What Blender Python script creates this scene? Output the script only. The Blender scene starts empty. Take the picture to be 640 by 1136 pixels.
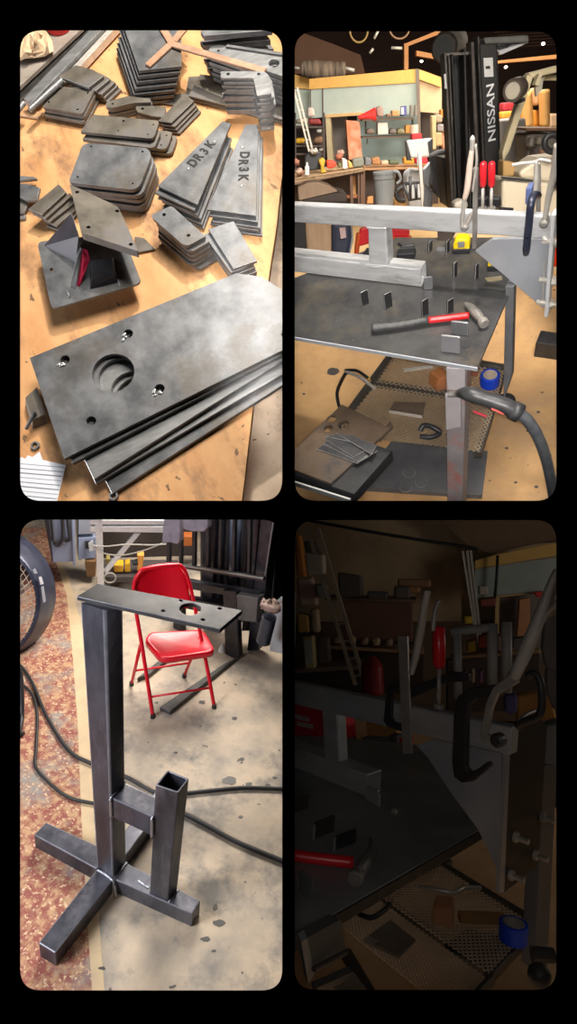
import bpy, bmesh, math, random
from mathutils import Vector, Matrix
from mathutils.geometry import intersect_line_line
random.seed(7)
SC = bpy.context.scene
COL = SC.collection
FPX, CX, CY = 680.0, 320.0, 568.0
PITCH = math.radians(36)
cp, sp = math.cos(PITCH), math.sin(PITCH)
CAMH = 3.6
# camera axes: x right, y down, z forward  ->  world
C2W = Matrix(((1, 0, 0, 0), (0, -sp, cp, 0), (0, -cp, -sp, CAMH), (0, 0, 0, 1)))

cam_d = bpy.data.cameras.new('camera'); cam = bpy.data.objects.new('camera', cam_d); COL.objects.link(cam)
cam_d.sensor_fit = 'VERTICAL'; cam_d.sensor_height = 36.0; cam_d.lens = FPX / 1136.0 * 36.0
cam_d.clip_start = 0.02; cam_d.clip_end = 100
cam.matrix_world = C2W @ Matrix.Diagonal((1, -1, -1, 1))
SC.camera = cam
SC.view_settings.view_transform = 'Standard'; SC.view_settings.look = 'None'
SC.view_settings.gamma = 1; SC.view_settings.use_curve_mapping = False; SC.view_settings.exposure = 0
W = bpy.data.worlds.new('world'); SC.world = W; W.use_nodes = True
W.node_tree.nodes['Background'].inputs[0].default_value = (0.0, 0.0, 0.0, 1)


class Room:
    """One workshop view: its own upright frame (x, y on the floor or bench, z up) set in front of the camera."""
    def __init__(s, R, t, scale=1.0, dz=0.0):
        Rm = Matrix(R)
        tt = Vector(t) * scale + Rm @ Vector((0, 0, dz))
        s.M = Matrix.Translation(tt) @ Rm.to_4x4()
        s.inv = s.M.inverted()
        s.o = s.inv @ Vector((0, 0, 0))
        s.W = C2W @ s.M
    def ray(s, u, v):
        return s.inv.to_3x3() @ Vector(((u - CX) / FPX, (v - CY) / FPX, 1.0))
    def z(s, u, v, h=0.0):
        d = s.ray(u, v); return s.o + d * ((h - s.o.z) / d.z)
    def pl(s, u, v, n, p):
        d = s.ray(u, v); n = Vector(n); return s.o + d * (n.dot(Vector(p) - s.o) / n.dot(d))
    def dep(s, u, v, z):                       # point at a given distance in front of the eye
        return s.inv @ Vector(((u - CX) / FPX * z, (v - CY) / FPX * z, z))
    def proj(s, P):
        c = s.M @ Vector(P); return (c.x / c.z * FPX + CX, c.y / c.z * FPX + CY, c.z)
    def hgt(s, b, v, hi=3.0):                  # height over floor point b that shows at row v
        lo = 0.0; b = Vector(b)
        for k in range(1, 400):
            h = hi * k / 400
            c = s.M @ (b + Vector((0, 0, h)))
            if c.z < 0.05 or c.y / c.z * FPX + CY < v: return h
        return hi
    def camdir(s, d):
        return s.inv.to_3x3() @ Vector(d)
    def cam(s, p):
        return s.inv @ Vector(p)


# ------------------------------------------------------------------ materials
def nd(t, kind, **kw):
    n = t.nodes.new(kind)
    for k, v in kw.items(): setattr(n, k, v)
    return n
MATS = {}
def mat(name, c1, c2=None, rough=0.5, metal=0.0, scale=8.0, detail=5.0, c3=None, bump=0.0, spots=None, spec=0.5, emit=None, alpha=None, s2=None, stretch=None, lo=.35, hi=.68):
    if name in MATS: return MATS[name]
    m = bpy.data.materials.new(name); m.use_nodes = True; t = m.node_tree
    b = t.nodes['Principled BSDF']
    b.inputs['Base Color'].default_value = (*c1, 1); b.inputs['Roughness'].default_value = rough; b.inputs['Metallic'].default_value = metal
    b.inputs['Specular IOR Level'].default_value = spec
    if c2:
        tc = nd(t, 'ShaderNodeTexCoord'); mp = nd(t, 'ShaderNodeMapping'); t.links.new(tc.outputs['Object'], mp.inputs[0])
        if stretch: mp.inputs['Scale'].default_value = stretch
        n = nd(t, 'ShaderNodeTexNoise'); n.inputs['Scale'].default_value = scale; n.inputs['Detail'].default_value = detail; n.inputs['Roughness'].default_value = .62
        t.links.new(mp.outputs[0], n.inputs['Vector'])
        r = nd(t, 'ShaderNodeValToRGB'); r.color_ramp.elements[0].position = lo; r.color_ramp.elements[1].position = hi
        r.color_ramp.elements[0].color = (*c1, 1); r.color_ramp.elements[1].color = (*c2, 1)
        t.links.new(n.outputs['Fac'], r.inputs[0]); out = r.outputs[0]
        if c3:
            n2 = nd(t, 'ShaderNodeTexNoise'); n2.inputs['Scale'].default_value = s2 or scale * .37; n2.inputs['Detail'].default_value = 6; n2.inputs['Roughness'].default_value = .7
            t.links.new(mp.outputs[0], n2.inputs['Vector'])
            r2 = nd(t, 'ShaderNodeValToRGB'); r2.color_ramp.elements[0].position = .5; r2.color_ramp.elements[1].position = .66
            t.links.new(n2.outputs['Fac'], r2.inputs[0])
            mx = nd(t, 'ShaderNodeMix', data_type='RGBA'); t.links.new(r2.outputs[0], mx.inputs[0]); t.links.new(out, mx.inputs[6]); mx.inputs[7].default_value = (*c3, 1); out = mx.outputs[2]
        if spots:
            n3 = nd(t, 'ShaderNodeTexNoise'); n3.inputs['Scale'].default_value = spots[1]; n3.inputs['Detail'].default_value = 3
            t.links.new(mp.outputs[0], n3.inputs['Vector'])
            r3 = nd(t, 'ShaderNodeValToRGB'); r3.color_ramp.elements[0].position = spots[2]; r3.color_ramp.elements[1].position = spots[2] + .03
            t.links.new(n3.outputs['Fac'], r3.inputs[0])
            mx = nd(t, 'ShaderNodeMix', data_type='RGBA'); t.links.new(r3.outputs[0], mx.inputs[0]); t.links.new(out, mx.inputs[6]); mx.inputs[7].default_value = (*spots[0], 1); out = mx.outputs[2]
        t.links.new(out, b.inputs['Base Color'])
        rr = nd(t, 'ShaderNodeMapRange'); rr.inputs['To Min'].default_value = max(0.02, rough - .12); rr.inputs['To Max'].default_value = min(1, rough + .15)
        t.links.new(n.outputs['Fac'], rr.inputs['Value']); t.links.new(rr.outputs[0], b.inputs['Roughness'])
        if bump:
            bp = nd(t, 'ShaderNodeBump'); bp.inputs['Strength'].default_value = bump; bp.inputs['Distance'].default_value = .01
            t.links.new(n.outputs['Fac'], bp.inputs['Height']); t.links.new(bp.outputs[0], b.inputs['Normal'])
    if emit:
        b.inputs['Emission Color'].default_value = (*emit[0], 1); b.inputs['Emission Strength'].default_value = emit[1]
    if alpha is not None:
        b.inputs['Alpha'].default_value = alpha
    MATS[name] = m
    return m


# ------------------------------------------------------------------ objects
def bpoint(bm): 
    xs = [v.co for v in bm.verts]
    lo = Vector([min(c[i] for c in xs) for i in range(3)]); hi = Vector([max(c[i] for c in xs) for i in range(3)])
    return Vector(((lo.x + hi.x) / 2, (lo.y + hi.y) / 2, lo.z))
def tag(o, label=None, cat=None, group=None, kind=None):
    if label: o['label'] = label
    if cat: o['category'] = cat
    if group: o['group'] = group
    if kind: o['kind'] = kind
    return o
def thing(K, name, label, cat, base, group=None):
    o = bpy.data.objects.new(name, None); COL.objects.link(o); o.empty_display_size = .05
    o.matrix_world = K.W @ Matrix.Translation(Vector(base)); o['_b'] = list(base)
    return tag(o, label, cat, group)
def mk(K, name, bm, m, parent=None, label=None, cat=None, group=None, kind=None, smooth=False, bevel=0, seg=2, edge=None, sub=0):
    """link bm (vertices in the room's frame) as ONE mesh object; a child when parent is given"""
    base = Vector(parent['_b']) if parent else bpoint(bm)
    bmesh.ops.remove_doubles(bm, verts=bm.verts, dist=1e-6)
    bmesh.ops.recalc_face_normals(bm, faces=bm.faces)
    bmesh.ops.translate(bm, verts=bm.verts, vec=-base)
    me = bpy.data.meshes.new(name); bm.to_mesh(me); bm.free()
    for mm in (m if isinstance(m, (list, tuple)) else [m]): me.materials.append(mm)
    o = bpy.data.objects.new(name, me); COL.objects.link(o)
    if smooth:
        for p in me.polygons: p.use_smooth = True
    if bevel:
        b = o.modifiers.new('bevel', 'BEVEL'); b.width = bevel; b.segments = seg; b.limit_method = 'ANGLE'; b.angle_limit = math.radians(40)
        if edge: me.materials.append(edge); b.material = len(me.materials) - 1
    if sub:
        b = o.modifiers.new('sub', 'SUBSURF'); b.levels = sub; b.render_levels = sub
    if parent: o.parent = parent
    else: o.matrix_world = K.W @ Matrix.Translation(base)
    o['_b'] = list(base)
    return tag(o, label, cat, group, kind)
def kids(o): return [c for c in bpy.data.objects if c.parent == o]
def copy_tree(K, o, delta=(0, 0, 0), rotz=0.0, label=None, pivot=None, children=None):
    """copy a thing and each of its parts; delta in the room's frame, turned about its own base (or pivot)"""
    c = o.copy(); COL.objects.link(c)
    b = Vector(pivot) if pivot is not None else Vector(o['_b'])
    L = K.W.inverted() @ o.matrix_world
    c.matrix_world = K.W @ Matrix.Translation(Vector(delta)) @ Matrix.Translation(b) @ Matrix.Rotation(rotz, 4, 'Z') @ Matrix.Translation(-b) @ L
    c['_b'] = list(Vector(o['_b']) + Vector(delta))
    if label: c['label'] = label
    for ch in (o.children if children is None else children):
        d = ch.copy(); COL.objects.link(d); d.parent = c
        for g in ch.children:
            e = g.copy(); COL.objects.link(e); e.parent = d
    return c

# ------------------------------------------------------------------ shapes (all add to a bmesh)
def NB(): return bmesh.new()
def hexa(bm, b4, t4):
    """box from four bottom and four top corners (same order)"""
    v = [bm.verts.new(p) for p in b4] + [bm.verts.new(p) for p in t4]
    n = len(b4)
    bm.faces.new(v[:n][::-1]); bm.faces.new(v[n:])
    for i in range(n): bm.faces.new((v[i], v[(i + 1) % n], v[n + (i + 1) % n], v[n + i]))
    return bm
def prism(bm, poly, vec):
    vec = Vector(vec); return hexa(bm, [Vector(p) + vec for p in poly], [Vector(p) for p in poly])
def box(bm, lo, hi, M=None):
    x0, y0, z0 = lo; x1, y1, z1 = hi
    b = [Vector(p) for p in ((x0, y0, z0), (x1, y0, z0), (x1, y1, z0), (x0, y1, z0))]
    t = [Vector((p.x, p.y, z1)) for p in b]
    if M: b = [M @ p for p in b]; t = [M @ p for p in t]
    return hexa(bm, b, t)
def frame_of(a, b, up=(0, 0, 1)):
    d = (Vector(b) - Vector(a)).normalized(); up = Vector(up)
    if abs(d.dot(up)) > .98: up = Vector((1, 0, 0)) if abs(d.x) < .9 else Vector((0, 1, 0))
    s = d.cross(up).normalized(); u = s.cross(d).normalized()
    return d, s, u
def bar(bm, a, b, w, h, up=(0, 0, 1)):
    a = Vector(a); b = Vector(b); d, s, u = frame_of(a, b, up)
    q = [s * (-w / 2) + u * (-h / 2), s * (w / 2) + u * (-h / 2), s * (w / 2) + u * (h / 2), s * (-w / 2) + u * (h / 2)]
    return hexa(bm, [a + p for p in q], [b + p for p in q])
def boxtube(bm, a, b, w, h, wall, up=(0, 0, 1)):
    """hollow rectangular tube, open ends"""
    a = Vector(a); b = Vector(b); d, s, u = frame_of(a, b, up)
    rings = []
    for e in (a, b):
        for k in (0, wall):
            rings.append([bm.verts.new(e + s * sx * (w / 2 - k) + u * sy * (h / 2 - k)) for sx, sy in ((-1, -1), (1, -1), (1, 1), (-1, 1))])
    ao, ai, bo, bi = rings
    for i in range(4):
        j = (i + 1) % 4
        bm.faces.new((ao[i], ao[j], bo[j], bo[i])); bm.faces.new((ai[j], ai[i], bi[i], bi[j]))
        bm.faces.new((ao[j], ao[i], ai[i], ai[j])); bm.faces.new((bo[i], bo[j], bi[j], bi[i]))
    return bm
def ring_pts(c, r, s, u, n): return [Vector(c) + s * (r * math.cos(2 * math.pi * i / n)) + u * (r * math.sin(2 * math.pi * i / n)) for i in range(n)]
def cyl(bm, a, b, r, r2=None, n=20, caps=True):
    a = Vector(a); b = Vector(b); d, s, u = frame_of(a, b); r2 = r if r2 is None else r2
    A = [bm.verts.new(p) for p in ring_pts(a, r, s, u, n)]; B = [bm.verts.new(p) for p in ring_pts(b, r2, s, u, n)]
    for i in range(n): bm.faces.new((A[i], A[(i + 1) % n], B[(i + 1) % n], B[i]))
    if caps: bm.faces.new(A[::-1]); bm.faces.new(B)
    return bm
def lathe(bm, a, axis, prof, n=28, ref=(0, 0, 1)):
    """prof: (distance along axis, radius)"""
    a = Vector(a); d = Vector(axis).normalized(); _, s, u = frame_of(a, a + d, ref); prev = None
    for k, (x, r) in enumerate(prof):
        R = [bm.verts.new(p) for p in ring_pts(a + d * x, max(r, 1e-5), s, u, n)]
        if prev:
            for i in range(n): bm.faces.new((prev[i], prev[(i + 1) % n], R[(i + 1) % n], R[i]))
        else: bm.faces.new(R[::-1])
        prev = R
    bm.faces.new(prev)
    return bm
def smooth_path(pts, k=6):
    P = [Vector(p) for p in pts]; out = []
    for i in range(len(P) - 1):
        p0 = P[max(i - 1, 0)]; p1 = P[i]; p2 = P[i + 1]; p3 = P[min(i + 2, len(P) - 1)]
        for j in range(k):
            t = j / k
            out.append(.5 * ((2 * p1) + (p2 - p0) * t + (2 * p0 - 5 * p1 + 4 * p2 - p3) * t * t + (3 * p1 - p0 - 3 * p2 + p3) * t ** 3))
    out.append(P[-1]); return out
def tube(bm, pts, r, n=10, k=6, radii=None, closed=False, caps=True):
    P = smooth_path(pts, k) if k > 1 else [Vector(p) for p in pts]
    m = len(P); prev = None; first = None; u = None
    for i, p in enumerate(P):
        if closed: d = (P[(i + 1) % m] - P[i - 1]).normalized()
        else: d = (P[min(i + 1, m - 1)] - P[max(i - 1, 0)]).normalized()
        if u is None: _, s, u = frame_of(p, p + d)
        else:
            u = (u - d * u.dot(d))
            u = u.normalized() if u.length > 1e-6 else frame_of(p, p + d)[2]
            s = d.cross(u).normalized()
        rr = r
        if radii:
            f = i / (m - 1) * (len(radii) - 1); a = min(int(f), len(radii) - 2); rr = radii[a] + (radii[a + 1] - radii[a]) * (f - a)
        R = [bm.verts.new(q) for q in ring_pts(p, rr, s, u, n)]
        if prev:
            for j in range(n): bm.faces.new((prev[j], prev[(j + 1) % n], R[(j + 1) % n], R[j]))
        else: first = R
        prev = R
    if closed:
        for j in range(n): bm.faces.new((prev[j], prev[(j + 1) % n], first[(j + 1) % n], first[j]))
    elif caps: bm.faces.new(first[::-1]); bm.faces.new(prev)
    return bm
def sphere(bm, c, r, M=None, u=18, v=12):
    M2 = Matrix.Translation(Vector(c)) @ (M or Matrix.Identity(4)) @ Matrix.Diagonal((*(r if isinstance(r, (tuple, list)) else (r, r, r)), 1))
    bmesh.ops.create_uvsphere(bm, u_segments=u, v_segments=v, radius=1, matrix=M2); return bm
def rounded(poly, r, seg=5):
    """round the corners of a planar 3-D polygon; r may be a list"""
    out = []; n = len(poly); P = [Vector(p) for p in poly]
    for i in range(n):
        ri = r[i] if isinstance(r, (list, tuple)) else r
        p = P[i]; a = P[i - 1] - p; b = P[(i + 1) % n] - p
        if ri <= 0: out.append(p); continue
        ri = min(ri, .48 * a.length, .48 * b.length)
        s = p + a.normalized() * ri; e = p + b.normalized() * ri
        for k in range(seg + 1):
            t = k / seg; out.append(s * (1 - t) ** 2 + p * 2 * t * (1 - t) + e * t * t)
    return out
def slab(bm, poly, thick, holes=(), up=None):
    """plate: outline poly (top face), holes [(centre, radius) or list of points], thickness below"""
    P = [Vector(p) for p in poly]
    n = Vector((0, 0, 0))
    for i in range(len(P)): n += P[i].cross(P[(i + 1) % len(P)]) if False else (P[i] - P[0]).cross(P[(i + 1) % len(P)] - P[0])
    n.normalize()
    if up is not None and n.dot(Vector(up)) < 0: P.reverse(); n = -n
    if up is None and n.z < 0: P.reverse(); n = -n
    _, s, u = frame_of(P[0], P[0] + n)
    loops = [P]
    for h in holes:
        if isinstance(h, tuple) and not isinstance(h[1], Vector): loops.append(ring_pts(h[0], h[1], s, u, 28 if h[1] > .012 else 16))
        else: loops.append([Vector(q) for q in h])
    es = []; VL = []
    for L in loops:
        v = [bm.verts.new(p) for p in L]; VL.append(v)
        for i in range(len(v)): es.append(bm.edges.new((v[i], v[(i + 1) % len(v)])))
    if len(loops) == 1: faces = [bm.faces.new(VL[0])]
    else: faces = [g for g in bmesh.ops.triangle_fill(bm, edges=es, use_beauty=True, use_dissolve=False, normal=n)['geom'] if isinstance(g, bmesh.types.BMFace)]
    mp = {}
    for L in VL:
        for v in L: mp[v] = bm.verts.new(v.co - n * thick)
    for f in faces: bm.faces.new([mp[v] for v in reversed(f.verts)])
    for L in VL:
        for i in range(len(L)):
            a, b = L[i], L[(i + 1) % len(L)]
            bm.faces.new((a, b, mp[b], mp[a]))
    return bm
def textmesh(s, size, depth=.0006, bold=0):
    c = bpy.data.curves.new('t', 'FONT'); c.body = s; c.size = size; c.extrude = depth; c.offset = bold; c.align_x = 'CENTER'; c.align_y = 'CENTER'
    o = bpy.data.objects.new('t', c); COL.objects.link(o)
    dg = bpy.context.evaluated_depsgraph_get(); dg.update()
    me = bpy.data.meshes.new_from_object(o.evaluated_get(dg))
    bpy.data.objects.remove(o); bpy.data.curves.remove(c)
    return me
def text(bm, s, size, pos, xdir, ydir, depth=.0006, bold=0, sx=1.0):
    me = textmesh(s, size, depth, bold)
    x = Vector(xdir).normalized(); y = Vector(ydir); y = (y - x * y.dot(x)).normalized(); z = x.cross(y)
    M = Matrix(((x.x * sx, y.x, z.x, pos[0]), (x.y * sx, y.y, z.y, pos[1]), (x.z * sx, y.z, z.z, pos[2]), (0, 0, 0, 1)))
    me.transform(M); bm.from_mesh(me); bpy.data.meshes.remove(me); return bm
def cut(bm, K, planes):
    """trim to the room's side of planes given in the camera frame: (point, outward normal)"""
    for p, n in planes:
        bmesh.ops.bisect_plane(bm, geom=bm.verts[:] + bm.edges[:] + bm.faces[:], plane_co=K.cam(p), plane_no=K.camdir(n), clear_outer=True)
    return bm
def ordinal(i): return ['topmost', 'second', 'third', 'fourth', 'fifth', 'sixth', 'seventh', 'eighth', 'ninth', 'tenth', 'eleventh', 'twelfth', 'thirteenth', 'fourteenth'][i]
def area(name, K_or_none, campos, target, size, power, color=(1, 1, 1), size_y=None, spread=None):
    L = bpy.data.lights.new(name, 'AREA'); L.energy = power; L.color = color; L.size = size
    if size_y: L.shape = 'RECTANGLE'; L.size_y = size_y
    if spread: L.spread = spread
    o = bpy.data.objects.new(name, L); COL.objects.link(o)
    p = C2W @ Vector(campos); q = C2W @ Vector(target)
    o.matrix_world = Matrix.Translation(p) @ (q - p).to_track_quat('-Z', 'Y').to_matrix().to_4x4()
    return o
def spot(name, campos, target, power, angle, radius=.05, color=(1, 1, 1), blend=.3):
    L = bpy.data.lights.new(name, 'SPOT'); L.energy = power; L.color = color; L.spot_size = math.radians(angle); L.shadow_soft_size = radius; L.spot_blend = blend
    o = bpy.data.objects.new(name, L); COL.objects.link(o)
    p = C2W @ Vector(campos); q = C2W @ Vector(target)
    o.matrix_world = Matrix.Translation(p) @ (q - p).to_track_quat('-Z', 'Y').to_matrix().to_4x4()
    return o

TL = Room([[0.90609, -0.422, -0.03035], [-0.41357, -0.86829, -0.2739], [0.08924, 0.26073, -0.96128]], [-0.46831, -0.3183, 1.28566], 1, -.065)
TL = Room([[0.90609, -0.422, -0.03035], [-0.41357, -0.86829, -0.2739], [0.08924, 0.26073, -0.96128]], [-0.46831, -0.3183, 1.28566], 1, -.065)
TR = Room([[0.86903, 0.44622, -0.2137], [0.26827, -0.78792, -0.55427], [-0.41571, 0.42435, -0.80443]], [0.50086, -0.37816, 1.64208])
BL = Room([[0.92074, 0.377, 0.10057], [0.23996, -0.34386, -0.90784], [-0.30768, 0.86002, -0.40707]], [-8.61418, 17.64383, 29.67561], .1)
BR = Room([[0.71261, 0.69849, 0.0656], [-0.00019, 0.0937, -0.9956], [-0.70156, 0.70946, 0.0669]], [-0.08734, 0.99787, 1.36])
CENTRE = Room([[1, 0, 0], [0, 1, 0], [0, 0, 1]], [0, 0, 0])
E = 0.007
ML = ((-E, 0, 0), (1, 0, 0)); MR = ((E, 0, 0), (-1, 0, 0)); MU = ((0, -E, 0), (0, 1, 0)); MD = ((0, E, 0), (0, -1, 0))

# ------------------------------------------------------------------ black wall with four rounded openings, unseen wall and slab added against light spill
BLACK = mat('matt_black_paint', (0, 0, 0), rough=1, spec=0)
DW = .6
def front_wall():
    bm = NB(); k = DW / FPX
    def P(u, v): return Vector(((u - CX) * k, (v - CY) * k, DW))
    outer = [P(-420, -40), P(1060, -40), P(1060, 1176), P(-420, 1176)]
    holes = []
    for (x0, y0, x1, y1) in ((19.5, 28.5, 313, 555.5), (327, 29.5, 620, 555.5), (19.5, 576.5, 313, 1104), (327, 577, 620, 1103.5)):
        holes.append(rounded([P(x0, y0), P(x1, y0), P(x1, y1), P(x0, y1)], 24 * k, 8))
    slab(bm, outer, .006, holes, up=(0, 0, -1))
    mk(CENTRE, 'wall_front', bm, BLACK, kind='structure', label='matt black wall with four rounded openings')
    bm = NB()
    prism(bm, [(-.004, -.56, .62), (-.004, .56, .62), (-.004, 8, 9.5), (-.004, -8, 9.5)], (.008, 0, 0))
    mk(CENTRE, 'wall_light_baffle', bm, BLACK, kind='structure', label='unseen black wall added to stop light crossing between the left and right rooms')  # added baffle, keeps each side's lamps out of the other
    bm = NB()
    prism(bm, [(.006, -.004, .62), (.4, -.004, .62), (5.5, -.004, 9.5), (.006, -.004, 9.5)], (0, .008, 0))
    mk(CENTRE, 'slab_light_baffle', bm, BLACK, kind='structure', label='unseen black slab added to stop light crossing between the upper and lower right rooms')  # added baffle, keeps upper room light out of the dark room
front_wall()
# ================================================================== upper left room: plywood bench covered in cut steel plate
K = TL
STEEL = mat('mill_scale_steel', (.09, .093, .10), (.235, .24, .25), rough=.42, metal=.25, scale=14, c3=(.12, .105, .09), bump=.05, s2=5)
STEELW = mat('brown_tinted_steel', (.095, .083, .068), (.20, .175, .14), rough=.52, metal=.2, scale=16, c3=(.16, .15, .15), bump=.05)
CUTE = mat('cut_edge_steel', (.36, .36, .36), (.46, .45, .44), rough=.35, metal=.5, scale=40)
STEELL = mat('pale_ground_steel', (.20, .205, .21), (.31, .31, .31), rough=.42, metal=.35, scale=18, c3=(.2, .2, .2), stretch=(1, 5, 1))
RUST = mat('rusty_flat_bar', (.36, .19, .11), (.5, .3, .2), rough=.7, scale=18, c3=(.28, .17, .11))
PLY = mat('oiled_plywood', (.62, .30, .115), (.74, .42, .19), rough=.6, scale=9, c3=(.30, .155, .075), s2=5.2, spots=((.2, .11, .055), 34, .68), bump=.06, stretch=(1.6, .8, 1))
CONC = mat('dusty_concrete', (.55, .42, .30), (.72, .58, .44), rough=.8, scale=10, c3=(.32, .25, .19), s2=6, spots=((.2, .16, .13), 50, .68), bump=.1)
DARKHOLE = mat('burnt_black', (.012, .011, .01), rough=.7)
BRIGHT = mat('bare_bright_steel', (.62, .62, .6), (.75, .75, .73), rough=.3, metal=.8, scale=30)

# bench top: its edge on the right runs down to the concrete floor
bm = NB()
ed = [K.z(316, 165), K.z(307, 250), K.z(297, 315), K.z(283, 430), K.z(268, 560)]
slab(bm, [K.z(-60, 640), K.z(-60, -20), K.z(330, -20), K.z(318, 120)] + ed + [K.z(262, 640)], .022)
cut(bm, K, [ML, MU])
bench = mk(K, 'plywood_workbench', bm, PLY, label='orange oil-stained plywood workbench under the steel plates', cat='bench', bevel=.001)
bm = NB()
slab(bm, [K.z(200, 640, -.14), K.z(200, 0, -.14), K.z(420, 0, -.14), K.z(420, 640, -.14)], .05)
cut(bm, K, [ML, MU])
mk(K, 'floor_bench_room', bm, CONC, kind='structure')

def plate(name, px, h, th, label, group=None, rnd=0, holes=(), m=None, bev=.0007, cat='steel plate'):
    bm = NB(); P = [K.z(u, v, h) for u, v in px]
    if rnd: P = rounded(P, rnd)
    slab(bm, P, th, [(K.z(u, v, h), r) for u, v, r in holes]); cut(bm, K, [ML, MU])
    return mk(K, name, bm, m or STEEL, label=label, cat=cat, group=group, bevel=bev, seg=1, edge=CUTE)
def stack(name, px, h, n, where, group, rnd=0, holes=(), m=None, th=None, offs=None, jit=.003, rot=.01, ms=None, noun='plate', base=0.0005, rest=None):
    """n plates one upon another; px outlines the topmost in the photograph"""
    pitch = (h - base) / n; th = th or pitch * .82
    o = plate(name, px, h, th, 'topmost ' + noun + ' of ' + where, group, rnd, holes, m, cat='steel plate')
    src = o
    if rest:
        src = plate(name, rest, h - pitch, th, 'second ' + noun + ' down in ' + where, group, rnd, holes, m)
    for i in range(2 if rest else 1, n):
        if offs: dx, dy, rz = offs[(i - 1) % len(offs)] if len(offs) >= n - 1 else offs[min(i - 1, len(offs) - 1)]
        else: dx, dy, rz = random.uniform(-jit, jit), random.uniform(-jit, jit), random.uniform(-rot, rot)
        dz = -(i - (1 if rest else 0)) * pitch
        lab = ('bottom ' if i == n - 1 else ordinal(i) + ' ') + noun + (' of ' if i == n - 1 else ' down in ') + where
        c = copy_tree(K, src, (dx, dy, dz), rz, lab)
    return o

# main stack: five drilled base plates with a big round hole
H = .065
main_px = [(33, 397), (262, 303), (290, 307), (330, 332), (330, 380), (71, 509)]
hs = [(72, 399, .0105), (142, 370, .0105), (177, 431, .0105), (101, 467, .0105), (125.5, 413.5, .0445), (316, 371, .008)]
top = plate('base_plate', main_px, H, .0115, 'large drilled steel plate with round hole, topmost of the front stack', 'drilled base plates in the front stack', holes=hs, bev=.001)
dx = K.z(100, 528, 0) - K.z(71, 509, 0)
mo = [(.036, .003, .012), (.052, -.013, .012), (.072, -.004, -.026), (.078, -.016, -.036)]
pv = K.z(71, 509, H)
ux = K.z(313, 386, H) - pv
for i, (cu, cv, rv) in enumerate(((80, 514, 391), (104, 532, 398), (106, 537, 413), (124, 548, 425))):       # each lower plate lies shifted and slightly turned
    hz = H - .0128 * (i + 1); a = K.z(cu, cv, hz); b = K.z(313, rv, hz) - a; rz = math.atan2(b.y, b.x) - math.atan2(ux.y, ux.x)
    Rz = Matrix.Rotation(rz, 3, 'Z'); f = lambda u, v: Rz @ (K.z(u, v, H) - pv) + a
    bm = NB(); slab(bm, [f(u, v) for u, v in main_px], .0115, [(f(u, v), r) for u, v, r in hs]); cut(bm, K, [ML, MU])
    mk(K, 'base_plate', bm, STEELL if i in (1, 2) else STEEL, label=['second', 'third', 'fourth', 'bottom'][i] + ' large drilled plate down in the front stack, shifted to the right', cat='steel plate', group='drilled base plates in the front stack', bevel=.001, seg=1, edge=CUTE)
# slag bead on each burnt hole: parts of the top plate
for (u, v) in ((69, 402), (139, 373), (174, 434)):
    bm = NB(); p = K.z(u, v, H)
    for k in range(5): sphere(bm, p + Vector((random.uniform(-.009, .006), random.uniform(-.009, .006), .0012)), (.0045, .003, .0018), u=8, v=6)
    mk(K, 'slag_bead', bm, BRIGHT, parent=top, smooth=True, label='bright metal slag at a burnt hole')

# plates at the back left
stack('square_plate', [(58, 95), (105, 99), (91, 126), (46, 118)], .036, 4, 'the square drilled plates beside the thin rod', 'square drilled plates by the rod', rnd=.006, holes=[(66, 98, .003), (97, 103, .003), (54, 113, .003), (86, 121, .003)], jit=.005, rot=.03, m=STEELW)
stack('cleat_plate', [(84, 72), (103, 77), (115, 84), (98, 97), (65, 85)], .047, 5, 'the five-sided plates behind the square plates', 'five-sided plates behind the square plates', m=STEELW, offs=[(.012, -.006, .05), (.02, -.012, .08), (.024, -.014, .1), (.028, -.018, .12)])
# big rectangular stack, fanned to the left
stack('wide_plate', [(134, 20), (154, 78), (201, 73), (200, 20)], .085, 7, 'the wide plates fanned out to the left at the back', 'wide fanned plates at the back', offs=[(-.006, -.001, 0), (-.013, -.001, 0), (-.022, -.003, 0), (-.029, -.004, 0), (-.034, -.003, 0), (-.036, -.002, 0)], th=.0085)
# V of rusty flat bar lying on it
def vbar(pxs, w, h, name, label, parent=None):
    bm = NB(); P = [K.z(u, v, hh) for (u, v), hh in zip(pxs, h)]
    for a, b in zip(P, P[1:]): bar(bm, a, b, w, .005)
    return bm
t = thing(K, 'flat_bar_bracket', 'rust-coloured Y-shaped bracket of flat bar lying across the wide plates', 'flat bar frame', K.z(190, 50, .09))
for px, h in (([(164, 73), (190, 49)], (.0886, .0886)), ([(190, 49), (294, 79)], (.0888, .112)), ([(176, 24), (191, 49)], (.089, .089)), ([(198, 22), (206, 30), (193, 46)], (.0887, .0887, .0887))):
    mk(K, 'flat_bar', vbar(px, .017, h, '', ''), RUST, parent=t, bevel=.0006, seg=1)
# long plates at the back right corner
stack('long_bar', [(222, 34), (296, 25), (302, 33), (226, 39.5)], .125, 5, 'the long flat bars across the back right corner', 'long flat bars at the back right', m=STEEL, offs=[(-.004, .004, .0), (.004, .008, -.01), (0, .012, .0), (.005, .014, .01)], th=.013)
stack('hole_plate', [(235, 48), (312, 60), (330, 78), (312, 84), (231, 56)], .099, 6, 'the grey plates with an oval-looking round hole at the back right', 'plates with a round hole at the back right', holes=[(304, 70, .0125), (242, 56, .003)], m=STEELL, th=.009, base=.021, offs=[(.001, -.004, 0), (-.003, -.002, 0), (.002, -.006, 0), (-.002, -.003, 0), (0, -.005, 0)])
plate('narrow_bar', [(252, 49), (316, 58), (316, 61), (250, 51)], .1045, .005, 'narrow dark bar lying along the back of the round-hole plate')
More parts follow.
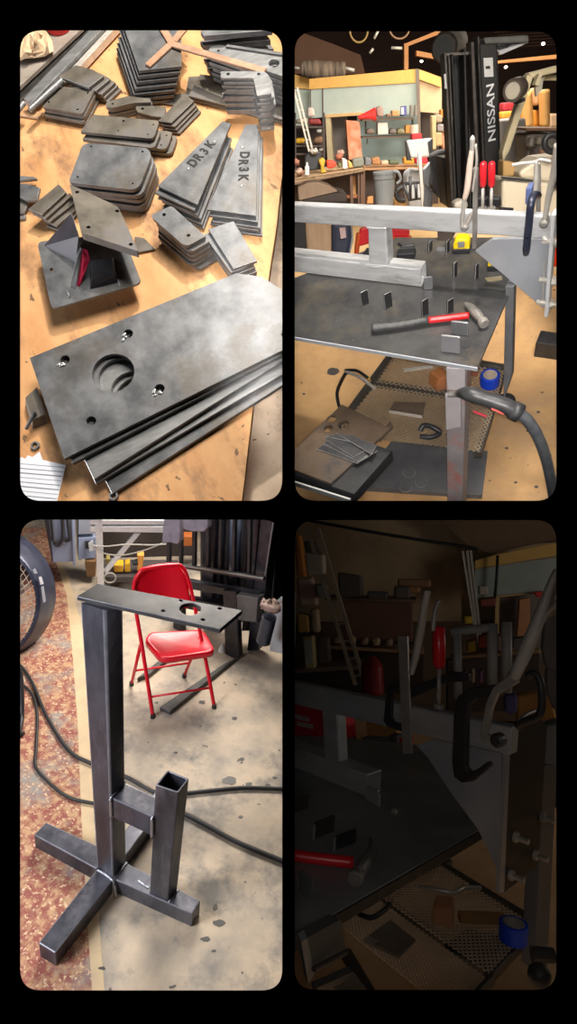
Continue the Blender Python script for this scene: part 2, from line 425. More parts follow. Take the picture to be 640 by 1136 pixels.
# brown sheet plates in the middle of the back
plate('brown_sheet', [(209, 85), (222, 84), (218, 92), (203, 118), (160, 111), (166, 108), (206, 103)], .006, .0045, 'flat brown steel sheet left of the angle stack', m=STEELW)
stack('thin_sheet', [(222, 82), (320, 96), (320, 134), (209, 106)], .018, 2, 'the brownish sheets under the angle stack', 'brownish sheets under the angle stack', m=STEELW, th=.006, jit=.002)
# L-shaped angle stack
Lpx = [(244.5, 79), (293, 79), (299, 84), (301, 104), (285, 106), (281, 86.5), (245, 86.5)]
stack('angle_plate', Lpx, .118, 11, 'the tall stack of L-shaped plates', 'L-shaped plates in the tall stack', rnd=[.004, .004, .012, .003, .003, .004, .004], holes=[(253, 82, .0042), (287, 82, .0042)], m=STEELL, th=.0062, base=.02, offs=[(.004, -.004, .01), (-.002, -.002, -.02), (.006, -.006, .02), (0, 0, -.03), (.002, -.004, .02), (-.003, .002, 0), (.001, -.003, .02), (.002, .003, -.01), (0, -.002, .01), (.003, 0, -.01)])
# bent hook plates
hook = [(118, 113), (141, 106.5), (167, 109.5), (167, 113.5), (148, 114), (124, 120), (117, 119)]
stack('hook_plate', hook, .034, 4, 'the bent-arm plates in front of the wide stack', 'bent-arm plates', rnd=[.006, .008, .001, .001, .008, .008, .006], holes=[(125, 115, .003)], m=STEELW, jit=.004, rot=.03)
stack('lug_plate', [(150, 118), (158, 116), (184, 119), (182, 130), (170, 129), (152, 124)], .026, 3, 'the rounded lug plates right of the bent arms', 'rounded lug plates', rnd=[.008, .006, .002, .002, .01, .006], holes=[(158, 120.5, .004)], m=STEELW, jit=.003, rot=.02)
stack('gusset_plate', [(175, 134), (190, 136), (215, 112), (204, 104), (193, 116)], .03, 4, 'the pointed gusset plates beside the brown sheet', 'pointed gusset plates', m=STEELW, offs=[(.004, -.006, .02), (.006, -.009, .04), (.01, -.014, .03)], th=.0052)
# rectangular drilled plates
stack('drilled_strap', [(104, 127), (177, 134), (170, 154), (89, 146)], .05, 4, 'the long drilled plates with rounded right corners', 'long drilled plates', rnd=[.002, .01, .012, .002], holes=[(137, 134, .003), (131, 145, .002), (170, 138, .002), (164, 149, .002)], m=STEELW, offs=[(-.004, -.012, -.03), (.022, -.016, -.02), (.03, -.022, .0)], th=.0075)
# rounded squares
stack('cap_plate', [(92, 158), (164, 164), (168, 176), (153, 211), (74, 203), (86, 170)][:2] + [(168, 172), (153, 211), (76, 202)], .075, 5, 'the rounded square plates in the middle left', 'rounded square plates', rnd=[.02, .02, .02, .022, .008], holes=[(101, 162, .0028), (158, 168, .0028), (147, 203, .0028), (86, 196, .0028)], offs=[(.002, -.006, .01), (.004, -.004, -.015), (.0, -.006, -.02), (.003, -.002, .01)], th=.0105)
# narrow bars on the left
stack('short_bar', [(31, 232), (65, 204), (73, 213), (46, 238)], .045, 5, 'the short brown bars left of the tilted plate', 'short brown bars', m=STEELW, offs=[(.004, -.006, -.02), (.012, -.012, -.1), (.02, -.02, -.05), (.02, -.026, .03)], th=.007)
# wedge plates with cut lettering
w1 = [(247, 134), (256, 137), (219, 227), (175, 206)]
stack('wedge_plate', w1, .06, 6, 'the left stack of long lettered wedge plates', 'lettered wedge plates, left stack', offs=[(-.012, -.002, .02), (-.01, -.008, .03), (-.004, -.012, .02), (-.008, -.018, .04), (-.006, -.022, .03)], th=.0065)
w2 = [(272, 138), (286.5, 138), (284, 239), (229.5, 232)]
stack('wedge_plate', w2, .055, 5, 'the right stack of long lettered wedge plates', 'lettered wedge plates, right stack', offs=[(.0, -.008, .0), (.002, -.017, .0), (-.002, -.012, -.01), (.002, -.02, .01)], th=.0065, m=STEEL)
wl = [o for o in bpy.data.objects if o.get('label', '').startswith('topmost plate of the left stack of long lettered')][0]
wr = [o for o in bpy.data.objects if o.get('label', '').startswith('topmost plate of the right stack of long lettered')][0]
for par, hh, ch in ((wl, .06, [('D', 214, 181), ('R', 220, 174.5), ('3', 227, 168), ('K', 233, 160.5)]), (wr, .055, [('D', 271, 172), ('R', 269.5, 180), ('3', 270, 188), ('K', 269.5, 197)])):
    x = K.z(ch[3][1], ch[3][2], hh) - K.z(ch[0][1], ch[0][2], hh); y = Vector((-x.y, x.x, 0))
    bm = NB()
    for c, u, v in ch: text(bm, c, .031, K.z(u, v, hh) + Vector((0, 0, .0003)), x, y, .0003, .0013, sx=.85)
    mk(K, 'cut_lettering', bm, DARKHOLE, parent=par, label='black cut-out letters')
    for u, v in ((209, 187), (238, 157)) if par is wl else ((269, 163), (268, 206)):
        bm = NB(); sphere(bm, K.z(u, v, hh + .001), (.004, .0025, .0015), u=8, v=6); mk(K, 'slag_bead', bm, BRIGHT, parent=par, smooth=True, label='bright metal slag beside the letters')
# rounded tabs and plain rectangles
stack('tab_plate', [(166, 239), (190, 228), (228, 262), (206, 274)], .07, 6, 'the rounded two-hole tab plates', 'rounded two-hole tab plates', rnd=[.014, .008, .002, .016], holes=[(182, 238, .0042), (209, 261, .0042)], offs=[(.004, -.008, .02), (.004, -.01, .0), (.002, -.012, .03), (-.002, -.014, .02), (.008, -.022, .06)], th=.009)
stack('plain_plate', [(231, 254), (259, 245), (285, 289), (259, 298)], .062, 6, 'the plain rectangular plates right of the two-hole tabs', 'plain rectangular plates', offs=[(-.010, .002, .06), (-.008, .0, .05), (-.006, -.004, .04), (-.008, -.002, .06), (-.006, -.004, .04)], th=.008)

# tray-like welded bracket with a tilted drilled plate leaning on it
t = thing(K, 'welded_bracket', 'welded bracket with rounded base plate, gusset darkened as if in shade and red reflector beside the square plates', 'bracket', K.z(100, 320, 0))
zb = .05
bm = NB(); slab(bm, rounded([K.z(41, 268, zb), K.z(136, 258, zb), K.z(157, 314, zb), K.z(57, 343, zb)], .016), .006, [(K.z(57, 299, zb), .004)]); mk(K, 'base_plate', bm, STEEL, parent=t, bevel=.0006, seg=1)
bm = NB(); hexa(bm, [K.z(76, 318, 0), K.z(130, 318, 0), K.z(130, 290, 0), K.z(76, 290, 0)], [K.z(76, 318, zb - .007), K.z(130, 318, zb - .007), K.z(130, 290, zb - .007), K.z(76, 290, zb - .007)]); mk(K, 'foot_tube', bm, STEEL, parent=t)
bm = NB(); a, b = K.z(49, 273, zb), K.z(84, 292, zb)
hexa(bm, [a, b, b + Vector((.004, .004, 0)), a + Vector((.004, .004, 0))], [K.z(79, 237, zb + .07), K.z(87, 262, zb + .06), K.z(87.5, 261, zb + .06), K.z(79.5, 236, zb + .07)]); mk(K, 'gusset', bm, mat('shade_dark_steel', (.03, .026, .034), (.055, .05, .06), rough=.5, metal=.2, scale=14), parent=t)  # the gusset's shade is put into its dark colour
bm = NB(); hexa(bm, [K.z(100, 321, zb), K.z(131, 313, zb), K.z(128, 288, zb), K.z(100, 292, zb)], [K.z(102, 310, zb + .02), K.z(126, 306, zb + .02), K.z(124, 286, zb + .045), K.z(102, 289, zb + .045)]); mk(K, 'dark_block', bm, mat('dark_scale_steel', (.02, .02, .024), (.04, .04, .045), rough=.45, metal=.3, scale=20), parent=t)
bm = NB(); hexa(bm, [K.z(78, 319, zb), K.z(84, 321, zb), K.z(86, 316, zb), K.z(80, 312, zb)], [K.z(85, 281, zb + .04), K.z(89, 274, zb + .045), K.z(91, 276, zb + .045), K.z(87, 283, zb + .04)]); mk(K, 'side_plate', bm, STEEL, parent=t)
bm = NB(); hexa(bm, [K.z(82, 312, zb), K.z(87, 319, zb), K.z(90, 316, zb), K.z(86, 310, zb)], [K.z(91, 275, zb + .045), K.z(97, 277, zb + .045), K.z(100, 288, zb + .035), K.z(93, 290, zb + .035)]); mk(K, 'red_reflector', bm, mat('deep_red_reflector', (.32, .012, .04), rough=.25), parent=t, bevel=.001, label='deep red reflector strip')
for a, b in (((74, 322), (77, 330)), ((128, 304), (134, 318))):
    bm = NB(); tube(bm, [K.z(*a, zb + .001), K.z(*b, zb + .001)], .0022, n=8, k=1); mk(K, 'weld_bead', bm, STEELL, parent=t, smooth=True, label='bright weld bead')
q0, q1, q3 = K.z(77, 204, .122), K.z(131, 229, .118), K.z(90, 258, .142)
n = (q1 - q0).cross(q3 - q0).normalized()
if n.z < 0: n = -n
bm = NB(); slab(bm, rounded([q0, q1, K.pl(154, 279, n, q0), q3], [.006, .012, .006, .008]), .017, [(K.pl(u, v, n, q0), .0042) for u, v in ((85.5, 213), (130, 234), (98, 252), (145, 271))], up=n)
mk(K, 'tilted_plate', bm, STEELW, label='thick grey four-hole plate tilted on top of the welded bracket', cat='steel plate', bevel=.0012)
plate('flat_strap', [(149, 262), (160, 264), (172, 276), (152, 280)], .007, .006, 'flat brown strap showing between the tilted plate and the two-hole tabs', m=STEELW)

# left edge scrap
for i, (px, h, m) in enumerate((([(14, 194), (38, 196), (41, 198), (14, 201)], .02, STEELL), ([(14, 203), (30, 204), (44, 208), (41, 222), (30, 222), (14, 214)], .028, STEEL), ([(14, 208), (33, 212), (31, 226), (26, 236), (14, 238)], .015, STEELW), ([(14, 239), (28, 238), (28, 242), (14, 243)], .008, STEELL))):
    plate('offcut', px, h, .008, ['thin pale offcut at the top of the scrap by the left edge', 'blue-grey offcut on the scrap pile at the left edge', 'brown offcut in the scrap pile at the left edge', 'lowest pale strip of the scrap pile at the left edge'][i], 'offcuts at the left edge', m=m)

# bars and planks at the back left
GREYW = mat('weathered_grey_board', (.27, .23, .19), (.36, .31, .27), rough=.7, scale=14, c3=(.3, .23, .19), stretch=(1, 6, 1))
def longbox(name, quad, h, th, m, label, cat='bar', group=None, bev=.001):
    bm = NB(); slab(bm, [K.z(u, v, h) for u, v in quad], th); cut(bm, K, [MU]); return mk(K, name, bm, m, label=label, cat=cat, group=group, bevel=bev, seg=1)
longbox('grey_board', [(10, 106), (98, 24), (40, 10), (0, 30)], .03, .012, GREYW, 'wide weathered grey board in the back left corner', 'board', bev=.002)
longbox('channel_bar', [(12, 111), (20, 114), (106, 28), (98, 27)], .014, .012, mat('dark_channel', (.03, .028, .026), (.08, .075, .07), rough=.5, metal=.3, scale=30), 'dark steel channel in the gap beside the grey board', group='long bars at the back left')
longbox('square_bar', [(26, 109), (34, 115), (121, 24), (108, 24)], .036, .02, STEELL, 'grey square bar between the dark channel and the pale bar', group='long bars at the back left')
longbox('pale_bar', [(60, 96), (65, 99), (134, 24), (127, 24)], .026, .02, mat('pale_bar_steel', (.55, .5, .45), (.7, .64, .58), rough=.4, metal=.3, scale=12, stretch=(1, 6, 1)), 'pale bright bar nearest the fanned plates', group='long bars at the back left')
for i, (a, b, r) in enumerate((((33, 122), (69, 89), .0065), ((18, 125), (27, 114), .006))):
    bm = NB(); cyl(bm, K.z(*a, .047), K.z(*b, .047), r, n=14)
    mk(K, 'thin_rod', bm, STEELL, smooth=False, label=['thin round rod ending beside the square plates', 'short dark-ended rod at the left edge'][i], cat='rod', bevel=.0008)
plate('wood_strip', [(14, 121), (48, 124), (42, 131), (14, 127)], .006, .005, 'thin wooden strip under the rod ends', m=mat('bare_wood_strip', (.5, .27, .13), (.62, .38, .2), rough=.6, scale=20, stretch=(1, 6, 1)), cat='wood strip')
# crumpled brown paper
bm = NB(); N = 13
out = [K.z(u, v, .046) for u, v in ((18, 50), (24, 38), (32, 30), (42, 29), (50, 31), (56, 44), (58, 56), (49, 61), (38, 63), (28, 67), (19, 65))]
c0 = K.z(38, 46, .075); rings = []
for k in range(7):
    f = k / 6; rings.append([bm.verts.new(c0.lerp(p, f) + Vector((random.uniform(-.006, .006), random.uniform(-.006, .006), random.uniform(-.012, .012) * (f > 0) - (.0 if k < 6 else .004)))) for p in out])
for a, b in zip(rings, rings[1:]):
    for i in range(len(out)): bm.faces.new((a[i], a[(i + 1) % len(out)], b[(i + 1) % len(out)], b[i]))
o = mk(K, 'crumpled_paper', bm, mat('tan_kraft_paper', (.66, .46, .28), (.74, .55, .36), rough=.7, scale=10), label='crumpled tan paper on the grey board', cat='paper')
sm = o.modifiers.new('th', 'SOLIDIFY'); sm.thickness = .002
bm = NB(); lathe(bm, K.z(66, 30, .031), (0, 0, 1), [(0, .03), (.001, .031), (.014, .031), (.016, .029), (.016, .024), (.012, .022), (.012, 0)], n=32)
mk(K, 'red_tin', bm, mat('red_plastic_lid', (.6, .02, .02), rough=.35), label='round red tin on the grey board', cat='tin', smooth=False)

# bottom left: pin block, nuts and printed paper
bm = NB(); hexa(bm, [K.z(28, 449, 0), K.z(41, 437, 0), K.z(52, 470, 0), K.z(36, 476, 0)], [K.z(28, 441, .03), K.z(41, 429, .03), K.z(51, 459, .03), K.z(36, 466, .03)])
mk(K, 'rusty_block', bm, STEELW, label='small rusty block tucked beside the front stack', cat='steel block', bevel=.001)
bm = NB(); cyl(bm, K.z(38, 458, .037), K.z(29, 476, .02), .0035, n=14); cyl(bm, K.z(38.6, 456.6, .0377), K.z(38, 458, .037), .0055, n=6)
mk(K, 'loose_bolt', bm, STEEL, label='thin bolt sticking out by the rusty block', cat='bolt')
def nut(u, v, h, r, label):
    bm = NB(); p = K.z(u, v, 0.0004); 
    hx = [p + Vector((math.cos(i * math.pi / 3 + .3) * r, math.sin(i * math.pi / 3 + .3) * r, h)) for i in range(6)]
    slab(bm, hx, h, [(p + Vector((0, 0, h)), r * .55)]); return mk(K, 'hex_nut', bm, STEELL, label=label, cat='nut', group='loose hex nuts', bevel=.0006, seg=1)
nut(40, 495, .007, .010, 'hex nut beside the torn printed paper'); nut(127, 551, .009, .0105, 'hex nut in front of the bottom plate of the front stack')
bm = NB()
pp = [(14, 513), (24, 507), (28, 509), (31, 505), (36, 507), (44, 501), (47, 510), (73, 516), (62, 561), (14, 561)]
slab(bm, [K.z(u, v, .0022) for u, v in pp], .0006); cut(bm, K, [MU])
pa = mk(K, 'printed_paper', bm, mat('white_paper', (.82, .84, .9), rough=.8, spec=.2), label='torn white printed paper in the front left corner', cat='paper')
bm = NB()
for k in range(10):
    a0, a1 = (17, 514 + 5 * k), (71 - 1.15 * k, 518.5 + 5 * k)
    if a1[1] > 556: continue
    P = [K.z(*a0, .0023), K.z(*a1, .0023)]; bar(bm, P[0], P[1], .0012 + .0006 * (k % 3), .0002)
mk(K, 'print_line', bm, mat('grey_print', (.2, .21, .26), rough=.8), parent=pa, label='grey printed lines')

lampT = spot('bench_lamp', (-.02, -1.85, .32), (-.33, -.6, 1.33), 105, 75, .035, (1, .92, .8))
area('bench_fill', None, (-1.4, -.9, .8), (-.3, -.6, 1.35), .5, 1.6, (.85, .92, 1))
# ================================================================== lower left room: welded tube stand, red folding chair, forklift behind
K = BL
BSTEEL = mat('blue_grey_tube_steel', (.032, .034, .048), (.095, .098, .125), rough=.34, metal=.45, scale=9, c3=(.16, .16, .19), bump=.03, stretch=(1, 1, .35))
TEDGE = mat('highlight_tube_edge', (.17, .175, .21), (.24, .245, .285), rough=.4, metal=.4, scale=20)  # paler colour on corners and bevels imitates the highlight along the tube edges
BSTEELT = mat('dark_polished_plate', (.05, .05, .055), (.11, .11, .115), rough=.34, metal=.45, scale=7, c3=(.03, .03, .032))
WELD = mat('weld_metal', (.3, .32, .38), (.5, .52, .56), rough=.3, metal=.8, scale=120, bump=.3)
FLOORM = mat('worn_shop_floor', (.60, .48, .35), (.33, .29, .245), rough=.62, scale=4.5, c3=(.19, .18, .165), s2=3.0, spots=((.1, .09, .08), 14, .70), bump=.03, detail=9)
LANE = mat('worn_red_lane_paint', (.50, .30, .165), (.28, .085, .065), rough=.75, scale=24, detail=14, c3=(.27, .25, .23), s2=3.4, bump=.06, lo=.39, hi=.56, spots=((.66, .46, .29), 70, .6))
STRIP = mat('pale_lane_strip', (.66, .50, .30), (.52, .39, .25), rough=.7, scale=6, detail=8)
BLK = mat('black_machine_paint', (.012, .012, .014), (.03, .03, .035), rough=.45, scale=12)
BLKR = mat('black_rubber', (.018, .018, .02), rough=.55)
def grow(K, pxs, z): return [K.z(u, v, z) for u, v in pxs]
bm = NB(); slab(bm, grow(K, [(-420, 572), (420, 572), (420, 1400), (-420, 1400)], 0), .05); cut(bm, K, [ML])
fl = mk(K, 'floor_stand_room', bm, FLOORM, kind='structure')
bm = NB(); slab(bm, grow(K, [(-420, 585), (50, 585), (74, 660), (80, 720), (86, 800), (90, 900), (96, 1010), (103, 1110), (112, 1300), (-420, 1300)], .0012), .001)
mk(K, 'lane_paint', bm, LANE, parent=fl, label='worn red and orange painted lane')
bm = NB(); slab(bm, grow(K, [(54, 600), (76, 640), (92, 700), (102, 850), (105, 940), (112, 1050), (117, 1110), (124, 1300), (112, 1300), (103, 1110), (96, 1010), (90, 900), (86, 800), (80, 720), (74, 660)], .0012), .001)
mk(K, 'lane_strip', bm, STRIP, parent=fl, label='pale strip along the lane edge')
STAIN = mat('oil_stain', (.075, .07, .065), rough=.5)
for k, (px, sz) in enumerate((((253, 866), 9), ((276, 870), 4), ((297, 871), 3.5), ((267, 906), 3), ((113, 1074), 4), ((224, 779), 4), ((260, 797), 4), ((228, 1042), 6), ((243, 1024), 7), ((237, 1055), 3), ((305, 863), 3), ((195, 835), 3))):
    bm = NB(); rad = [random.uniform(.7, 1.15) for _ in range(12)]
    slab(bm, [K.z(px[0] + math.cos(i / 12 * 6.283) * sz * rad[i], px[1] + math.sin(i / 12 * 6.283) * sz * .55 * rad[i], .0016) for i in range(12)], .001)
    mk(K, 'floor_stain', bm, STAIN, parent=fl, label='dark stain')

# ---- the welded stand
t = thing(K, 'tube_stand', 'welded dark steel tube stand with flat drilled top plate and four legs', 'stand', (0, 0, 0))
hl = .0935; HP = 1.545
def frame4(c3):
    a, b, c = c3; return [a, b, c, a + c - b]
pb = frame4([K.z(107.5, 962, hl), K.z(125.5, 975, hl), K.z(140, 956, hl)])
pt = [K.z(88.5, 668.5, HP), K.z(116, 677, HP), K.z(137, 675, HP)]; pt = frame4(pt)
bm = NB(); r0, r1 = rounded(pb, .009, 4), rounded(pt, .009, 4); rg = []
for k in range(15):
    rg.append([bm.verts.new(a.lerp(b, k / 14)) for a, b in zip(r0, r1)])
for a, b in zip(rg, rg[1:]):
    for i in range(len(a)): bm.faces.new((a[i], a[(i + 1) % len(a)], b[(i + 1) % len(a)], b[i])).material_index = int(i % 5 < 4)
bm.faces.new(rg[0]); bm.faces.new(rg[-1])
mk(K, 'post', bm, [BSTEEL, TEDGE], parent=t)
def leg(px4, name='leg'):
    P = [K.z(u, v, hl) for u, v in px4]
    bm = NB(); hexa(bm, [Vector((p.x, p.y, .0005)) for p in P], P); return mk(K, name, bm, BSTEEL, parent=t, bevel=.005, seg=2, edge=TEDGE)
leg([(107, 964), (37.5, 926), (51, 912), (121, 944)])
leg([(125.5, 975), (213, 1014), (222.5, 999), (140, 957)])
leg([(107.5, 964), (42.5, 1046), (61, 1057.5), (125, 976)])
P = [Vector(( .043, .05, hl)), Vector((.043, .46, hl)), Vector((-.043, .46, hl)), Vector((-.043, .05, hl))]
bm = NB(); hexa(bm, [Vector((p.x, p.y, .0005)) for p in P], P); mk(K, 'leg', bm, BSTEEL, parent=t, bevel=.006, seg=3)
# hollow stub tube
HS = .793
sb = frame4([K.z(165.5, 990, hl), K.z(186, 1000, hl), K.z(197, 986, hl)]); st = [K.z(172, 871, HS), K.z(198, 879.5, HS), K.z(210, 864, HS), K.z(186, 854, HS)]
def inset(P, k):
    c = sum(P, Vector()) / 4; return [c + (p - c) * k for p in P]
bm = NB(); o0 = [bm.verts.new(p) for p in rounded(sb, .008, 3)]; o1 = [bm.verts.new(p) for p in rounded(st, .008, 3)]; i1 = [bm.verts.new(p) for p in rounded(inset(st, .84), .006, 3)]; i0 = [bm.verts.new(p) for p in rounded(inset(sb, .84), .006, 3)]
n = len(o0)
for i in range(n):
    j = (i + 1) % n
    bm.faces.new((o0[i], o0[j], o1[j], o1[i])); bm.faces.new((o1[i], o1[j], i1[j], i1[i])); bm.faces.new((i1[i], i1[j], i0[j], i0[i])); bm.faces.new((i0[i], i0[j], o0[j], o0[i]))
mk(K, 'socket_tube', bm, BSTEEL, parent=t, bevel=.002, seg=1, edge=TEDGE)
bm = NB(); zt_, zb_ = .604, .487
hexa(bm, [Vector((.05, -.046, zb_)), Vector((.262, -.046, zb_)), Vector((.262, .046, zb_)), Vector((.05, .046, zb_))], [Vector((.05, -.046, zt_)), Vector((.262, -.046, zt_)), Vector((.262, .046, zt_)), Vector((.05, .046, zt_))])
mk(K, 'cross_tube', bm, BSTEEL, parent=t, bevel=.005, seg=2, edge=TEDGE)
ZP = 1.564
bm = NB(); slab(bm, [K.z(85, 661.5, ZP), K.z(108, 647.5, ZP), K.z(269, 677, ZP), K.z(244, 698, ZP)], .0185, [(K.z(211, 675.5, ZP), .041), (K.z(201, 666.3, ZP), .0085), (K.z(181, 677.5, ZP), .0085), (K.z(244, 675, ZP), .0085), (K.z(225.5, 687.3, ZP), .0085)])
mk(K, 'top_plate', bm, BSTEELT, parent=t, edge=TEDGE, bevel=.002, label='dark polished top plate with a round hole and four bolt holes')
def wbead(pts, r=.007):
    bm = NB(); tube(bm, pts, r, n=8, k=5); return mk(K, 'weld_bead', bm, WELD, parent=t, smooth=True, label='silvery weld bead')
u3 = Vector((0, 0, .004))
wbead([K.z(108, 965, hl), K.z(117, 970, hl), K.z(125.5, 977, hl + .002)]); wbead([K.z(125.5, 977, hl), K.z(133, 967, hl), K.z(141, 957, hl)])
wbead([K.z(125.5, 977, hl), K.z(127.5, 985, hl - .03), K.z(128, 995, .01)], .006)
wbead([K.z(108, 965, hl), K.z(107, 972, hl - .03)], .006)
wbead([Vector((.051, -.052, zt_)), Vector((.051, .0, zt_ + .004)), Vector((.051, .05, zt_))]); wbead([Vector((.051, -.05, zt_)), Vector((.051, -.05, zb_))])
wbead([Vector((.262, -.05, zb_)), Vector((.262, -.05, zt_))]); wbead([K.z(165, 985, hl), K.z(160, 982, hl), K.z(153, 977, hl)], .005); wbead([K.z(187, 1001, hl), K.z(198, 987, hl)], .005)

# ---- red folding chair
RED = mat('glossy_red_enamel', (.68, .006, .022), rough=.3, spec=.5)
FL, FR, RL_, RR = K.z(169.5, 796), K.z(237.5, 785), K.z(146, 760), K.z(204.5, 751)
t = thing(K, 'folding_chair', 'glossy red metal folding chair standing behind the tube stand', 'chair', (FL + FR + RL_ + RR) / 4)
def up(p, h): return Vector((p.x, p.y, h))
BLt, BRt = FL.lerp(RL_, .88), FR.lerp(RR, .95)
TLt, TRt = up(BLt, .77), up(BRt, .77)
bm = NB()
topL, topR = up(FL.lerp(RL_, .93), .86), up(FR.lerp(RR, 1.0), .86)
tube(bm, [FL + Vector((0, 0, .012)), up(FL.lerp(RL_, .45), .40), TLt, topL.lerp(topR, .12) + Vector((0, 0, .035)), topL.lerp(topR, .3) + Vector((0, 0, .06)), topL.lerp(topR, .7) + Vector((0, 0, .06)), topL.lerp(topR, .88) + Vector((0, 0, .035)), TRt, up(FR.lerp(RR, .45), .40), FR + Vector((0, 0, .012))], .0125, n=12, k=7)
ff = mk(K, 'front_frame', bm, RED, parent=t, smooth=True); legs_ = {}
for a, b in ((RL_, FL), (RR, FR)):
    bm = NB(); tube(bm, [a + Vector((0, 0, .012)), up(a.lerp(b, .42), .43)], .011, n=12, k=1); legs_[tuple(a)] = mk(K, 'rear_leg', bm, RED, parent=t, smooth=True)
bm = NB(); tube(bm, [up(RL_.lerp(FL, .15), .16), up(RR.lerp(FR, .15), .16)], .007, n=10, k=1); mk(K, 'stretcher', bm, RED, parent=t, smooth=True)
bm = NB(); tube(bm, [up(FL.lerp(RL_, .14), .13), up(FR.lerp(RR, .14), .13)], .007, n=10, k=1); mk(K, 'stretcher', bm, RED, parent=t, smooth=True)
# seat pan with rolled front
zs = .435
sf = [K.z(160, 709, zs), K.z(179, 731, zs), K.z(240, 722, zs), K.z(226, 698, zs), K.z(166, 701, zs)]
S = rounded(sf, [.05, .06, .06, .05, .03], 6); c = sum(S, Vector()) / len(S)
bm = NB(); rg = []
for k, dz in ((0, -.014), (.55, -.012), (.85, -.004), (.95, 0), (.985, -.004), (1.0, -.014), (1.0, -.042), (.96, -.046), (.9, -.04)):
    rg.append([bm.verts.new(Vector((c.x + (p.x - c.x) * max(k, .02), c.y + (p.y - c.y) * max(k, .02), zs + dz))) for p in S])
for a, b in zip(rg, rg[1:]):
    for i in range(len(S)): bm.faces.new((a[i], a[(i + 1) % len(S)], b[(i + 1) % len(S)], b[i]))
bm.faces.new(rg[0][::-1])
mk(K, 'seat', bm, RED, parent=t, smooth=True)
# curved backrest panel between the uprights
bm = NB(); gx, gz = 16, 10; dirn = (FR - FL).normalized(); back = Vector((-dirn.y, dirn.x, 0))
V = []
L0, R0 = up(FL.lerp(RL_, .80), .60), up(FR.lerp(RR, .84), .60); L1, R1 = topL.lerp(topR, .02), topR.lerp(topL, .02)
for j in range(gz + 1):
    row = []
    for i in range(gx + 1):
        a, b = i / gx, j / gz
        p = L0.lerp(R0, a).lerp(L1.lerp(R1, a), b); e = abs(2 * a - 1)
        top = .055 * (1 - max(0, (e - .35) / .65) ** 2) - .07 * max(0, (e - .55) / .45) ** 2
        p = p + back * (.045 * (1 - e * e) ) + Vector((0, 0, top * b - (.03 * max(0, (e - .6) / .4) ** 2) * (b < .15) * -1))
        row.append(bm.verts.new(p))
    V.append(row)
for j in range(gz):
    for i in range(gx): bm.faces.new((V[j][i], V[j][i + 1], V[j + 1][i + 1], V[j + 1][i]))
o = mk(K, 'backrest', bm, RED, parent=t, smooth=True); m = o.modifiers.new('th', 'SOLIDIFY'); m.thickness = .006; m.offset = 0
for p in (FL, FR, RL_, RR):
    bm = NB(); cyl(bm, p + Vector((0, 0, .0005)), p + Vector((0, 0, .03)), .0165, .0145, n=12); mk(K, 'foot_cap', bm, BLKR, parent=legs_.get(tuple(p), ff), label='black rubber foot cap')

# ---- drum fan on the left
t = thing(K, 'drum_fan', 'large dark drum fan with wire grille at the left edge', 'fan', K.z(-30, 770))
fc, bc = K.dep(-33, 668, 4.2), K.dep(-20, 659.5, 4.42)
ax = (bc - fc).normalized(); rf, rb = .458, .512
NAVY = mat('navy_black_fan_drum', (.018, .022, .045), (.05, .055, .09), rough=.35, metal=.3, scale=5)
bm = NB(); L_ = (bc - fc).length
_, s_, u_ = frame_of(fc, bc)
prof = [(-.004, rf - .03), (-.012, rf - .012), (0, rf), (.02, rf + .004), (L_ * .5, (rf + rb) / 2 + .008), (L_, rb), (L_ + .02, rb - .01), (L_ + .02, rb - .03), (L_, rb - .035), (L_ * .5, rf - .02), (.01, rf - .03)]
rings = [[bm.verts.new(p) for p in ring_pts(fc + ax * x, r, s_, u_, 56)] for x, r in prof]
for a, b in zip(rings, rings[1:] + rings[:1]):
    for i in range(56): bm.faces.new((a[i], a[(i + 1) % 56], b[(i + 1) % 56], b[i]))
mk(K, 'drum', bm, NAVY, parent=t, smooth=True)
GW = mat('brass_toned_wire', (.42, .33, .26), rough=.45, metal=.2)
bm = NB()
for k in range(12):
    r = .05 + .036 * k; bulge = .05 * (1 - (r / rf) ** 2)
    tube(bm, ring_pts(fc - ax * bulge, r, s_, u_, 44), .0032, n=5, k=1, closed=True)
for k in range(64):
    a = 2 * math.pi * k / 64; P = []
    for q in range(7):
        r = .05 + (rf - .07) * q / 6; aa = a + .5 * q / 6; P.append(fc - ax * (.05 * (1 - (r / rf) ** 2)) + s_ * (r * math.cos(aa)) + u_ * (r * math.sin(aa)))
    tube(bm, P, .0028, n=5, k=1, caps=False)
mk(K, 'wire_grille', bm, GW, parent=t)
bm = NB()
for k in range(3):
    a0 = k * 2.0944
    pts = []
    for q in range(6):
        r = .08 + .055 * q
        for w in (-1, 1):
            aa = a0 + w * (.38 - .02 * q) + .1 * q; pts.append(fc + ax * (.09 + .05 * w) + s_ * (r * math.cos(aa)) + u_ * (r * math.sin(aa)))
    vv = [bm.verts.new(p) for p in pts]
    for q in range(5): bm.faces.new((vv[2 * q], vv[2 * q + 1], vv[2 * q + 3], vv[2 * q + 2]))
o = mk(K, 'blade', bm, mat('fan_blade_grey', (.35, .27, .21), rough=.4, metal=.4), parent=t, smooth=True); m = o.modifiers.new('th', 'SOLIDIFY'); m.thickness = .004
bm = NB(); lathe(bm, fc + ax * .02, ax, [(0, .05), (.02, .07), (.14, .07), (.18, .05)], n=24); mk(K, 'motor_hub', bm, BLK, parent=t, smooth=True)
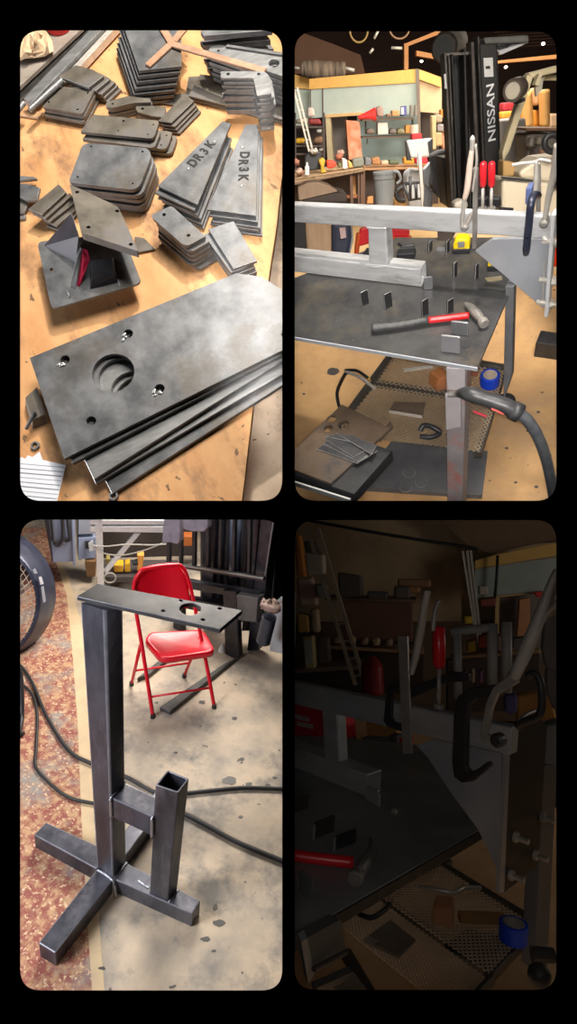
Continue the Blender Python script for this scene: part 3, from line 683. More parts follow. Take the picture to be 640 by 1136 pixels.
# white markings on the drum's side
def drum_px(u, v):
    d = K.ray(u, v); best = None
    for i in range(400):
        p = K.o + d * (4.0 + i * .0015); x = (p - fc).dot(ax); r = ((p - fc) - ax * x).length; tgt = (rf + rb) / 2 + .01
        e = abs(r - tgt)
        if 0 < x < L_ and (best is None or e < best[0]): best = (e, p)
    return best[1] if best else K.dep(u, v, 4.3)
for quad in ([(39, 630.5), (41.5, 636), (38, 636.5), (36, 632)], [(43, 640), (46, 639.5), (48.5, 647.5), (45, 649)], [(45.5, 651), (48.5, 650), (51, 667), (48, 669)]):
    bm = NB(); P = [drum_px(u, v) for u, v in quad]; slab(bm, [p + (K.o - p).normalized() * .004 for p in P], .002, up=K.o - P[0]); mk(K, 'white_mark', bm, mat('white_decal', (.42, .42, .45), rough=.5), parent=t, label='white lettered marking on the drum')
bm = NB(); tube(bm, [K.z(20, 818, .02), K.z(24, 792, .02), K.z(22, 745, .25), K.z(12, 735, .3)], .016, n=10)
tube(bm, [K.z(26, 815, .01), K.z(-60, 790, .01)], .016, n=10, k=1); mk(K, 'stand_leg', bm, BLK, parent=t, smooth=True)
bm = NB(); tube(bm, [K.z(-120, 800, .016), K.z(-50, 760, .35), fc + Vector((-.1, 0, -.40))], .016, n=10, k=1); mk(K, 'stand_leg', bm, BLK, parent=t, smooth=True)

# ---- cables on the floor
def cable(px, r, label, z=None):
    bm = NB(); tube(bm, [K.z(u, v, (r + .002) if len(q) == 2 else q[2]) for q in px for u, v in [q[:2]]], r, n=10, k=8); return mk(K, 'power_cable', bm, BLKR, label=label, cat='cable', smooth=True)
cable([(14, 733), (24, 740), (36, 758), (52, 795), (76, 832), (99, 846), (140, 862), (175, 880), (206, 880), (240, 876.5), (275, 874), (330, 876)], .011, 'thick dark cable sweeping past the post towards the right edge')
cable([(14, 752), (34, 768), (41, 790), (40, 830), (39.5, 850), (52, 866), (75, 884), (103, 891), (125, 893)], .009, 'thinner cable looping on the red painted lane')
cable([(190, 896), (205, 903), (230, 916), (265, 935), (318, 957), (340, 966)], .012, 'grey cable running from behind the hollow tube to the right edge')

# ---- forklift behind the chair
h1 = K.z(255, 728); dv = Vector((-.126, -.74, 0)).normalized()
t = thing(K, 'forklift', 'black forklift mast with load backrest and two floor forks at the back', 'forklift', h1)
def pq(quad, off=0.0, th=.05, n=None, p=None, room=None):
    k = room or K; n = n or dv; p = (p or h1) - n * off
    P = [k.pl(u, v, n, p) for u, v in quad]; bm = NB(); slab(bm, P, th, up=n if n.dot(k.o - P[0]) > 0 else -n); return bm
MSTEEL = mat('dark_mast_steel', (.022, .022, .03), (.05, .05, .06), rough=.35, metal=.5, scale=14)
EDGE = mat('worn_grey_edge', (.28, .28, .28), rough=.4, metal=.5)
for quad, off, th, m, nm in (
    ([(226, 560), (240, 560), (234, 690), (222, 690)], .12, .1, MSTEEL, 'mast_rail'), ([(242, 560), (248, 560), (242, 690), (236, 690)], .16, .06, MSTEEL, 'mast_rail'),
    ([(280, 560), (289, 560), (276, 700), (268, 700)], .16, .06, MSTEEL, 'mast_rail'), ([(291, 560), (305, 560), (286, 722), (274, 722)], .12, .1, MSTEEL, 'mast_rail'),
    ([(250, 560), (256, 560), (250, 660), (244, 660)], .2, .02, BLK, 'lift_chain'), ([(271, 560), (277, 560), (270, 660), (264, 660)], .2, .02, BLK, 'lift_chain'),
    ([(305, 560), (306.5, 560), (294, 642), (292.5, 642)], .1, .02, EDGE, 'rail_edge'),
    ([(184, 560), (188, 560), (188, 628), (184, 626)], .06, .03, BLK, 'backrest_bar'), ([(198.5, 560), (201.5, 560), (201, 629), (198, 629)], .06, .03, BLK, 'backrest_bar'), ([(213, 560), (216.5, 560), (216, 632), (212.5, 631)], .06, .03, BLK, 'backrest_bar'), ([(228.5, 560), (232, 560), (231, 635), (227.5, 634)], .06, .03, BLK, 'backrest_bar'),
    ([(243, 560), (246, 560), (244.5, 637), (241.5, 637)], .06, .03, BLK, 'backrest_bar'), ([(258, 560), (261, 560), (259.5, 639), (256.5, 639)], .06, .03, BLK, 'backrest_bar'), ([(275, 560), (278.5, 560), (276.5, 641), (273.5, 641)], .06, .03, BLK, 'backrest_bar'),
    ([(184, 624), (292, 641), (292, 645), (184, 628)], .03, .03, BLK, 'backrest_rail'), ([(184, 624), (292, 641), (292, 643), (184, 626)], .024, .006, EDGE, 'rail_edge'),
    ([(190, 642), (286, 659), (286, 667), (190, 650)], .05, .06, MSTEEL, 'carriage_bar'), ([(190, 660), (286, 679), (286, 692), (190, 672)], .05, .06, MSTEEL, 'carriage_bar'),
    ([(247, 655), (262, 657), (265, 730), (250, 733)], .0, .05, MSTEEL, 'fork_shank'), ([(192, 648), (202, 650), (202, 716), (192, 718)], .0, .05, MSTEEL, 'fork_shank'),
    ([(262, 660), (286, 664), (284, 690), (264, 688)], .0, .08, mat('greasy_grey_casting', (.06, .06, .06), (.12, .115, .11), rough=.5, scale=10), 'carriage_block'),
    ([(222, 560), (308, 560), (300, 728), (222, 705)], .42, .3, BLK, 'chassis')):
    mk(K, nm, pq(quad, off, th), m, parent=t, bevel=.003, seg=1, label='worn bright edge' if nm == 'rail_edge' else None)
bm = NB(); a, b = K.pl(263, 560, dv, h1 - dv * .18), K.pl(257, 690, dv, h1 - dv * .18); cyl(bm, a, b, .045, n=20); mk(K, 'lift_cylinder', bm, mat('steel_blue_cylinder', (.1, .12, .17), rough=.25, metal=.7), parent=t, smooth=True)
for q in ([(250, 735), (264, 728), (189, 789), (177, 784)], [(190, 721), (203, 716), (166, 748), (152, 752)]):
    P = [K.z(u, v, .035) for u, v in q]; bm = NB(); slab(bm, P, .034); mk(K, 'fork', bm, mat('worn_fork_steel', (.05, .05, .05), (.1, .095, .09), rough=.5, metal=.4, scale=14), parent=t, bevel=.004, seg=1)
GREYP = mat('pale_grey_panel', (.34, .35, .37), (.42, .43, .45), rough=.5, scale=5)
bm = pq([(304, 668), (318, 664), (318, 727), (299, 722)], .1, .12); mk(K, 'gas_bottle_guard', bm, GREYP, label='pale grey panel standing at the right behind the forklift', cat='panel', bevel=.004)
bm = NB(); cyl(bm, K.pl(299, 684, dv, h1 + dv * .1), K.pl(292, 712, dv, h1 + dv * .1), .05, n=20); mk(K, 'hydraulic_jack', bm, mat('navy_jack', (.03, .035, .05), (.06, .065, .09), rough=.35, metal=.3, scale=20), label='dark navy cylinder leaning by the grey panel', cat='cylinder', smooth=False, bevel=.003)
bm = NB(); sphere(bm, K.pl(300, 672, dv, h1 + dv * .1), (.07, .05, .035)); [setattr(vv, 'co', vv.co + Vector((random.uniform(-.018, .018), 0, random.uniform(-.018, .018)))) for vv in bm.verts]; mk(K, 'rag_bundle', bm, mat('dusty_brown_cloth', (.26, .18, .16), (.34, .24, .2), rough=.9, scale=30, bump=.4), label='brownish bundle on top of the navy cylinder', cat='rag', smooth=True)
bm = NB(); p = K.z(246, 722); lathe(bm, p + Vector((0, 0, .001)), (0, 0, 1), [(0, .03), (.06, .012), (.07, .004)], n=10); mk(K, 'paper_cup', bm, mat('white_scrap', (.7, .75, .72), rough=.7), label='small white cone scrap on the floor by the chair', cat='scrap')

# ---- clothes over the backrest
def drape(px, off, th, m, label, name='jacket', n=None, p=None):
    bm = pq(px, off, th, n, p); o = mk(K, name, bm, m, label=label, cat='clothing', bevel=.012, seg=3); return o
CLO = mat('grey_work_cloth', (.20, .20, .25), (.30, .30, .36), rough=.9, scale=14, bump=.3)
drape([(183, 560), (200, 560), (199, 600), (196, 604), (188, 602), (179, 603), (180, 590)], -.03, .05, CLO, 'grey work jacket hanging over the left of the load backrest')
drape([(203, 560), (230, 560), (230, 585), (226, 590), (212, 590), (203, 587)], -.03, .05, CLO, 'dark grey shirt hanging right of the jacket on the backrest', 'shirt')

# ---- aluminium frame bench and blue cabinets
nb = K.ray(140, 620); nb.z = 0; nb = -nb.normalized(); pbn = K.z(112, 668)
t = thing(K, 'frame_bench', 'silver aluminium frame bench with diagonal brace and dark back panel', 'bench', pbn)
ALU = mat('brushed_aluminium', (.62, .64, .68), (.72, .74, .78), rough=.35, metal=.5, scale=30)
for quad, off, th, m, nm in (([(104.5, 560), (113, 560), (116, 672), (109, 672)], 0, .06, ALU, 'upright'), ([(100, 584), (190, 584), (190, 591), (100, 590)], .0, .06, ALU, 'rail'), ([(100, 577), (190, 577), (190, 582), (100, 582)], .0, .06, ALU, 'rail'), ([(149, 592), (156, 592), (118, 637), (114.5, 633)], .03, .02, ALU, 'brace'), ([(114, 640), (200, 640), (200, 646), (114, 646)], .1, .3, mat('dark_shelf_board', (.06, .05, .05), rough=.6), 'shelf'), ([(112, 575), (215, 575), (215, 690), (112, 690)], .75, .02, mat('dark_brown_backing', (.035, .025, .022), (.06, .045, .04), rough=.8, scale=3), 'back_panel')):
    mk(K, nm, pq(quad, off, th, nb, pbn), m, parent=t, bevel=.002, seg=1)
bm = NB(); tube(bm, [K.pl(u, v, nb, pbn + nb * .02) for u, v in ((102, 605), (118, 606), (140, 604), (170, 604.5), (190, 603))], .006, n=8); mk(K, 'loose_wire', bm, mat('grey_wire', (.4, .38, .34), rough=.5), parent=t, smooth=True, label='grey wire')
bm = NB(); tube(bm, [K.pl(u, v, nb, pbn + nb * .02) for u, v in ((103, 607), (112, 613), (132, 616), (155, 612), (180, 603))], .006, n=8); mk(K, 'loose_wire', bm, MATS['grey_wire'], parent=t, smooth=True, label='grey wire')
YEL = mat('tool_yellow', (.68, .36, .02), rough=.45)
def lump(quad, off, th, m, name, label, cat, n=nb, p=pbn, group=None):
    return mk(K, name, pq(quad, off, th, n, p), m, label=label, cat=cat, group=group, bevel=.008, seg=2)
lump([(126, 627), (137, 627), (137, 635), (126, 635)], .15, .1, YEL, 'tool_case', 'flat yellow case on the dark bench shelf', 'tool case')
lump([(138.5, 626), (144, 624), (145, 634.5), (138.5, 635)], .15, .08, YEL, 'power_drill', 'yellow tool standing behind the brace on the shelf', 'power tool')
t2 = thing(K, 'cordless_drill', 'orange-yellow drill with black chuck above the red chair', 'power tool', K.pl(154, 637, nb, pbn - nb * .2))
mk(K, 'body', pq([(152, 616), (160, 616), (158, 632), (152, 634), (153, 626)], .15, .08, nb, pbn), mat('tool_orange', (.7, .3, .06), rough=.45), parent=t2, bevel=.008)
bm = NB(); cyl(bm, K.pl(147, 625, nb, pbn - nb * .18), K.pl(153, 623, nb, pbn - nb * .18), .022, .03, n=14); mk(K, 'chuck', bm, BLK, parent=t2)
lump([(117.5, 620), (122, 620), (122, 634), (117.5, 634)], .2, .08, mat('olive_can', (.25, .2, .05), rough=.5), 'spray_can', 'olive can at the left end of the bench shelf', 'can')
bm = NB(); tube(bm, ring_pts(K.pl(122, 641, nb, pbn + nb * .04), .045, *frame_of(pbn, pbn + nb)[1:], 24), .006, n=6, k=1, closed=True); mk(K, 'wire_coil', bm, MATS['grey_wire'], label='pale wire coil beside the aluminium upright', cat='wire coil', smooth=True)
lump([(200, 595), (218, 595), (218, 606), (200, 606)], .5, .1, mat('orange_box', (.4, .11, .02), rough=.6), 'parts_box', 'orange-brown box glimpsed between the hanging clothes', 'box')
BLUE = mat('blue_grey_cabinet', (.24, .29, .42), (.30, .35, .48), rough=.5, scale=4)
pc = K.z(66, 650); nc = K.ray(66, 620); nc.z = 0; nc = -nc.normalized()
t = thing(K, 'control_cabinet', 'blue-grey control cabinet with black looped leads beside the fan', 'cabinet', K.pl(66, 624, nc, pc))
for quad, off, th, m, nm in (([(53, 560), (78, 560), (81, 623), (59, 624)], 0, .25, BLUE, 'body'), ([(46, 560), (53, 560), (59, 624), (57.5, 622)], .02, .25, mat('dark_cabinet_side', (.06, .06, .07), rough=.5), 'side_panel'), ([(79, 560), (83, 560), (84, 628), (81, 628)], -.02, .06, BLUE, 'mounting_strip')):
    mk(K, nm, pq(quad, off, th, nc, pc), m, parent=t, bevel=.003, seg=1)
for pts in (((56, 570), (58, 590), (60, 601), (74, 598), (77, 597)), ((68, 570), (69, 590), (68, 600), (64, 606), (59, 602)), ((74, 570), (76, 590), (77, 599), (72, 601))):
    bm = NB(); tube(bm, [K.pl(u, v, nc, pc + nc * .02) for u, v in pts], .01, n=8); mk(K, 'lead', bm, BLKR, parent=t, smooth=True, label='black looped lead')
t = thing(K, 'switch_box', 'blue-grey switch box with a black socket left of the aluminium upright', 'switch box', K.pl(93, 620, nc, pc))
mk(K, 'body', pq([(87, 597), (106, 596), (106, 619), (87, 621)], .02, .2, nc, pc), BLUE, parent=t, bevel=.003)
mk(K, 'upper_cover', pq([(87, 560), (106, 560), (106, 592), (87, 593)], .02, .2, nc, pc), mat('grey_cover', (.27, .29, .34), rough=.5), parent=t, bevel=.003)
mk(K, 'socket', pq([(94.5, 601), (100, 601), (100, 609), (94.5, 609)], -.0, .02, nc, pc), BLK, parent=t, bevel=.002)
mk(K, 'plug', pq([(98, 604), (103, 600), (104, 611), (99, 612)], -.03, .03, nc, pc), mat('pale_plug', (.5, .5, .5), rough=.5), parent=t, bevel=.004)
bm = pq([(94, 623), (106, 623), (106, 640), (96, 640)], .3, .2, nb, pbn); mk(K, 'wooden_crate', bm, mat('brown_crate', (.16, .08, .03), (.22, .12, .05), rough=.7, scale=9), label='brown crate on the floor behind the aluminium upright', cat='crate', bevel=.004)

area('ceiling_lamp_stand_room', None, (-.5, -1.0, 4.4), (-.8, 1.2, 3.5), 1.3, 140, (1, .92, .82))
area('added_fill_stand_room', None, (-2.3, .35, 1.2), (-.6, .9, 3.4), 1.0, 80, (.95, .96, 1))  # added fill from the left, no such source in view
# ================================================================== upper right room: welding table with a steel arm, workshop behind
K = TR
GSTEEL = mat('ground_grey_steel', (.50, .50, .51), (.66, .66, .66), rough=.4, metal=.12, scale=10, c3=(.32, .31, .30), stretch=(.6, 3, 3), s2=6)
TOPM = mat('slag_spattered_table_steel', (.075, .075, .08), (.15, .148, .145), rough=.3, metal=.55, scale=7, c3=(.19, .165, .13), s2=5.5, spots=((.3, .29, .27), 60, .73))
LEGM = mat('grey_painted_leg', (.30, .27, .275), (.40, .36, .365), rough=.5, metal=.1, scale=7, c3=(.50, .17, .12), s2=6.5)
ORFL = mat('ochre_shop_floor', (.66, .40, .18), (.50, .29, .13), rough=.7, scale=5, detail=9, c3=(.42, .27, .15), s2=2.2, spots=((.16, .09, .05), 24, .7), bump=.05)
BROWNST = mat('heat_browned_steel', (.115, .08, .055), (.21, .15, .105), rough=.36, metal=.2, scale=8, c3=(.07, .062, .06), s2=4)
DKSTEEL = mat('near_black_steel', (.03, .03, .033), (.065, .065, .068), rough=.36, metal=.4, scale=8)
CHROME = mat('worn_nickel', (.56, .52, .46), (.70, .66, .6), rough=.3, metal=.25, scale=30)
REDP = mat('red_clamp_handle', (.75, .02, .03), rough=.28)
NY = Vector((0, -1, 0))
def tq(quad, y, th, K=K, n=NY, extra=()):
    P = [K.pl(u, v, n, Vector((0, y, 0))) for u, v in quad]; bm = NB(); slab(bm, P, th, [([K.pl(u, v, n, Vector((0, y, 0))) for u, v in h]) for h in extra], up=n); return bm
FZ = -.8
bm = NB(); slab(bm, [K.z(u, v, FZ) for u, v in ((250, 335), (535, 335), (560, 300), (800, 300), (800, 760), (250, 760))], .04); cut(bm, K, [MR, MU]); mk(K, 'floor_weld_room', bm, ORFL, kind='structure')
for k, (u, v, s) in enumerate(((369, 412, 7), (337, 437, 1.8), (597, 457, 2.2), (562, 497, 2), (595, 540, 2.5), (572, 535, 2), (585, 478, 1.6), (610, 505, 2))):
    bm = NB(); slab(bm, [K.z(u + math.cos(i / 10 * 6.283) * s * random.uniform(.8, 1.15), v + math.sin(i / 10 * 6.283) * s * .6, FZ + .0016) for i in range(10)], .001); mk(K, 'floor_stain', bm, STAIN, parent=bpy.data.objects['floor_weld_room'], label='dark spot')

# ---- table
t = thing(K, 'welding_table', 'heavy steel welding table with spattered top, grey legs and mesh shelf below', 'table', (-.35, .2, FZ))
fr0, fr1, rr1 = K.z(300, 368.5), K.z(530, 407), K.z(569, 316)
dirL = (fr0 - fr1).normalized()
bm = NB(); slab(bm, [fr1, rr1, K.z(594, 263), K.z(440, 263.5), K.z(386, 285.5), K.z(290, 322), fr0], .011); cut(bm, K, [MR]); tb = mk(K, 'table_top', bm, TOPM, parent=t, bevel=.0012, seg=1)
bm = NB(); bar(bm, fr1 + Vector((0, -.002, -.0075)) , fr1 + dirL * .95 + Vector((0, -.002, -.0075)), .004, .011); cut(bm, K, [MR]); mk(K, 'front_edge', bm, mat('bright_sheared_edge', (.42, .44, .48), rough=.45, metal=.1), parent=t, label='bright sheared front edge')
def vleg(quad, y, th, m=LEGM, name='leg', par=t, **kw): return mk(K, name, tq(quad, y, th), m, parent=par, bevel=.002, seg=2, **kw)
def legz(u0, u1, v, y, w):       # leg from below the top down to the floor, at columns u0..u1 of row v
    a, b = K.pl(u0, v, NY, (0, y, 0)), K.pl(u1, v, NY, (0, y, 0)); bm = NB()
    hexa(bm, [Vector((a.x, y, FZ)), Vector((b.x, y, FZ)), Vector((b.x, y + w, FZ)), Vector((a.x, y + w, FZ))], [Vector((a.x, y, -.0115)), Vector((b.x, y, -.0115)), Vector((b.x, y + w, -.0115)), Vector((a.x, y + w, -.0115))]); return bm
for (u0, u1, v, y, m) in ((495.5, 514.5, 500, .03, LEGM), (559, 568.5, 380, .315, DKSTEEL)):
    mk(K, 'leg', legz(u0, u1, v, y, .05) if m is LEGM else tq([(560.5, 318), (570, 318), (567.5, 418), (558, 446)], .315, .03), m if m is LEGM else mat('mid_grey_leg', (.15, .15, .16), (.21, .21, .22), rough=.5, metal=.1, scale=7), parent=t, bevel=.003, seg=2)
bm = NB(); sphere(bm, K.pl(562, 444, NY, (0, .32, 0)), (.03, .03, .02)); mk(K, 'caster', bm, BLK, parent=t, smooth=True)
bm = NB(); box(bm, (-.98, .03, FZ), (-.93, .08, -.0115)); cut(bm, K, [MR]); mk(K, 'leg', bm, LEGM, parent=t)
# bracket sleeve on the front leg
for quad, y in (([(494.5, 408), (516, 409.5), (515.5, 434), (496, 432)], .022), ([(493.5, 438.5), (511, 440), (511, 474), (494.5, 477)], .018)):
    mk(K, 'leg_sleeve', tq(quad, y, .02), mat('pale_sleeve_steel', (.52, .47, .48), (.6, .55, .55), rough=.45, metal=.1, scale=9), parent=t, bevel=.0015, seg=1)
# angle iron shelf frame and expanded mesh
SZ = -.45
IRON = mat('dark_angle_iron', (.07, .062, .052), (.12, .105, .09), rough=.5, metal=.3, scale=16)
def shelf_bar(a, b, w=.022, h=.03):
    bm = NB(); bar(bm, K.z(*a, SZ), K.z(*b, SZ), w, h); mk(K, 'shelf_rail', bm, IRON, parent=t, bevel=.0015, seg=1)
shelf_bar((436, 392), (370, 482)); shelf_bar((416, 425), (553, 447), .018, .03); shelf_bar((560, 408), (530, 505)); shelf_bar((440, 388), (562, 410))
# mesh: crossing strands in one sheet
def mesh_sheet(K, c4, nu, nv, r, m, par):
    """expanded metal: two families of slanting strands across the quad c4"""
    bm = NB(); A, B, C, D = [Vector(p) for p in c4]
    def q(a, b): return (A.lerp(B, a)).lerp(D.lerp(C, a), b)
    asp = nu / nv
    for s in (1, -1):
        for k in range(-nv, nu + nv + 1):
            # line a*nu - s*b*nv*1 = k  -> clip to the unit square
            pts = []
            for b in (0, 1):
                a = (k + s * b * nv) / nu
                if 0 <= a <= 1: pts.append((a, b))
            for a in (0, 1):
                b = (a * nu - k) / (s * nv)
                if 0 < b < 1: pts.append((a, b))
            if len(pts) >= 2:
                p0, p1 = q(*pts[0]), q(*pts[1])
                if (p1 - p0).length > .01: bar(bm, p0 + Vector((0, 0, .001 * s)), p1 + Vector((0, 0, .001 * s)), r, r * .6)
    return mk(K, 'mesh_panel', bm, m, parent=par, label='expanded steel mesh')
MESHM = mat('expanded_mesh_steel', (.36, .27, .18), (.46, .36, .25), rough=.45, metal=.4, scale=18)
mesh_sheet(K, [K.z(437, 393, SZ + .016), K.z(559, 411, SZ + .016), K.z(551, 445, SZ + .016), K.z(418, 424, SZ + .016)], 24, 9, .0042, MESHM, t)
mesh_sheet(K, [K.z(416, 427, SZ + .016), K.z(550, 449, SZ + .016), K.z(531, 501, SZ + .016), K.z(372, 481, SZ + .016)], 28, 13, .0042, MESHM, t)

# ---- fins tacked to the top
def fin(a, b, vtop, lab, th=.006, m=None, away=None):
    A, B = K.z(*a), K.z(*b); h = K.hgt(A, vtop, .3); d = (B - A).normalized(); nrm = Vector((-d.y, d.x, 0)) * th
    bm = NB(); z1 = Vector((0, 0, h)); z0 = Vector((0, 0, .0006))
    poly = rounded([A + z0, B + z0, B + z1, A + z1], [0, 0, .006, .006], 3); slab(bm, poly, th, up=-nrm if nrm.dot(K.o - A) < 0 else nrm)
    return mk(K, 'steel_tab', bm, m or DKSTEEL, label=lab, cat='steel tab', group='upright tabs on the welding table', bevel=.0014, seg=1, edge=CUTE)
GT = mat('grey_tab_steel', (.17, .17, .18), (.25, .25, .26), rough=.4, metal=.4, scale=14)
for a, b, v, lab, m in (((401.5, 340.5), (410, 336.5), 325, 'dark upright tab nearest the left end of the hammer', None), ((427.5, 343.5), (436, 339.5), 327, 'dark upright tab just right of the first one, above the hammer grip', None), ((468.5, 352), (476, 348), 334, 'dark upright tab where the hammer grip meets the red handle', None), ((496.5, 349), (503.5, 345), 334, 'dark upright tab just left of the hammer head', None),
    ((500, 371), (519, 373), 356.5, 'grey rounded upright tab in front of the red hammer handle', GT), ((489, 390.5), (510, 393), 372, 'pale upright tab nearest the front edge of the table', mat('pale_tab_steel', (.30, .29, .31), (.38, .37, .39), rough=.4, metal=.4, scale=14)), ((470.5, 322), (480, 321), 308, 'pale tab at the open end of the lower tube', GT),
    ((503.5, 309), (507.5, 306), 292, 'dark tab below the yellow tape measure', None), ((527, 311), (531, 308), 294, 'dark tab beside the second yellow tape', None), ((476, 282), (480, 277), 270, 'small dark tab left of the yellow tape measure, in the far row', None), ((495.5, 283), (499, 278), 269, 'small dark tab touching the left of the yellow tape measure', None)):
    fin(a, b, v, lab, m=m)
bm = NB(); a, b, c_, d_ = K.z(484, 280), K.z(494, 281), K.z(493, 277), K.z(485, 276); prism(bm, [p + Vector((0, 0, .008)) for p in (a, b, c_, d_)], (0, 0, -.0075)); mk(K, 'flat_tab', bm, GT, label='pale flat piece between the two small far tabs', cat='steel tab')
bm = NB(); slab(bm, [p + Vector((0, 0, .003)) for p in (K.z(537, 309), K.z(556, 307), K.z(557, 311), K.z(541, 313))], .0025); mk(K, 'brass_offcut', bm, mat('dull_brass', (.36, .30, .2), rough=.5, metal=.3), label='thin dull offcut lying by the gusset on the table', cat='offcut')

# ---- weldment arm: beam, post, lower tube, gusset, end plate
t = thing(K, 'steel_weldment', 'grey welded steel arm with post, lower tube and gusset standing on the table', 'steel weldment', (-.4, .34, 0))
Y = .305
bm = tq([(300, 225.5), (611, 239.5), (611, 266), (300, 245.5)], Y, .02); cut(bm, K, [MR]); mk(K, 'beam', bm, GSTEEL, parent=t, bevel=.006, seg=3)
bm = tq([(407.5, 251), (428, 252.2), (430.5, 295.5), (409, 294)], Y + .004, .05); mk(K, 'post', bm, GSTEEL, parent=t, bevel=.006, seg=3)
p0, p1 = K.pl(300, 282, NY, (0, Y, 0)), K.pl(466.5, 299.5, NY, (0, Y, 0)); q0, q1 = K.pl(300, 299, NY, (0, Y, 0)), K.pl(465.5, 319, NY, (0, Y, 0))
bm = NB(); hh = p1.z - .001
boxtube(bm, Vector((p0.x, Y + .023, .001 + hh / 2)), Vector((p1.x, Y + .023, .001 + hh / 2)), .046, hh, .005); cut(bm, K, [MR]); mk(K, 'lower_tube', bm, GSTEEL, parent=t, bevel=.003, seg=2)
gus = [(527, 279), (546, 265.2), (610, 265), (607.5, 338), (602, 342), (555, 302)]
mk(K, 'gusset', tq(gus, Y + .02, .012), mat('blue_grey_gusset_steel', (.36, .375, .41), (.46, .475, .51), rough=.38, metal=.15, scale=5), parent=t, bevel=.001, seg=1)
bm = tq([(611.5, 239), (616, 239), (607.5, 352), (603.5, 352)], Y - .02, .03); mk(K, 'end_plate', bm, mat('bright_edge_plate', (.85, .85, .86), rough=.4, metal=.05), parent=t, bevel=.001, seg=1)
for v, u in ((311, 606.5), (336, 603.5), (268, 611)):
    p = K.pl(u, v, NY, (0, Y + .0, 0)); bm = NB(); cyl(bm, p + Vector((-.02, 0, 0)), p + Vector((.045, 0, 0)), .007, n=12); cyl(bm, p + Vector((.014, 0, 0)), p + Vector((.026, 0, 0)), .013, n=6); mk(K, 'bolt', bm, CHROME, parent=t, label='bright bolt through the end plate')
for pts in ([(407, 252), (418, 253), (428.5, 253)], [(408, 295), (419, 296), (431, 296)]):
    bm = NB(); tube(bm, [K.pl(u, v, NY, (0, Y + .002, 0)) for u, v in pts], .004, n=8); mk(K, 'weld_bead', bm, GSTEEL, parent=t, smooth=True)
bm = NB(); tube(bm, [K.pl(u, v, NY, (0, Y + .008, 0)) for u, v in ((604, 290), (603, 312), (602, 338))], .0022, n=8); mk(K, 'weld_bead', bm, CHROME, parent=t, smooth=True, label='silvery weld bead')
bm = NB(); p = K.pl(603, 247, NY, (0, Y, 0)); tube(bm, [K.pl(602, 264, NY, (0, Y - .002, 0)), K.pl(607, 266, NY, (0, Y - .002, 0))], .005, n=8); mk(K, 'weld_bead', bm, CHROME, parent=t, smooth=True, label='silvery weld bead')

# ---- hammer
def on(u, v, h=.018): return K.z(u, v, h)
t = thing(K, 'claw_hammer', 'claw hammer with red shaft and black grip lying across the table', 'hammer', K.z(470, 362))
bm = NB(); tube(bm, [on(412, 364), on(440, 361), on(475, 355)], .013, n=14, radii=[.0135, .0125, .0115]); mk(K, 'grip', bm, mat('black_ribbed_grip', (.03, .03, .03), (.09, .09, .09), rough=.5, scale=60), parent=t, smooth=True)
bm = NB(); tube(bm, [on(475, 355.5), on(500, 352.5), on(520, 350)], .0095, n=14); mk(K, 'shaft', bm, mat('red_hammer_shaft', (.7, .015, .02), rough=.3), parent=t, smooth=True)
HS_ = mat('worn_hammer_steel', (.22, .2, .18), (.34, .32, .29), rough=.4, metal=.2, scale=20)
bm = NB(); tube(bm, [on(516, 337, .012), on(522, 341, .018), on(528, 347, .02), on(533, 353, .02)], .012, n=12, radii=[.005, .011, .014, .011]); lathe(bm, on(532.5, 352, .02), on(538.5, 361, .02) - on(532.5, 352, .02), [(0, .0095), (.014, .0095), (.018, .0145), (.032, .0145), (.034, .012)], n=18); mk(K, 'head', bm, HS_, parent=t, smooth=False, bevel=.0008)
# ---- tape measures
def tape(u, v, w, lab):
    t = thing(K, 'tape_measure', lab, 'tape measure', K.z(u, v), None)
    A = K.z(u - w, v); B = K.z(u + w, v - .5); d = (B - A); h = .05; yv = Vector((-d.y, d.x, 0)).normalized() * .038; z0, z1 = Vector((0, 0, .0008)), Vector((0, 0, h))
    bm = NB(); slab(bm, rounded([A + z0, B + z0, B + z1 * .75, B - d * .18 + z1, A + d * .2 + z1, A + z1 * .7], .008, 3), .034, up=-yv); mk(K, 'case', bm, YEL2, parent=t, bevel=.004, seg=2)
    bm = NB(); e = -yv.normalized() * .003; slab(bm, rounded([A - d * .04 + z0 + e, B + d * .04 + z0 + e, B + d * .04 + z1 * .36 + e, A - d * .04 + z1 * .36 + e], .006, 3), .042, up=-yv); mk(K, 'rubber_skirt', bm, BLKR, parent=t, bevel=.003)
    bm = NB(); slab(bm, [A + d * .3 + z1 * .48 + e * .8, B - d * .3 + z1 * .48 + e * .8, B - d * .3 + z1 * .86 + e * .8, A + d * .3 + z1 * .86 + e * .8], .003, up=-yv); mk(K, 'label_plate', bm, mat('grey_tape_badge', (.2, .2, .2), rough=.5), parent=t)
YEL2 = mat('tape_yellow', (.82, .58, .01), rough=.4)
tape(511.5, 282, 9, 'yellow and black tape measure standing under the beam'); tape(546, 301, 5.5, 'second yellow tape measure half hidden by the gusset')
def clump(quad, y, th, m, name, lab, cat, bev=.004): return mk(K, name, tq(quad, y, th), m, label=lab, cat=cat, bevel=bev, seg=2)
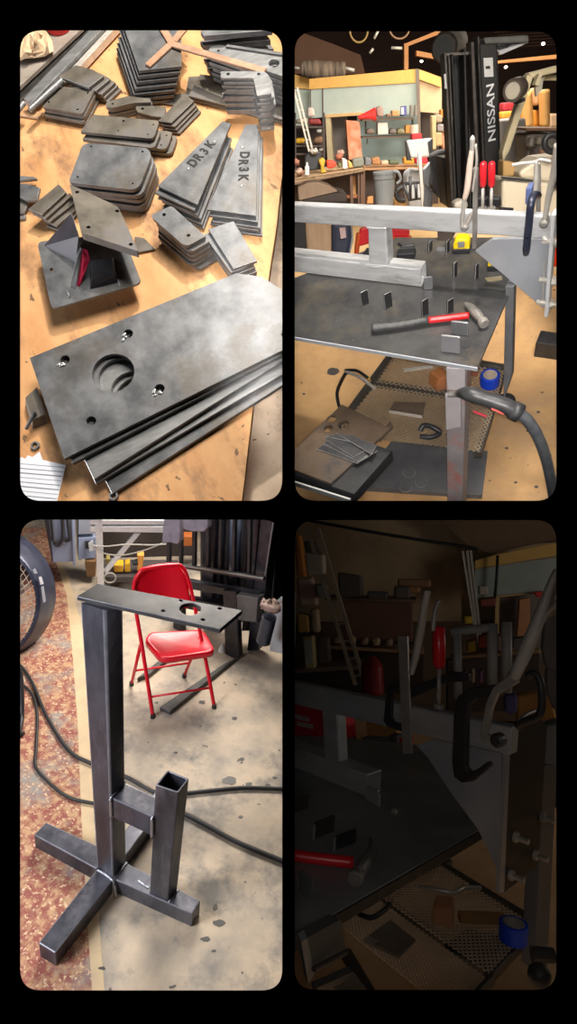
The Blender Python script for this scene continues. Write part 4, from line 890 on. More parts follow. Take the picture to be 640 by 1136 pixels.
for q, lab, nm in (([(440, 288), (441, 282.5), (460, 281), (460, 287.5)], 'black magnetic square standing behind the post on the table', 'welding_magnet'), ([(403, 286), (403, 280), (410, 279), (410, 287)], 'small black block left of the post on the table', 'welding_magnet')):
    A, B = K.z(*q[0]), K.z(*q[3]); bm = NB(); d = (B - A).normalized(); pv_ = Vector((-d.y, d.x, 0)) * .03
    hexa(bm, [A + Vector((0, 0, .0006)), B + Vector((0, 0, .0006)), B + pv_ + Vector((0, 0, .0006)), A + pv_ + Vector((0, 0, .0006))], [A + Vector((0, 0, .018)), B + Vector((0, 0, .02)), B + pv_ + Vector((0, 0, .02)), A + pv_ + Vector((0, 0, .018))]); mk(K, nm, bm, BLK, label=lab, cat='magnet', bevel=.002)
bm = NB(); A, B = K.z(485, 267), K.z(501, 267); hexa(bm, [A, B, B + Vector((0, .05, 0)), A + Vector((0, .05, 0))], [p + Vector((0, 0, .035)) for p in (A, B, B + Vector((0, .05, 0)), A + Vector((0, .05, 0)))]); bmesh.ops.translate(bm, verts=bm.verts, vec=(0, 0, .0006)); mk(K, 'magnet_block', bm, mat('dark_brown_block', (.05, .035, .03), (.08, .06, .05), rough=.5, scale=20), label='dark brown block under the beam left of the tape measure', cat='block', bevel=.003)
bm = NB(); tube(bm, [K.z(442, 270, .005), K.z(446, 273, .005), K.z(460, 271.5, .005)], .004, n=6, k=1); mk(K, 'bent_wire', bm, BLK, label='bent black wire scrap on the far table top', cat='wire')

# ---- clamps on the beam
def tub(pts, r, y, name, m, par=None, lab=None, cat=None, radii=None, k=6, n=10):
    bm = NB(); tube(bm, [K.pl(p[0], p[1], NY, (0, p[2] if len(p) > 2 else y, 0)) for p in pts], r, n=n, k=k, radii=radii); return mk(K, name, bm, m, parent=par, label=lab, cat=cat, smooth=True)
ZB = .26
t = thing(K, 'locking_clamp', 'long-handled locking clamp with pale grip, hooked over the beam left of the red handles', 'clamp', K.pl(513, 258, NY, (0, Y - .02, 0)))
tub([(523.5, 165), (521, 185), (518.5, 208), (515.5, 220)], .009, Y - .07, 'handle', mat('pale_clamp_grip', (.85, .66, .52), (.9, .74, .62), rough=.45, scale=9), t, radii=[.0055, .0075, .008, .006])
jw = tub([(515.5, 219), (513.5, 235), (512.7, 248), (515, 254), (517, 250)], .0055, Y - .07, 'jaw', CHROME, t)
tub([(523.5, 166), (524, 155), (522, 152.5)], .006, Y - .07, 'adjuster', CHROME, t)
tub([(527.5, 160), (528.5, 182), (524, 212)], .003, Y - .065, 'lever', CHROME, t)
bm = NB(); lathe(bm, K.pl(514.5, 254, NY, (0, Y - .076, 0)), (0, 1, 0), [(0, .005), (.004, .0095), (.012, .0095), (.016, .006), (.068, .006)], n=16); mk(K, 'swivel_pad', bm, HS_, parent=jw)
for k, (u, lab) in enumerate(((536, 'left one of two bar clamps with red handles standing behind the beam'), (545.5, 'right one of two bar clamps with red handles standing behind the beam'))):
    t = thing(K, 'bar_clamp', lab, 'clamp', K.pl(u, 236, NY, (0, Y + .05, 0)), 'red-handled bar clamps on the beam')
    bm = NB(); a, b = K.pl(u, 180, NY, (0, Y + .05, 0)), K.pl(u - .3, 207, NY, (0, Y + .05, 0)); L_ = (b - a).length
    lathe(bm, a, b - a, [(0, .006), (.003, .0085), (L_ * .5, .0092), (L_ * .9, .0088), (L_, .006)], n=16); mk(K, 'handle', bm, REDP, parent=t, smooth=True)
    sw = tub([(u - .3, 207), (u - .8, 234)], .0042, Y + .05, 'screw', CHROME, t, k=1)
    bm = NB(); a = K.pl(u - .8, 234.5, NY, (0, Y + .05, 0)); cyl(bm, a, a + Vector((0, 0, .01)), .011, n=14); mk(K, 'pressure_pad', bm, HS_, parent=sw)
    mk(K, 'sliding_arm', tq([(529 + 12 * k, 220), (540 + 14 * k, 221), (540 + 14 * k, 230), (529 + 12 * k, 230)], Y + .066, .014), BLK, parent=t, bevel=.002)
    if k == 0: mk(K, 'rail', tq([(524.5, 187), (530, 187), (528, 276), (523.5, 276)], Y - .035, .008), HS_, parent=t, bevel=.001, seg=1)
    else: mk(K, 'rail', tq([(527.8, 200), (529.5, 200), (529, 236), (527, 236)], Y + .1, .008), HS_, parent=t)
t = thing(K, 'deep_c_clamp', 'dark navy C-clamp hanging over the beam and gusset at the right', 'clamp', K.pl(584, 281, NY, (0, Y - .02, 0)))
tub([(598, 217, Y + .05), (593, 216, Y), (589, 226, Y - .04), (586.5, 250, Y - .04), (584, 275, Y - .04), (583.5, 281, Y - .03)], .0095, Y, 'frame', mat('navy_clamp_frame', (.03, .035, .06), (.06, .065, .1), rough=.3, metal=.3, scale=20), t, radii=[.007, .009, .0095, .0095, .0095, .008])
tub([(595, 178), (594.5, 200), (593.5, 217)], .006, Y + .01, 'screw', CHROME, t, radii=[.004, .006, .005]); tub([(597, 180), (597.5, 205), (597, 235)], .0055, Y + .05, 'screw', HS_, t)
tub([(568, 183), (580, 181), (592, 180), (600, 177), (611, 179.5)], .0035, Y + .01, 'tommy_bar', CHROME, t)
t = thing(K, 'locking_pliers', 'long pale-handled locking clamp leaning at the right edge of the beam', 'clamp', K.pl(603, 250, NY, (0, Y - .02, 0)))
tub([(619, 160), (616, 185), (610, 212), (604, 244)], .008, Y - .06, 'handle', mat('pale_nickel_handle', (.68, .62, .54), (.78, .72, .64), rough=.35, metal=.3, scale=9), t, radii=[.009, .009, .0075, .0055])
bm = NB(); lathe(bm, K.pl(602.5, 250, NY, (0, Y - .07, 0)), (0, 1, 0), [(0, .006), (.004, .011), (.014, .011), (.035, .006)], n=16); mk(K, 'swivel_pad', bm, HS_, parent=t)
clump([(583, 209), (590, 208), (589, 226), (582, 228)], Y + .14, .03, mat('blue_spray_cap', (.10, .14, .32), (.16, .2, .4), rough=.4, scale=20), 'blue_bottle', 'dusty blue bottle behind the navy clamp', 'bottle')
clump([(613, 263), (622, 263), (622, 296), (611.5, 297)], Y + .2, .05, mat('vivid_orange_red', (.85, .045, .005), rough=.4), 'red_extinguisher', 'vivid orange-red cylinder behind the end plate at the right edge', 'extinguisher', .006)

# ---- things on the mesh shelf and on the floor
def osz(u, v, h=0): return K.z(u, v, SZ + .02 + h)
bm = NB(); q = [osz(474, 425), osz(484, 436), osz(498, 431), osz(494, 418)]; hexa(bm, q, [osz(476, 411, .06), osz(486, 420, .06), osz(499, 416, .06), osz(490, 406, .06)]); mk(K, 'rust_block', bm, mat('orange_rust_block', (.38, .13, .035), (.5, .2, .075), rough=.75, scale=12, bump=.3, c3=(.25, .1, .05)), label='orange rusty block on the mesh shelf behind the front leg', cat='rusty block', bevel=.008, seg=3)
bm = NB(); q = [osz(432, 454, .012), osz(469, 461, .012), osz(472, 446, .012), osz(437, 445.5, .012)]; slab(bm, q, .011); mk(K, 'steel_offcut', bm, BROWNST, label='brown square offcut with a bright edge on the mesh shelf', cat='offcut', bevel=.001, seg=1)
bm = NB(); bar(bm, osz(431.5, 456.5, .006), osz(468, 462.5, .006), .003, .012); mk(K, 'bright_edge', bm, CHROME, parent=bpy.data.objects['steel_offcut'], label='bright cut edge')
bm = NB(); bar(bm, osz(447, 411, .006), osz(480, 406.5, .006), .012, .008); mk(K, 'flat_file', bm, CHROME, label='thin bright strip pointing left beside the rusty block', cat='file', bevel=.001)
bm = NB(); p = osz(543, 426, 0); lathe(bm, p, (0, 0, 1), [(0, .031), (.001, .033), (.044, .033), (.045, .031), (.045, .024), (.001, .024)], n=30); mk(K, 'tape_roll', bm, [mat('painter_blue_tape', (.01, .06, .62), rough=.5)], label='roll of blue tape on the mesh shelf beside the right leg', cat='tape roll', bevel=.0008, seg=1)
bm = NB(); lathe(bm, p + Vector((0, 0, .002)), (0, 0, 1), [(.0, .0238), (.0435, .0238), (.0435, .021), (0, .021)], n=30); mk(K, 'core', bm, mat('cardboard_core', (.55, .46, .38), rough=.8), parent=bpy.data.objects['tape_roll'], label='cardboard core')
bm = NB(); hexa(bm, [osz(520, 412), osz(530, 413), osz(530, 418), osz(520, 417)], [osz(520, 408, .02), osz(531, 409, .02), osz(531, 413, .02), osz(520, 412, .02)]); mk(K, 'wood_chock', bm, mat('red_brown_wood', (.3, .1, .05), rough=.7), label='small red-brown block left of the blue tape', cat='block')
bm = NB(); tube(bm, [osz(466, 478, .02), osz(470, 472, .03), osz(480, 474, .03), osz(488, 480, .02), osz(478, 485, .02), osz(466, 484, .02)], .009, n=8); mk(K, 'black_coil', bm, BLK, label='small black coil on the mesh left of the front leg', cat='cable coil', smooth=True)
# plates lying on the front of the shelf
PZ = SZ + .021
t = thing(K, 'drilled_plate', 'large dark plate with three drilled discs lying on the floor behind the front leg', 'steel plate', K.z(470, 520, FZ))
zz = FZ + .03
bm = NB(); slab(bm, [K.z(u, v, zz) for u, v in ((434, 489), (541, 500), (535, 549), (396, 540))], .028); cut(bm, K, [MU]); mk(K, 'sheet', bm, mat('dark_grey_sheet', (.10, .10, .104), (.17, .17, .175), rough=.38, metal=.2, scale=6), parent=t, bevel=.0015, seg=1)
for u, v in ((454, 525), (467, 535.5), (450, 541)):
    bm = NB(); lathe(bm, K.z(u, v, zz + .0005), (0, 0, 1), [(0, .024), (.003, .024), (.004, .022)], n=28); mk(K, 'disc', bm, MATS['dark_grey_sheet'], parent=t, bevel=.0015, seg=1, edge=CUTE)
def fplate(px, h, th, lab, m=BROWNST, holes=(), grp='brown plates on the front of the mesh shelf'):
    bm = NB(); slab(bm, [K.z(u, v, PZ + h) for u, v in px], th, [(K.z(u, v, PZ + h), r) for u, v, r in holes]); cut(bm, K, [MR, MU]); return mk(K, 'brown_plate', bm, m, label=lab, cat='steel plate', group=grp, bevel=.001, seg=1)
fplate([(318, 514), (322, 524), (393, 548), (435, 500), (398, 487), (340, 500)], .05, .048, 'thick bottom plate with a pale front edge in the shelf stack', DKSTEEL)
for i, (a, b) in enumerate((((317, 533), (389, 556)), )):
    bm = NB(); bar(bm, K.z(*a, PZ + .02), K.z(*b, PZ + .02), .006, .024); cut(bm, K, [MR, MU]); mk(K, 'pale_edge', bm, GSTEEL, parent=bpy.data.objects['brown_plate'], label='pale cut edge')
fplate([(310, 515), (367, 536), (433, 475), (379, 448.5)], .066, .012, 'wide brown plate with round holes, topmost of the big shelf plates', holes=[(367.5, 464.5, .017), (364, 475, .016), (381, 471, .02)])
fplate([(420, 480), (433, 467), (436, 473), (421, 489)], .04, .01, 'narrow brown strip at the right end of the shelf stack')
for i, px in enumerate(([(351, 498), (396, 514), (419, 500), (372, 484)], [(358, 492), (397, 512), (408, 505), (370, 486)], [(360, 487), (392, 507), (412, 496), (374, 480)], [(360, 484), (388, 490), (412, 503), (378, 481)], [(372, 480), (412, 504), (418, 494), (392, 483)])):
    bm = NB(); slab(bm, [K.z(u, v, PZ + .068 + .0045 * (i + 1)) for u, v in px], .0038); mk(K, 'thin_plate', bm, mat('thin_grey_plate', (.04, .04, .043), (.07, .07, .074), rough=.4, metal=.2, scale=20), label=('bottom', 'second', 'third', 'fourth', 'topmost')[i] + (' thin grey plate' if i in (0, 4) else ' thin grey plate up') + ' in the small fanned stack on the brown plate', cat='steel plate', group='thin fanned plates on the brown plate', bevel=.0012, seg=1, edge=CUTE)
# ground clamp and its lead on the floor
t = thing(K, 'ground_clamp', 'brass-tipped ground clamp on the shelf rail with a black lead looping to the floor', 'clamp', K.z(400, 425, FZ))
bm = NB(); tube(bm, [K.z(383, 412, SZ), K.z(398, 418, SZ + .03), K.z(416, 431, SZ + .03)], .006, n=8); mk(K, 'lower_jaw', bm, CHROME, parent=t, smooth=True)
bm = NB(); tube(bm, [K.z(383, 411, SZ), K.z(395, 411, SZ + .03), K.z(405, 417, SZ + .03), K.z(411, 422, SZ + .03)], .006, n=8); mk(K, 'upper_jaw', bm, BLKR, parent=t, smooth=True)
bm = NB(); sphere(bm, K.z(409, 422, SZ + .03), .009); mk(K, 'brass_tip', bm, mat('yellow_brass', (.7, .45, .12), rough=.3, metal=.6), parent=t, smooth=True)
bm = NB(); tube(bm, [K.z(385, 412, SZ), K.z(380, 420, SZ - .1), K.z(374, 435, SZ - .2), K.z(376, 450, FZ + .09), K.z(380, 455, FZ + .085)], .0075, n=10); mk(K, 'lead', bm, BLKR, parent=t, smooth=True)
# ---- welding torch with its hose
t = thing(K, 'welding_torch', 'dark grey welding torch with red stripe against the front leg, hose curving down', 'welding torch', K.pl(510, 440, NY, (0, -.02, 0)))
yT = -.03
TG = mat('charcoal_torch_grip', (.035, .035, .038), (.07, .07, .072), rough=.4, scale=30)
gp = tub([(509, 436, .0), (520, 437, yT), (540, 443, yT), (560, 450, yT), (570, 455, yT)], .02, yT, 'grip', TG, t, radii=[.011, .021, .021, .022, .022])
tub([(568, 454), (577, 459)], .026, yT, 'collar', TG, t, k=1, n=16)
tub([(498, 437, .012), (505, 437, .012), (512, 437, .0)], .010, yT, 'neck', HS_, t)
bm = NB(); tube(bm, [K.pl(u, v, NY, (0, yT - .02, 0)) for u, v in ((545, 453), (552, 456), (558, 459))], .004, n=6); mk(K, 'red_stripe', bm, mat('red_stripe', (.7, .12, .1), rough=.4), parent=gp, label='pinkish red stripe')
bm = NB(); tube(bm, [K.pl(u, v, NY, (0, yT - .01, 0)) for u, v in ((525, 456), (532, 459), (540, 462))], .004, n=6); mk(K, 'trigger', bm, mat('red_trigger', (.6, .06, .08), rough=.4), parent=gp, label='red trigger')
bm = NB(); tube(bm, [K.pl(u, v, NY, (0, yT, 0)) for u, v in ((576, 459), (585, 466), (596, 483), (606, 510), (613, 545), (616, 575))], .0155, n=14, k=8); cut(bm, K, [MU]); mk(K, 'hose', bm, mat('grey_hose', (.075, .08, .09), (.12, .125, .135), rough=.38, scale=40), parent=t, smooth=True)
# another stand's post at the right edge
t = thing(K, 'spare_stand', 'dark steel tube stand with square foot at the right edge behind the end plate', 'stand', K.z(600, 380, FZ))
a = K.z(592, 396, FZ); bm = NB()
boxtube(bm, Vector((a.x, a.y + .04, FZ + .042)), Vector((a.x + .6, a.y + .04, FZ + .042)), .08, .08, .006); mk(K, 'foot', bm, DKSTEEL, parent=t, bevel=.003)
bm = NB(); box(bm, (a.x + .09, a.y + .0, FZ + .083), (a.x + .17, a.y + .08, .05)); mk(K, 'post', bm, DKSTEEL, parent=t, bevel=.005)

# ---- cardboard drum lying behind the table, red chair
DRUMB = mat('brown_cardboard_drum', (.42, .27, .16), (.52, .35, .22), rough=.75, scale=6, stretch=(4, 1, 1))
# ---- workshop behind the welding table: its own level floor
TRB = Room([[0.99252, 0.0, -0.12205], [-0.1021, -0.54793, -0.83027], [-0.06687, 0.83653, -0.54383]], [0.20138, 1.36995, 0.89732])
B = TRB
def bq(quad, y, th, n=NY):
    P = [B.pl(u, v, n, Vector((0, y, 0))) for u, v in quad]; bm = NB(); slab(bm, P, th, up=n); cut(bm, B, [MR]); return bm
def bi(name, quad, y, th, m, lab=None, cat=None, par=None, grp=None, bev=.01, kind=None, n=NY):
    return mk(B, name, bq(quad, y, th, n), m, parent=par, label=lab, cat=cat, group=grp, bevel=bev, seg=2, kind=kind)
def bt(name, pts, r, y, m, lab=None, cat=None, par=None, k=6, n=10, radii=None, grp=None):
    bm = NB(); tube(bm, [B.pl(p[0], p[1], NY, (0, p[2] if len(p) > 2 else y, 0)) for p in pts], r, n=n, k=k, radii=radii); cut(bm, B, [MR]); return mk(B, name, bm, m, parent=par, label=lab, cat=cat, smooth=True, group=grp)
def bcyl(name, u, v0, v1, w, y, m, lab=None, cat=None, par=None, grp=None, top=1.0, prof=None):
    """upright round thing: column u, rows v0 (top) to v1 (foot), w pixels wide"""
    b = B.pl(u, v1, NY, (0, y, 0)); t_ = B.pl(u, v0, NY, (0, y, 0)); r = (B.pl(u + w / 2, v1, NY, (0, y, 0)) - b).length; h = (t_ - b).length
    bm = NB(); lathe(bm, b, t_ - b, [(f * h, r * g) for f, g in (prof or ((0, .96), (.02, 1), (.96, top), (1, top * .94)))], n=20); return mk(B, name, bm, m, parent=par, label=lab, cat=cat, group=grp, smooth=False)
def col(name, c, rough=.6, var=.15): return mat(name, c, tuple(min(1, x * (1 + var) + .01) for x in c), rough=rough, scale=7)
bm = NB(); slab(bm, [Vector((-8, 5.2, 0)), Vector((10, 5.2, 0)), Vector((10, 19, 0)), Vector((-8, 19, 0))], .05); cut(bm, B, [MR, MU]); mk(B, 'floor_workshop', bm, mat('tan_shop_floor', (.50, .33, .16), (.42, .28, .15), rough=.7, scale=2), kind='structure')
DKC = mat('dark_brown_cladding', (.035, .018, .014), (.055, .028, .022), rough=.9, scale=2, stretch=(.3, 1, 6))
bm = NB(); slab(bm, [Vector((-8, 18.5, 0)), Vector((12, 18.5, 0)), Vector((12, 18.5, 6)), Vector((-8, 18.5, 6))], .1, up=(0, -1, 0)); cut(bm, B, [MR]); mk(B, 'wall_back', bm, DKC, kind='structure')
bm = NB(); slab(bm, [Vector((-8, 9, 3.3)), Vector((12, 9, 3.3)), Vector((12, 18.5, 3.3)), Vector((-8, 18.5, 3.3))], .05); cut(bm, B, [MR]); mk(B, 'ceiling_workshop', bm, DKC, kind='structure')
BRW = mat('brown_plaster', (.10, .05, .03), (.13, .068, .04), rough=.9, scale=1.2)
bi('wall_left', [(318, 34), (336, 36.5), (370, 49), (400, 61), (405, 82), (318, 82)], 13.4, .1, BRW, kind='structure', bev=0)
# timber roof beams and lamps
TIM = col('orange_timber', (.50, .22, .07))
for q, lab in (([(449, 48.5), (500, 28), (500, 33), (453, 51)], 'slanting timber roof brace over the shed'), ([(448.5, 48), (453, 48), (453, 77), (448.5, 77)], 'upright timber post on the shed roof'), ([(540, 68.5), (622, 60), (622, 64.5), (540, 71)], 'orange timber beam under the dark roof at the right'), ([(462, 56), (492, 62), (492, 67), (462, 62)], 'orange beam behind the duct')):
    bi('roof_timber', q, 12.6 if q[0][0] < 500 else 9, .15, TIM, lab, 'beam', bev=0)
for k in range(7): bi('roof_rib', [(545 + 4 * k, 32 + 3.3 * k), (622, 28 + 3.4 * k), (622, 28.5 + 3.4 * k), (545 + 4 * k, 32.7 + 3.3 * k)], 15, .05, col('rib_brown', (.10, .05, .035)), 'thin roof rib, ' + ordinal(k) + ' of the ribs under the dark roof' if k else 'topmost thin roof rib under the dark roof', 'roof rib', grp='roof ribs', bev=0)
for u, v, y in ((602.5, 48.5, 10), (561, 74.5, 11), (467.5, 68, 12)):
    bm = NB(); sphere(bm, B.pl(u, v, NY, (0, y, 0)), (.024, .02, .016)); mk(B, 'roof_lamp', bm, mat('lit_lamp', (1, .9, .7), emit=((1, .82, .55), 9)), label={602.5: 'glowing lamp under the roof at the far right', 561: 'glowing lamp below the orange beam', 467.5: 'small glowing lamp beside the shed roof'}[u], cat='lamp', smooth=True)
for (u, v, rx, ry, lab, c) in ((398, 33, 10, 14, 'yellowish hose coil hanging from the roof, left', (.5, .33, .1)), (443, 31, 11, 12, 'brown hose coil hanging from the roof, right', (.38, .22, .12))):
    bt('hanging_hose_coil', [(u + rx * math.cos(a), v + ry * math.sin(a)) for a in [i * .3927 for i in range(17)]], .013, 11.5, col('hose' + str(u), tuple(x * .5 for x in c)), lab, 'hose', k=3)
for a, b in (((420, 33), (415, 43)), ((414, 54), (410, 59)), ((434, 53), (446, 53.5))): bt('roof_bracket', [a, b], .02, 12, CHROME, {420: 'bright bracket between the hose coils', 414: 'short bright rod under the roof', 434: 'bright fitting below the right hose coil'}[a[0]], 'bracket', k=1)
# shed
NS = Vector((-.28, -1, 0)).normalized()
SY = B.pl(400, 128, NY, (0, 11.5, 0))
def sq(quad, off, th):
    P = [B.pl(u, v, NS, SY + NS * off) for u, v in quad]; bm = NB(); slab(bm, P, th, up=NS); cut(bm, B, [MR]); return bm
t = thing(B, 'site_shed', 'pale blue shed with a yellow top band and open front against the left wall', 'shed', B.pl(430, 215, NS, SY))
YB = col('shed_yellow', (.70, .40, .10)); BLU = col('shed_blue', (.42, .50, .46), .7, .06); BLI = col('shed_inside_blue', (.42, .58, .62), .7, .05); PEA = col('shed_side_tan', (.50, .36, .22), .7)
mk(B, 'yellow_band', sq([(343, 87.5), (462, 76.5), (462, 91.5), (343, 99)], .03, .1), YB, parent=t); mk(B, 'front_panel', sq([(343, 98), (462, 91), (462, 126), (360, 130), (343, 131)], 0, .1), BLU, parent=t)
mk(B, 'left_panel', bq([(318, 80), (343, 87), (343, 99), (318, 97)], 12.3, .05), YB, parent=t); mk(B, 'left_panel', bq([(318, 96), (343, 98.5), (343, 180), (318, 180)], 12.35, .05), BLU, parent=t)
mk(B, 'door_post', sq([(361, 129), (366, 130), (371, 195), (364, 195)], .03, .1), col('post_cream', (.55, .45, .28)), parent=t); mk(B, 'lintel', sq([(361, 127), (402, 124.5), (402, 127.5), (361, 130.5)], .05, .1), col('lintel_tan', (.62, .40, .18)), parent=t)
mk(B, 'inner_wall', sq([(366, 130), (384, 130), (390, 215), (370, 215)], -.6, .05), col('inner_grey', (.15, .13, .12)), parent=t); mk(B, 'inner_wall', sq([(396, 124), (463, 122), (465, 215), (396, 215)], -.75, .05), BLI, parent=t)
mk(B, 'corner_post', sq([(461, 76), (464.5, 76.5), (467, 170), (464, 170)], .05, .06), col('corner_dark', (.16, .13, .11)), parent=t)
mk(B, 'side_wall', bq([(464, 76.5), (490, 87), (490, 126), (466, 124)], 11.4, .05), PEA, parent=t); mk(B, 'side_band', bq([(464, 76.5), (490, 86), (490, 97), (465, 88)], 11.33, .05), col('side_orange', (.62, .33, .09)), parent=t)
mk(B, 'side_opening', bq([(467, 124), (490, 126), (486, 175), (468, 172)], 11.7, .05), col('opening_dark', (.03, .018, .014)), parent=t)
for p in ((343.5, 100, 344.5, 180), (357, 98, 358.2, 172)): mk(B, 'panel_joint', sq([(p[0], 92), (p[2], 92), (p[2] + 1, p[3]), (p[0] + 1, p[3])], .02, .02), col('joint_dark', (.09, .06, .05)), parent=t)
bt('insulation_roll', [(334, 76), (345, 76.5), (360, 77.5), (383, 77)], .10, 11.9, mat('striped_insulation', (.06, .045, .035), (.26, .2, .15), rough=.9, scale=3, stretch=(9, 1, 1)), 'grey striped insulation roll lying on the shed roof', 'insulation roll', radii=[.09, .12, .12, .1])
bt('roof_pipe', [(326, 75), (334, 76)], .02, 12, CHROME, 'bright pipe end left of the insulation roll', 'pipe', k=1); bt('roof_pipe', [(383, 75.5), (393, 78)], .025, 12, CHROME, 'bright pipe end right of the insulation roll', 'pipe', k=1)
# aluminium ladder at the left
t = thing(B, 'ladder', 'aluminium ladder leaning at the left edge', 'ladder', B.pl(346, 172, NY, (0, 10.5, 0)))
ALB = col('ladder_aluminium', (.62, .55, .48), .4)
for a, b in (((324, 92), (343.5, 171)), ((329.5, 97), (347.5, 171))): mk(B, 'rail', bq([(a[0] - .8, a[1]), (a[0] + 1.2, a[1]), (b[0] + 1.2, b[1]), (b[0] - .8, b[1])], 10.5, .05), ALB, parent=t)
for k in range(7):
    f = (k + .5) / 7; mk(B, 'rung', bq([(324 + 19.5 * f, 92 + 79 * f), (329.5 + 18 * f, 96 + 75 * f), (329.5 + 18 * f, 97 + 75 * f), (324 + 19.5 * f, 93 + 79 * f)], 10.52, .03), ALB, parent=t)
# stack of perforated bricks
bi('brick_stack', [(384, 133.5), (399, 134.5), (402, 177), (387, 177)], 11.25, .3, mat('salmon_perforated_brick', (.62, .22, .11), (.78, .42, .28), rough=.8, scale=9, detail=1), 'tall salmon perforated panel stack inside the shed', 'brick stack', bev=0)
# shelves inside the shed
t = thing(B, 'shed_shelf', 'dark wall shelf, upper of two inside the blue shed', 'shelf', B.pl(430, 132, NY, (0, 11.2, 0)), 'shed shelves')
mk(B, 'board', bq([(402, 132.6), (460, 130), (460, 132.4), (402, 134.6)], 11.1, .3), col('shelf_brown', (.08, .055, .04)), parent=t); mk(B, 'bracket', bq([(405, 133), (406.5, 133), (406.5, 148), (405, 148)], 11.3, .05), BLK, parent=t); mk(B, 'bracket', bq([(457, 131), (458.5, 131), (458.5, 142), (457, 142)], 11.2, .05), BLK, parent=t)
t = thing(B, 'shed_shelf', 'dark wall shelf, lower of two inside the blue shed', 'shelf', B.pl(430, 152, NY, (0, 11.2, 0)), 'shed shelves')
mk(B, 'board', bq([(402, 151.8), (460, 150.1), (460, 151.9), (402, 153.8)], 11.1, .3), MATS['shelf_brown'], parent=t); mk(B, 'bracket', bq([(407, 152), (408, 152), (407.5, 160), (407, 160)], 11.3, .05), BLK, parent=t)
bt('traffic_cone', [(397, 130.5), (405, 129), (414, 127.5), (416.5, 127)], .08, 11.15, col('cone_red', (.65, .03, .025)), 'red traffic cone lying on the upper shed shelf', 'traffic cone', radii=[.02, .05, .09, .1])
bi('wrapped_tool', [(417, 120), (421, 117), (425, 118), (426, 130), (419, 130)], 11.12, .15, col('mauve_cloth', (.28, .2, .18)), 'brownish wrapped bundle on the upper shelf', 'bundle', bev=.05); bi('carton', [(435, 122.5), (443, 122.5), (443, 129), (435, 129)], 11.12, .2, col('carton_tan', (.42, .25, .1)), 'tan carton on the upper shed shelf', 'box'); bi('dark_tin', [(429, 126.5), (434.5, 126.5), (434.5, 129.5), (429, 129.5)], 11.12, .15, col('tin_brown', (.2, .1, .05)), 'low brown tin left of the carton', 'tin')
bcyl('paint_can', 447.5, 117.5, 128.5, 6.5, 11.15, col('can_navy', (.06, .06, .22)), 'navy and white can on the upper shelf', 'can'); bi('can_label', [(445, 119), (448, 119), (448, 127), (445, 127)], 11.02, .02, col('label_white', (.7, .72, .75)), par=bpy.data.objects['paint_can'], bev=0)
for u in (456, 461): bcyl('spray_can', u, 116.5, 128.5, 4.2, 11.15, col('bottle_grey', (.16, .15, .13)), 'dark bottle at the right end of the upper shelf, ' + ('left' if u == 456 else 'right') + ' of two', 'bottle', top=.8)
bi('white_box', [(419, 136), (430, 135.5), (431, 149), (419, 149.5)], 11.15, .25, col('box_white', (.58, .54, .5)), 'white upright box on the lower shed shelf', 'box'); bi('orange_box', [(450, 139), (455, 138.5), (455, 148), (450, 148)], 11.15, .15, col('box_orange', (.6, .24, .05)), 'orange box on the lower shelf', 'box'); bcyl('white_tub', 459.5, 138.5, 148, 9, 11.15, col('tub_cream', (.62, .5, .4)), 'cream tub at the right end of the lower shelf', 'tub')
for u, w, c, lab in ((411, 9, (.14, .1, .08), 'dark clutter heap at the left of the lower shelf'), (436, 8, (.12, .1, .09), 'dark toolbox left of the olive case on the lower shelf'), (445, 9, (.16, .15, .08), 'olive flat case on the lower shelf')): bi('tool_case', [(u - w / 2, 144), (u, 142), (u + w / 2, 144.5), (u + w / 2, 149), (u - w / 2, 149.5)], 11.12, .2, col('case' + str(u), c), lab, 'tool case', bev=.03)
bi('red_bin', [(457, 149), (468, 148), (468, 154), (457, 155)], 11, .2, col('bin_red', (.45, .02, .03)), 'red bin beside the monitor', 'bin')
# left rack
t = thing(B, 'storage_rack', 'dark storage rack behind the ladder at the left', 'shelf rack', B.pl(340, 185, NY, (0, 11, 0)))
RK = col('rack_dark', (.05, .035, .03))
for v in (140, 161, 170): mk(B, 'rack_shelf', bq([(318, v), (360, v), (360, v + 2), (318, v + 2)], 10.85, .4), RK, parent=t)
for u in (327, 359): mk(B, 'rack_upright', bq([(u, 125), (u + 1.3, 125), (u + 1.8, 190), (u + .5, 190)], 10.8, .05), RK, parent=t)
mk(B, 'rack_back', bq([(318, 141), (360, 141), (360, 185), (318, 185)], 11.3, .02), RK, parent=t)
for q, c, lab, nm, cat in (([(328, 154.5), (338, 154), (338, 160), (328, 160.5)], (.72, .42, .02), 'yellow bin on the rack behind the ladder', 'yellow_bin', 'bin'), ([(341, 120), (348, 120), (350, 130), (341, 131)], (.5, .42, .38), 'white bag on top of the rack', 'white_bag', 'bag'), ([(342, 133), (355, 132.5), (357, 139.5), (343, 139.5)], (.22, .02, .02), 'dark red case on the rack', 'red_case', 'case'), ([(351, 143), (357, 142.5), (357, 148.5), (351, 148.5)], (.42, .44, .42), 'pale tin on the rack', 'pale_tin', 'tin'), ([(348, 154), (358, 152), (358, 160), (348, 160.5)], (.16, .08, .04), 'brown box low on the rack', 'brown_box', 'box'), ([(328, 134), (341, 131), (342, 138.5), (328, 138.5)], (.30, .27, .22), 'grey-tan bag at the left of the rack', 'tan_bag', 'bag'), ([(354, 163), (358.5, 163), (358.5, 169), (353, 169)], (.35, .34, .32), 'small grey tub low on the rack', 'grey_tub', 'tub')):
    bi(nm, [(a, b - 1) for a, b in q], 10.9, .22, col(nm + '_c', c), lab, cat, bev=.03)
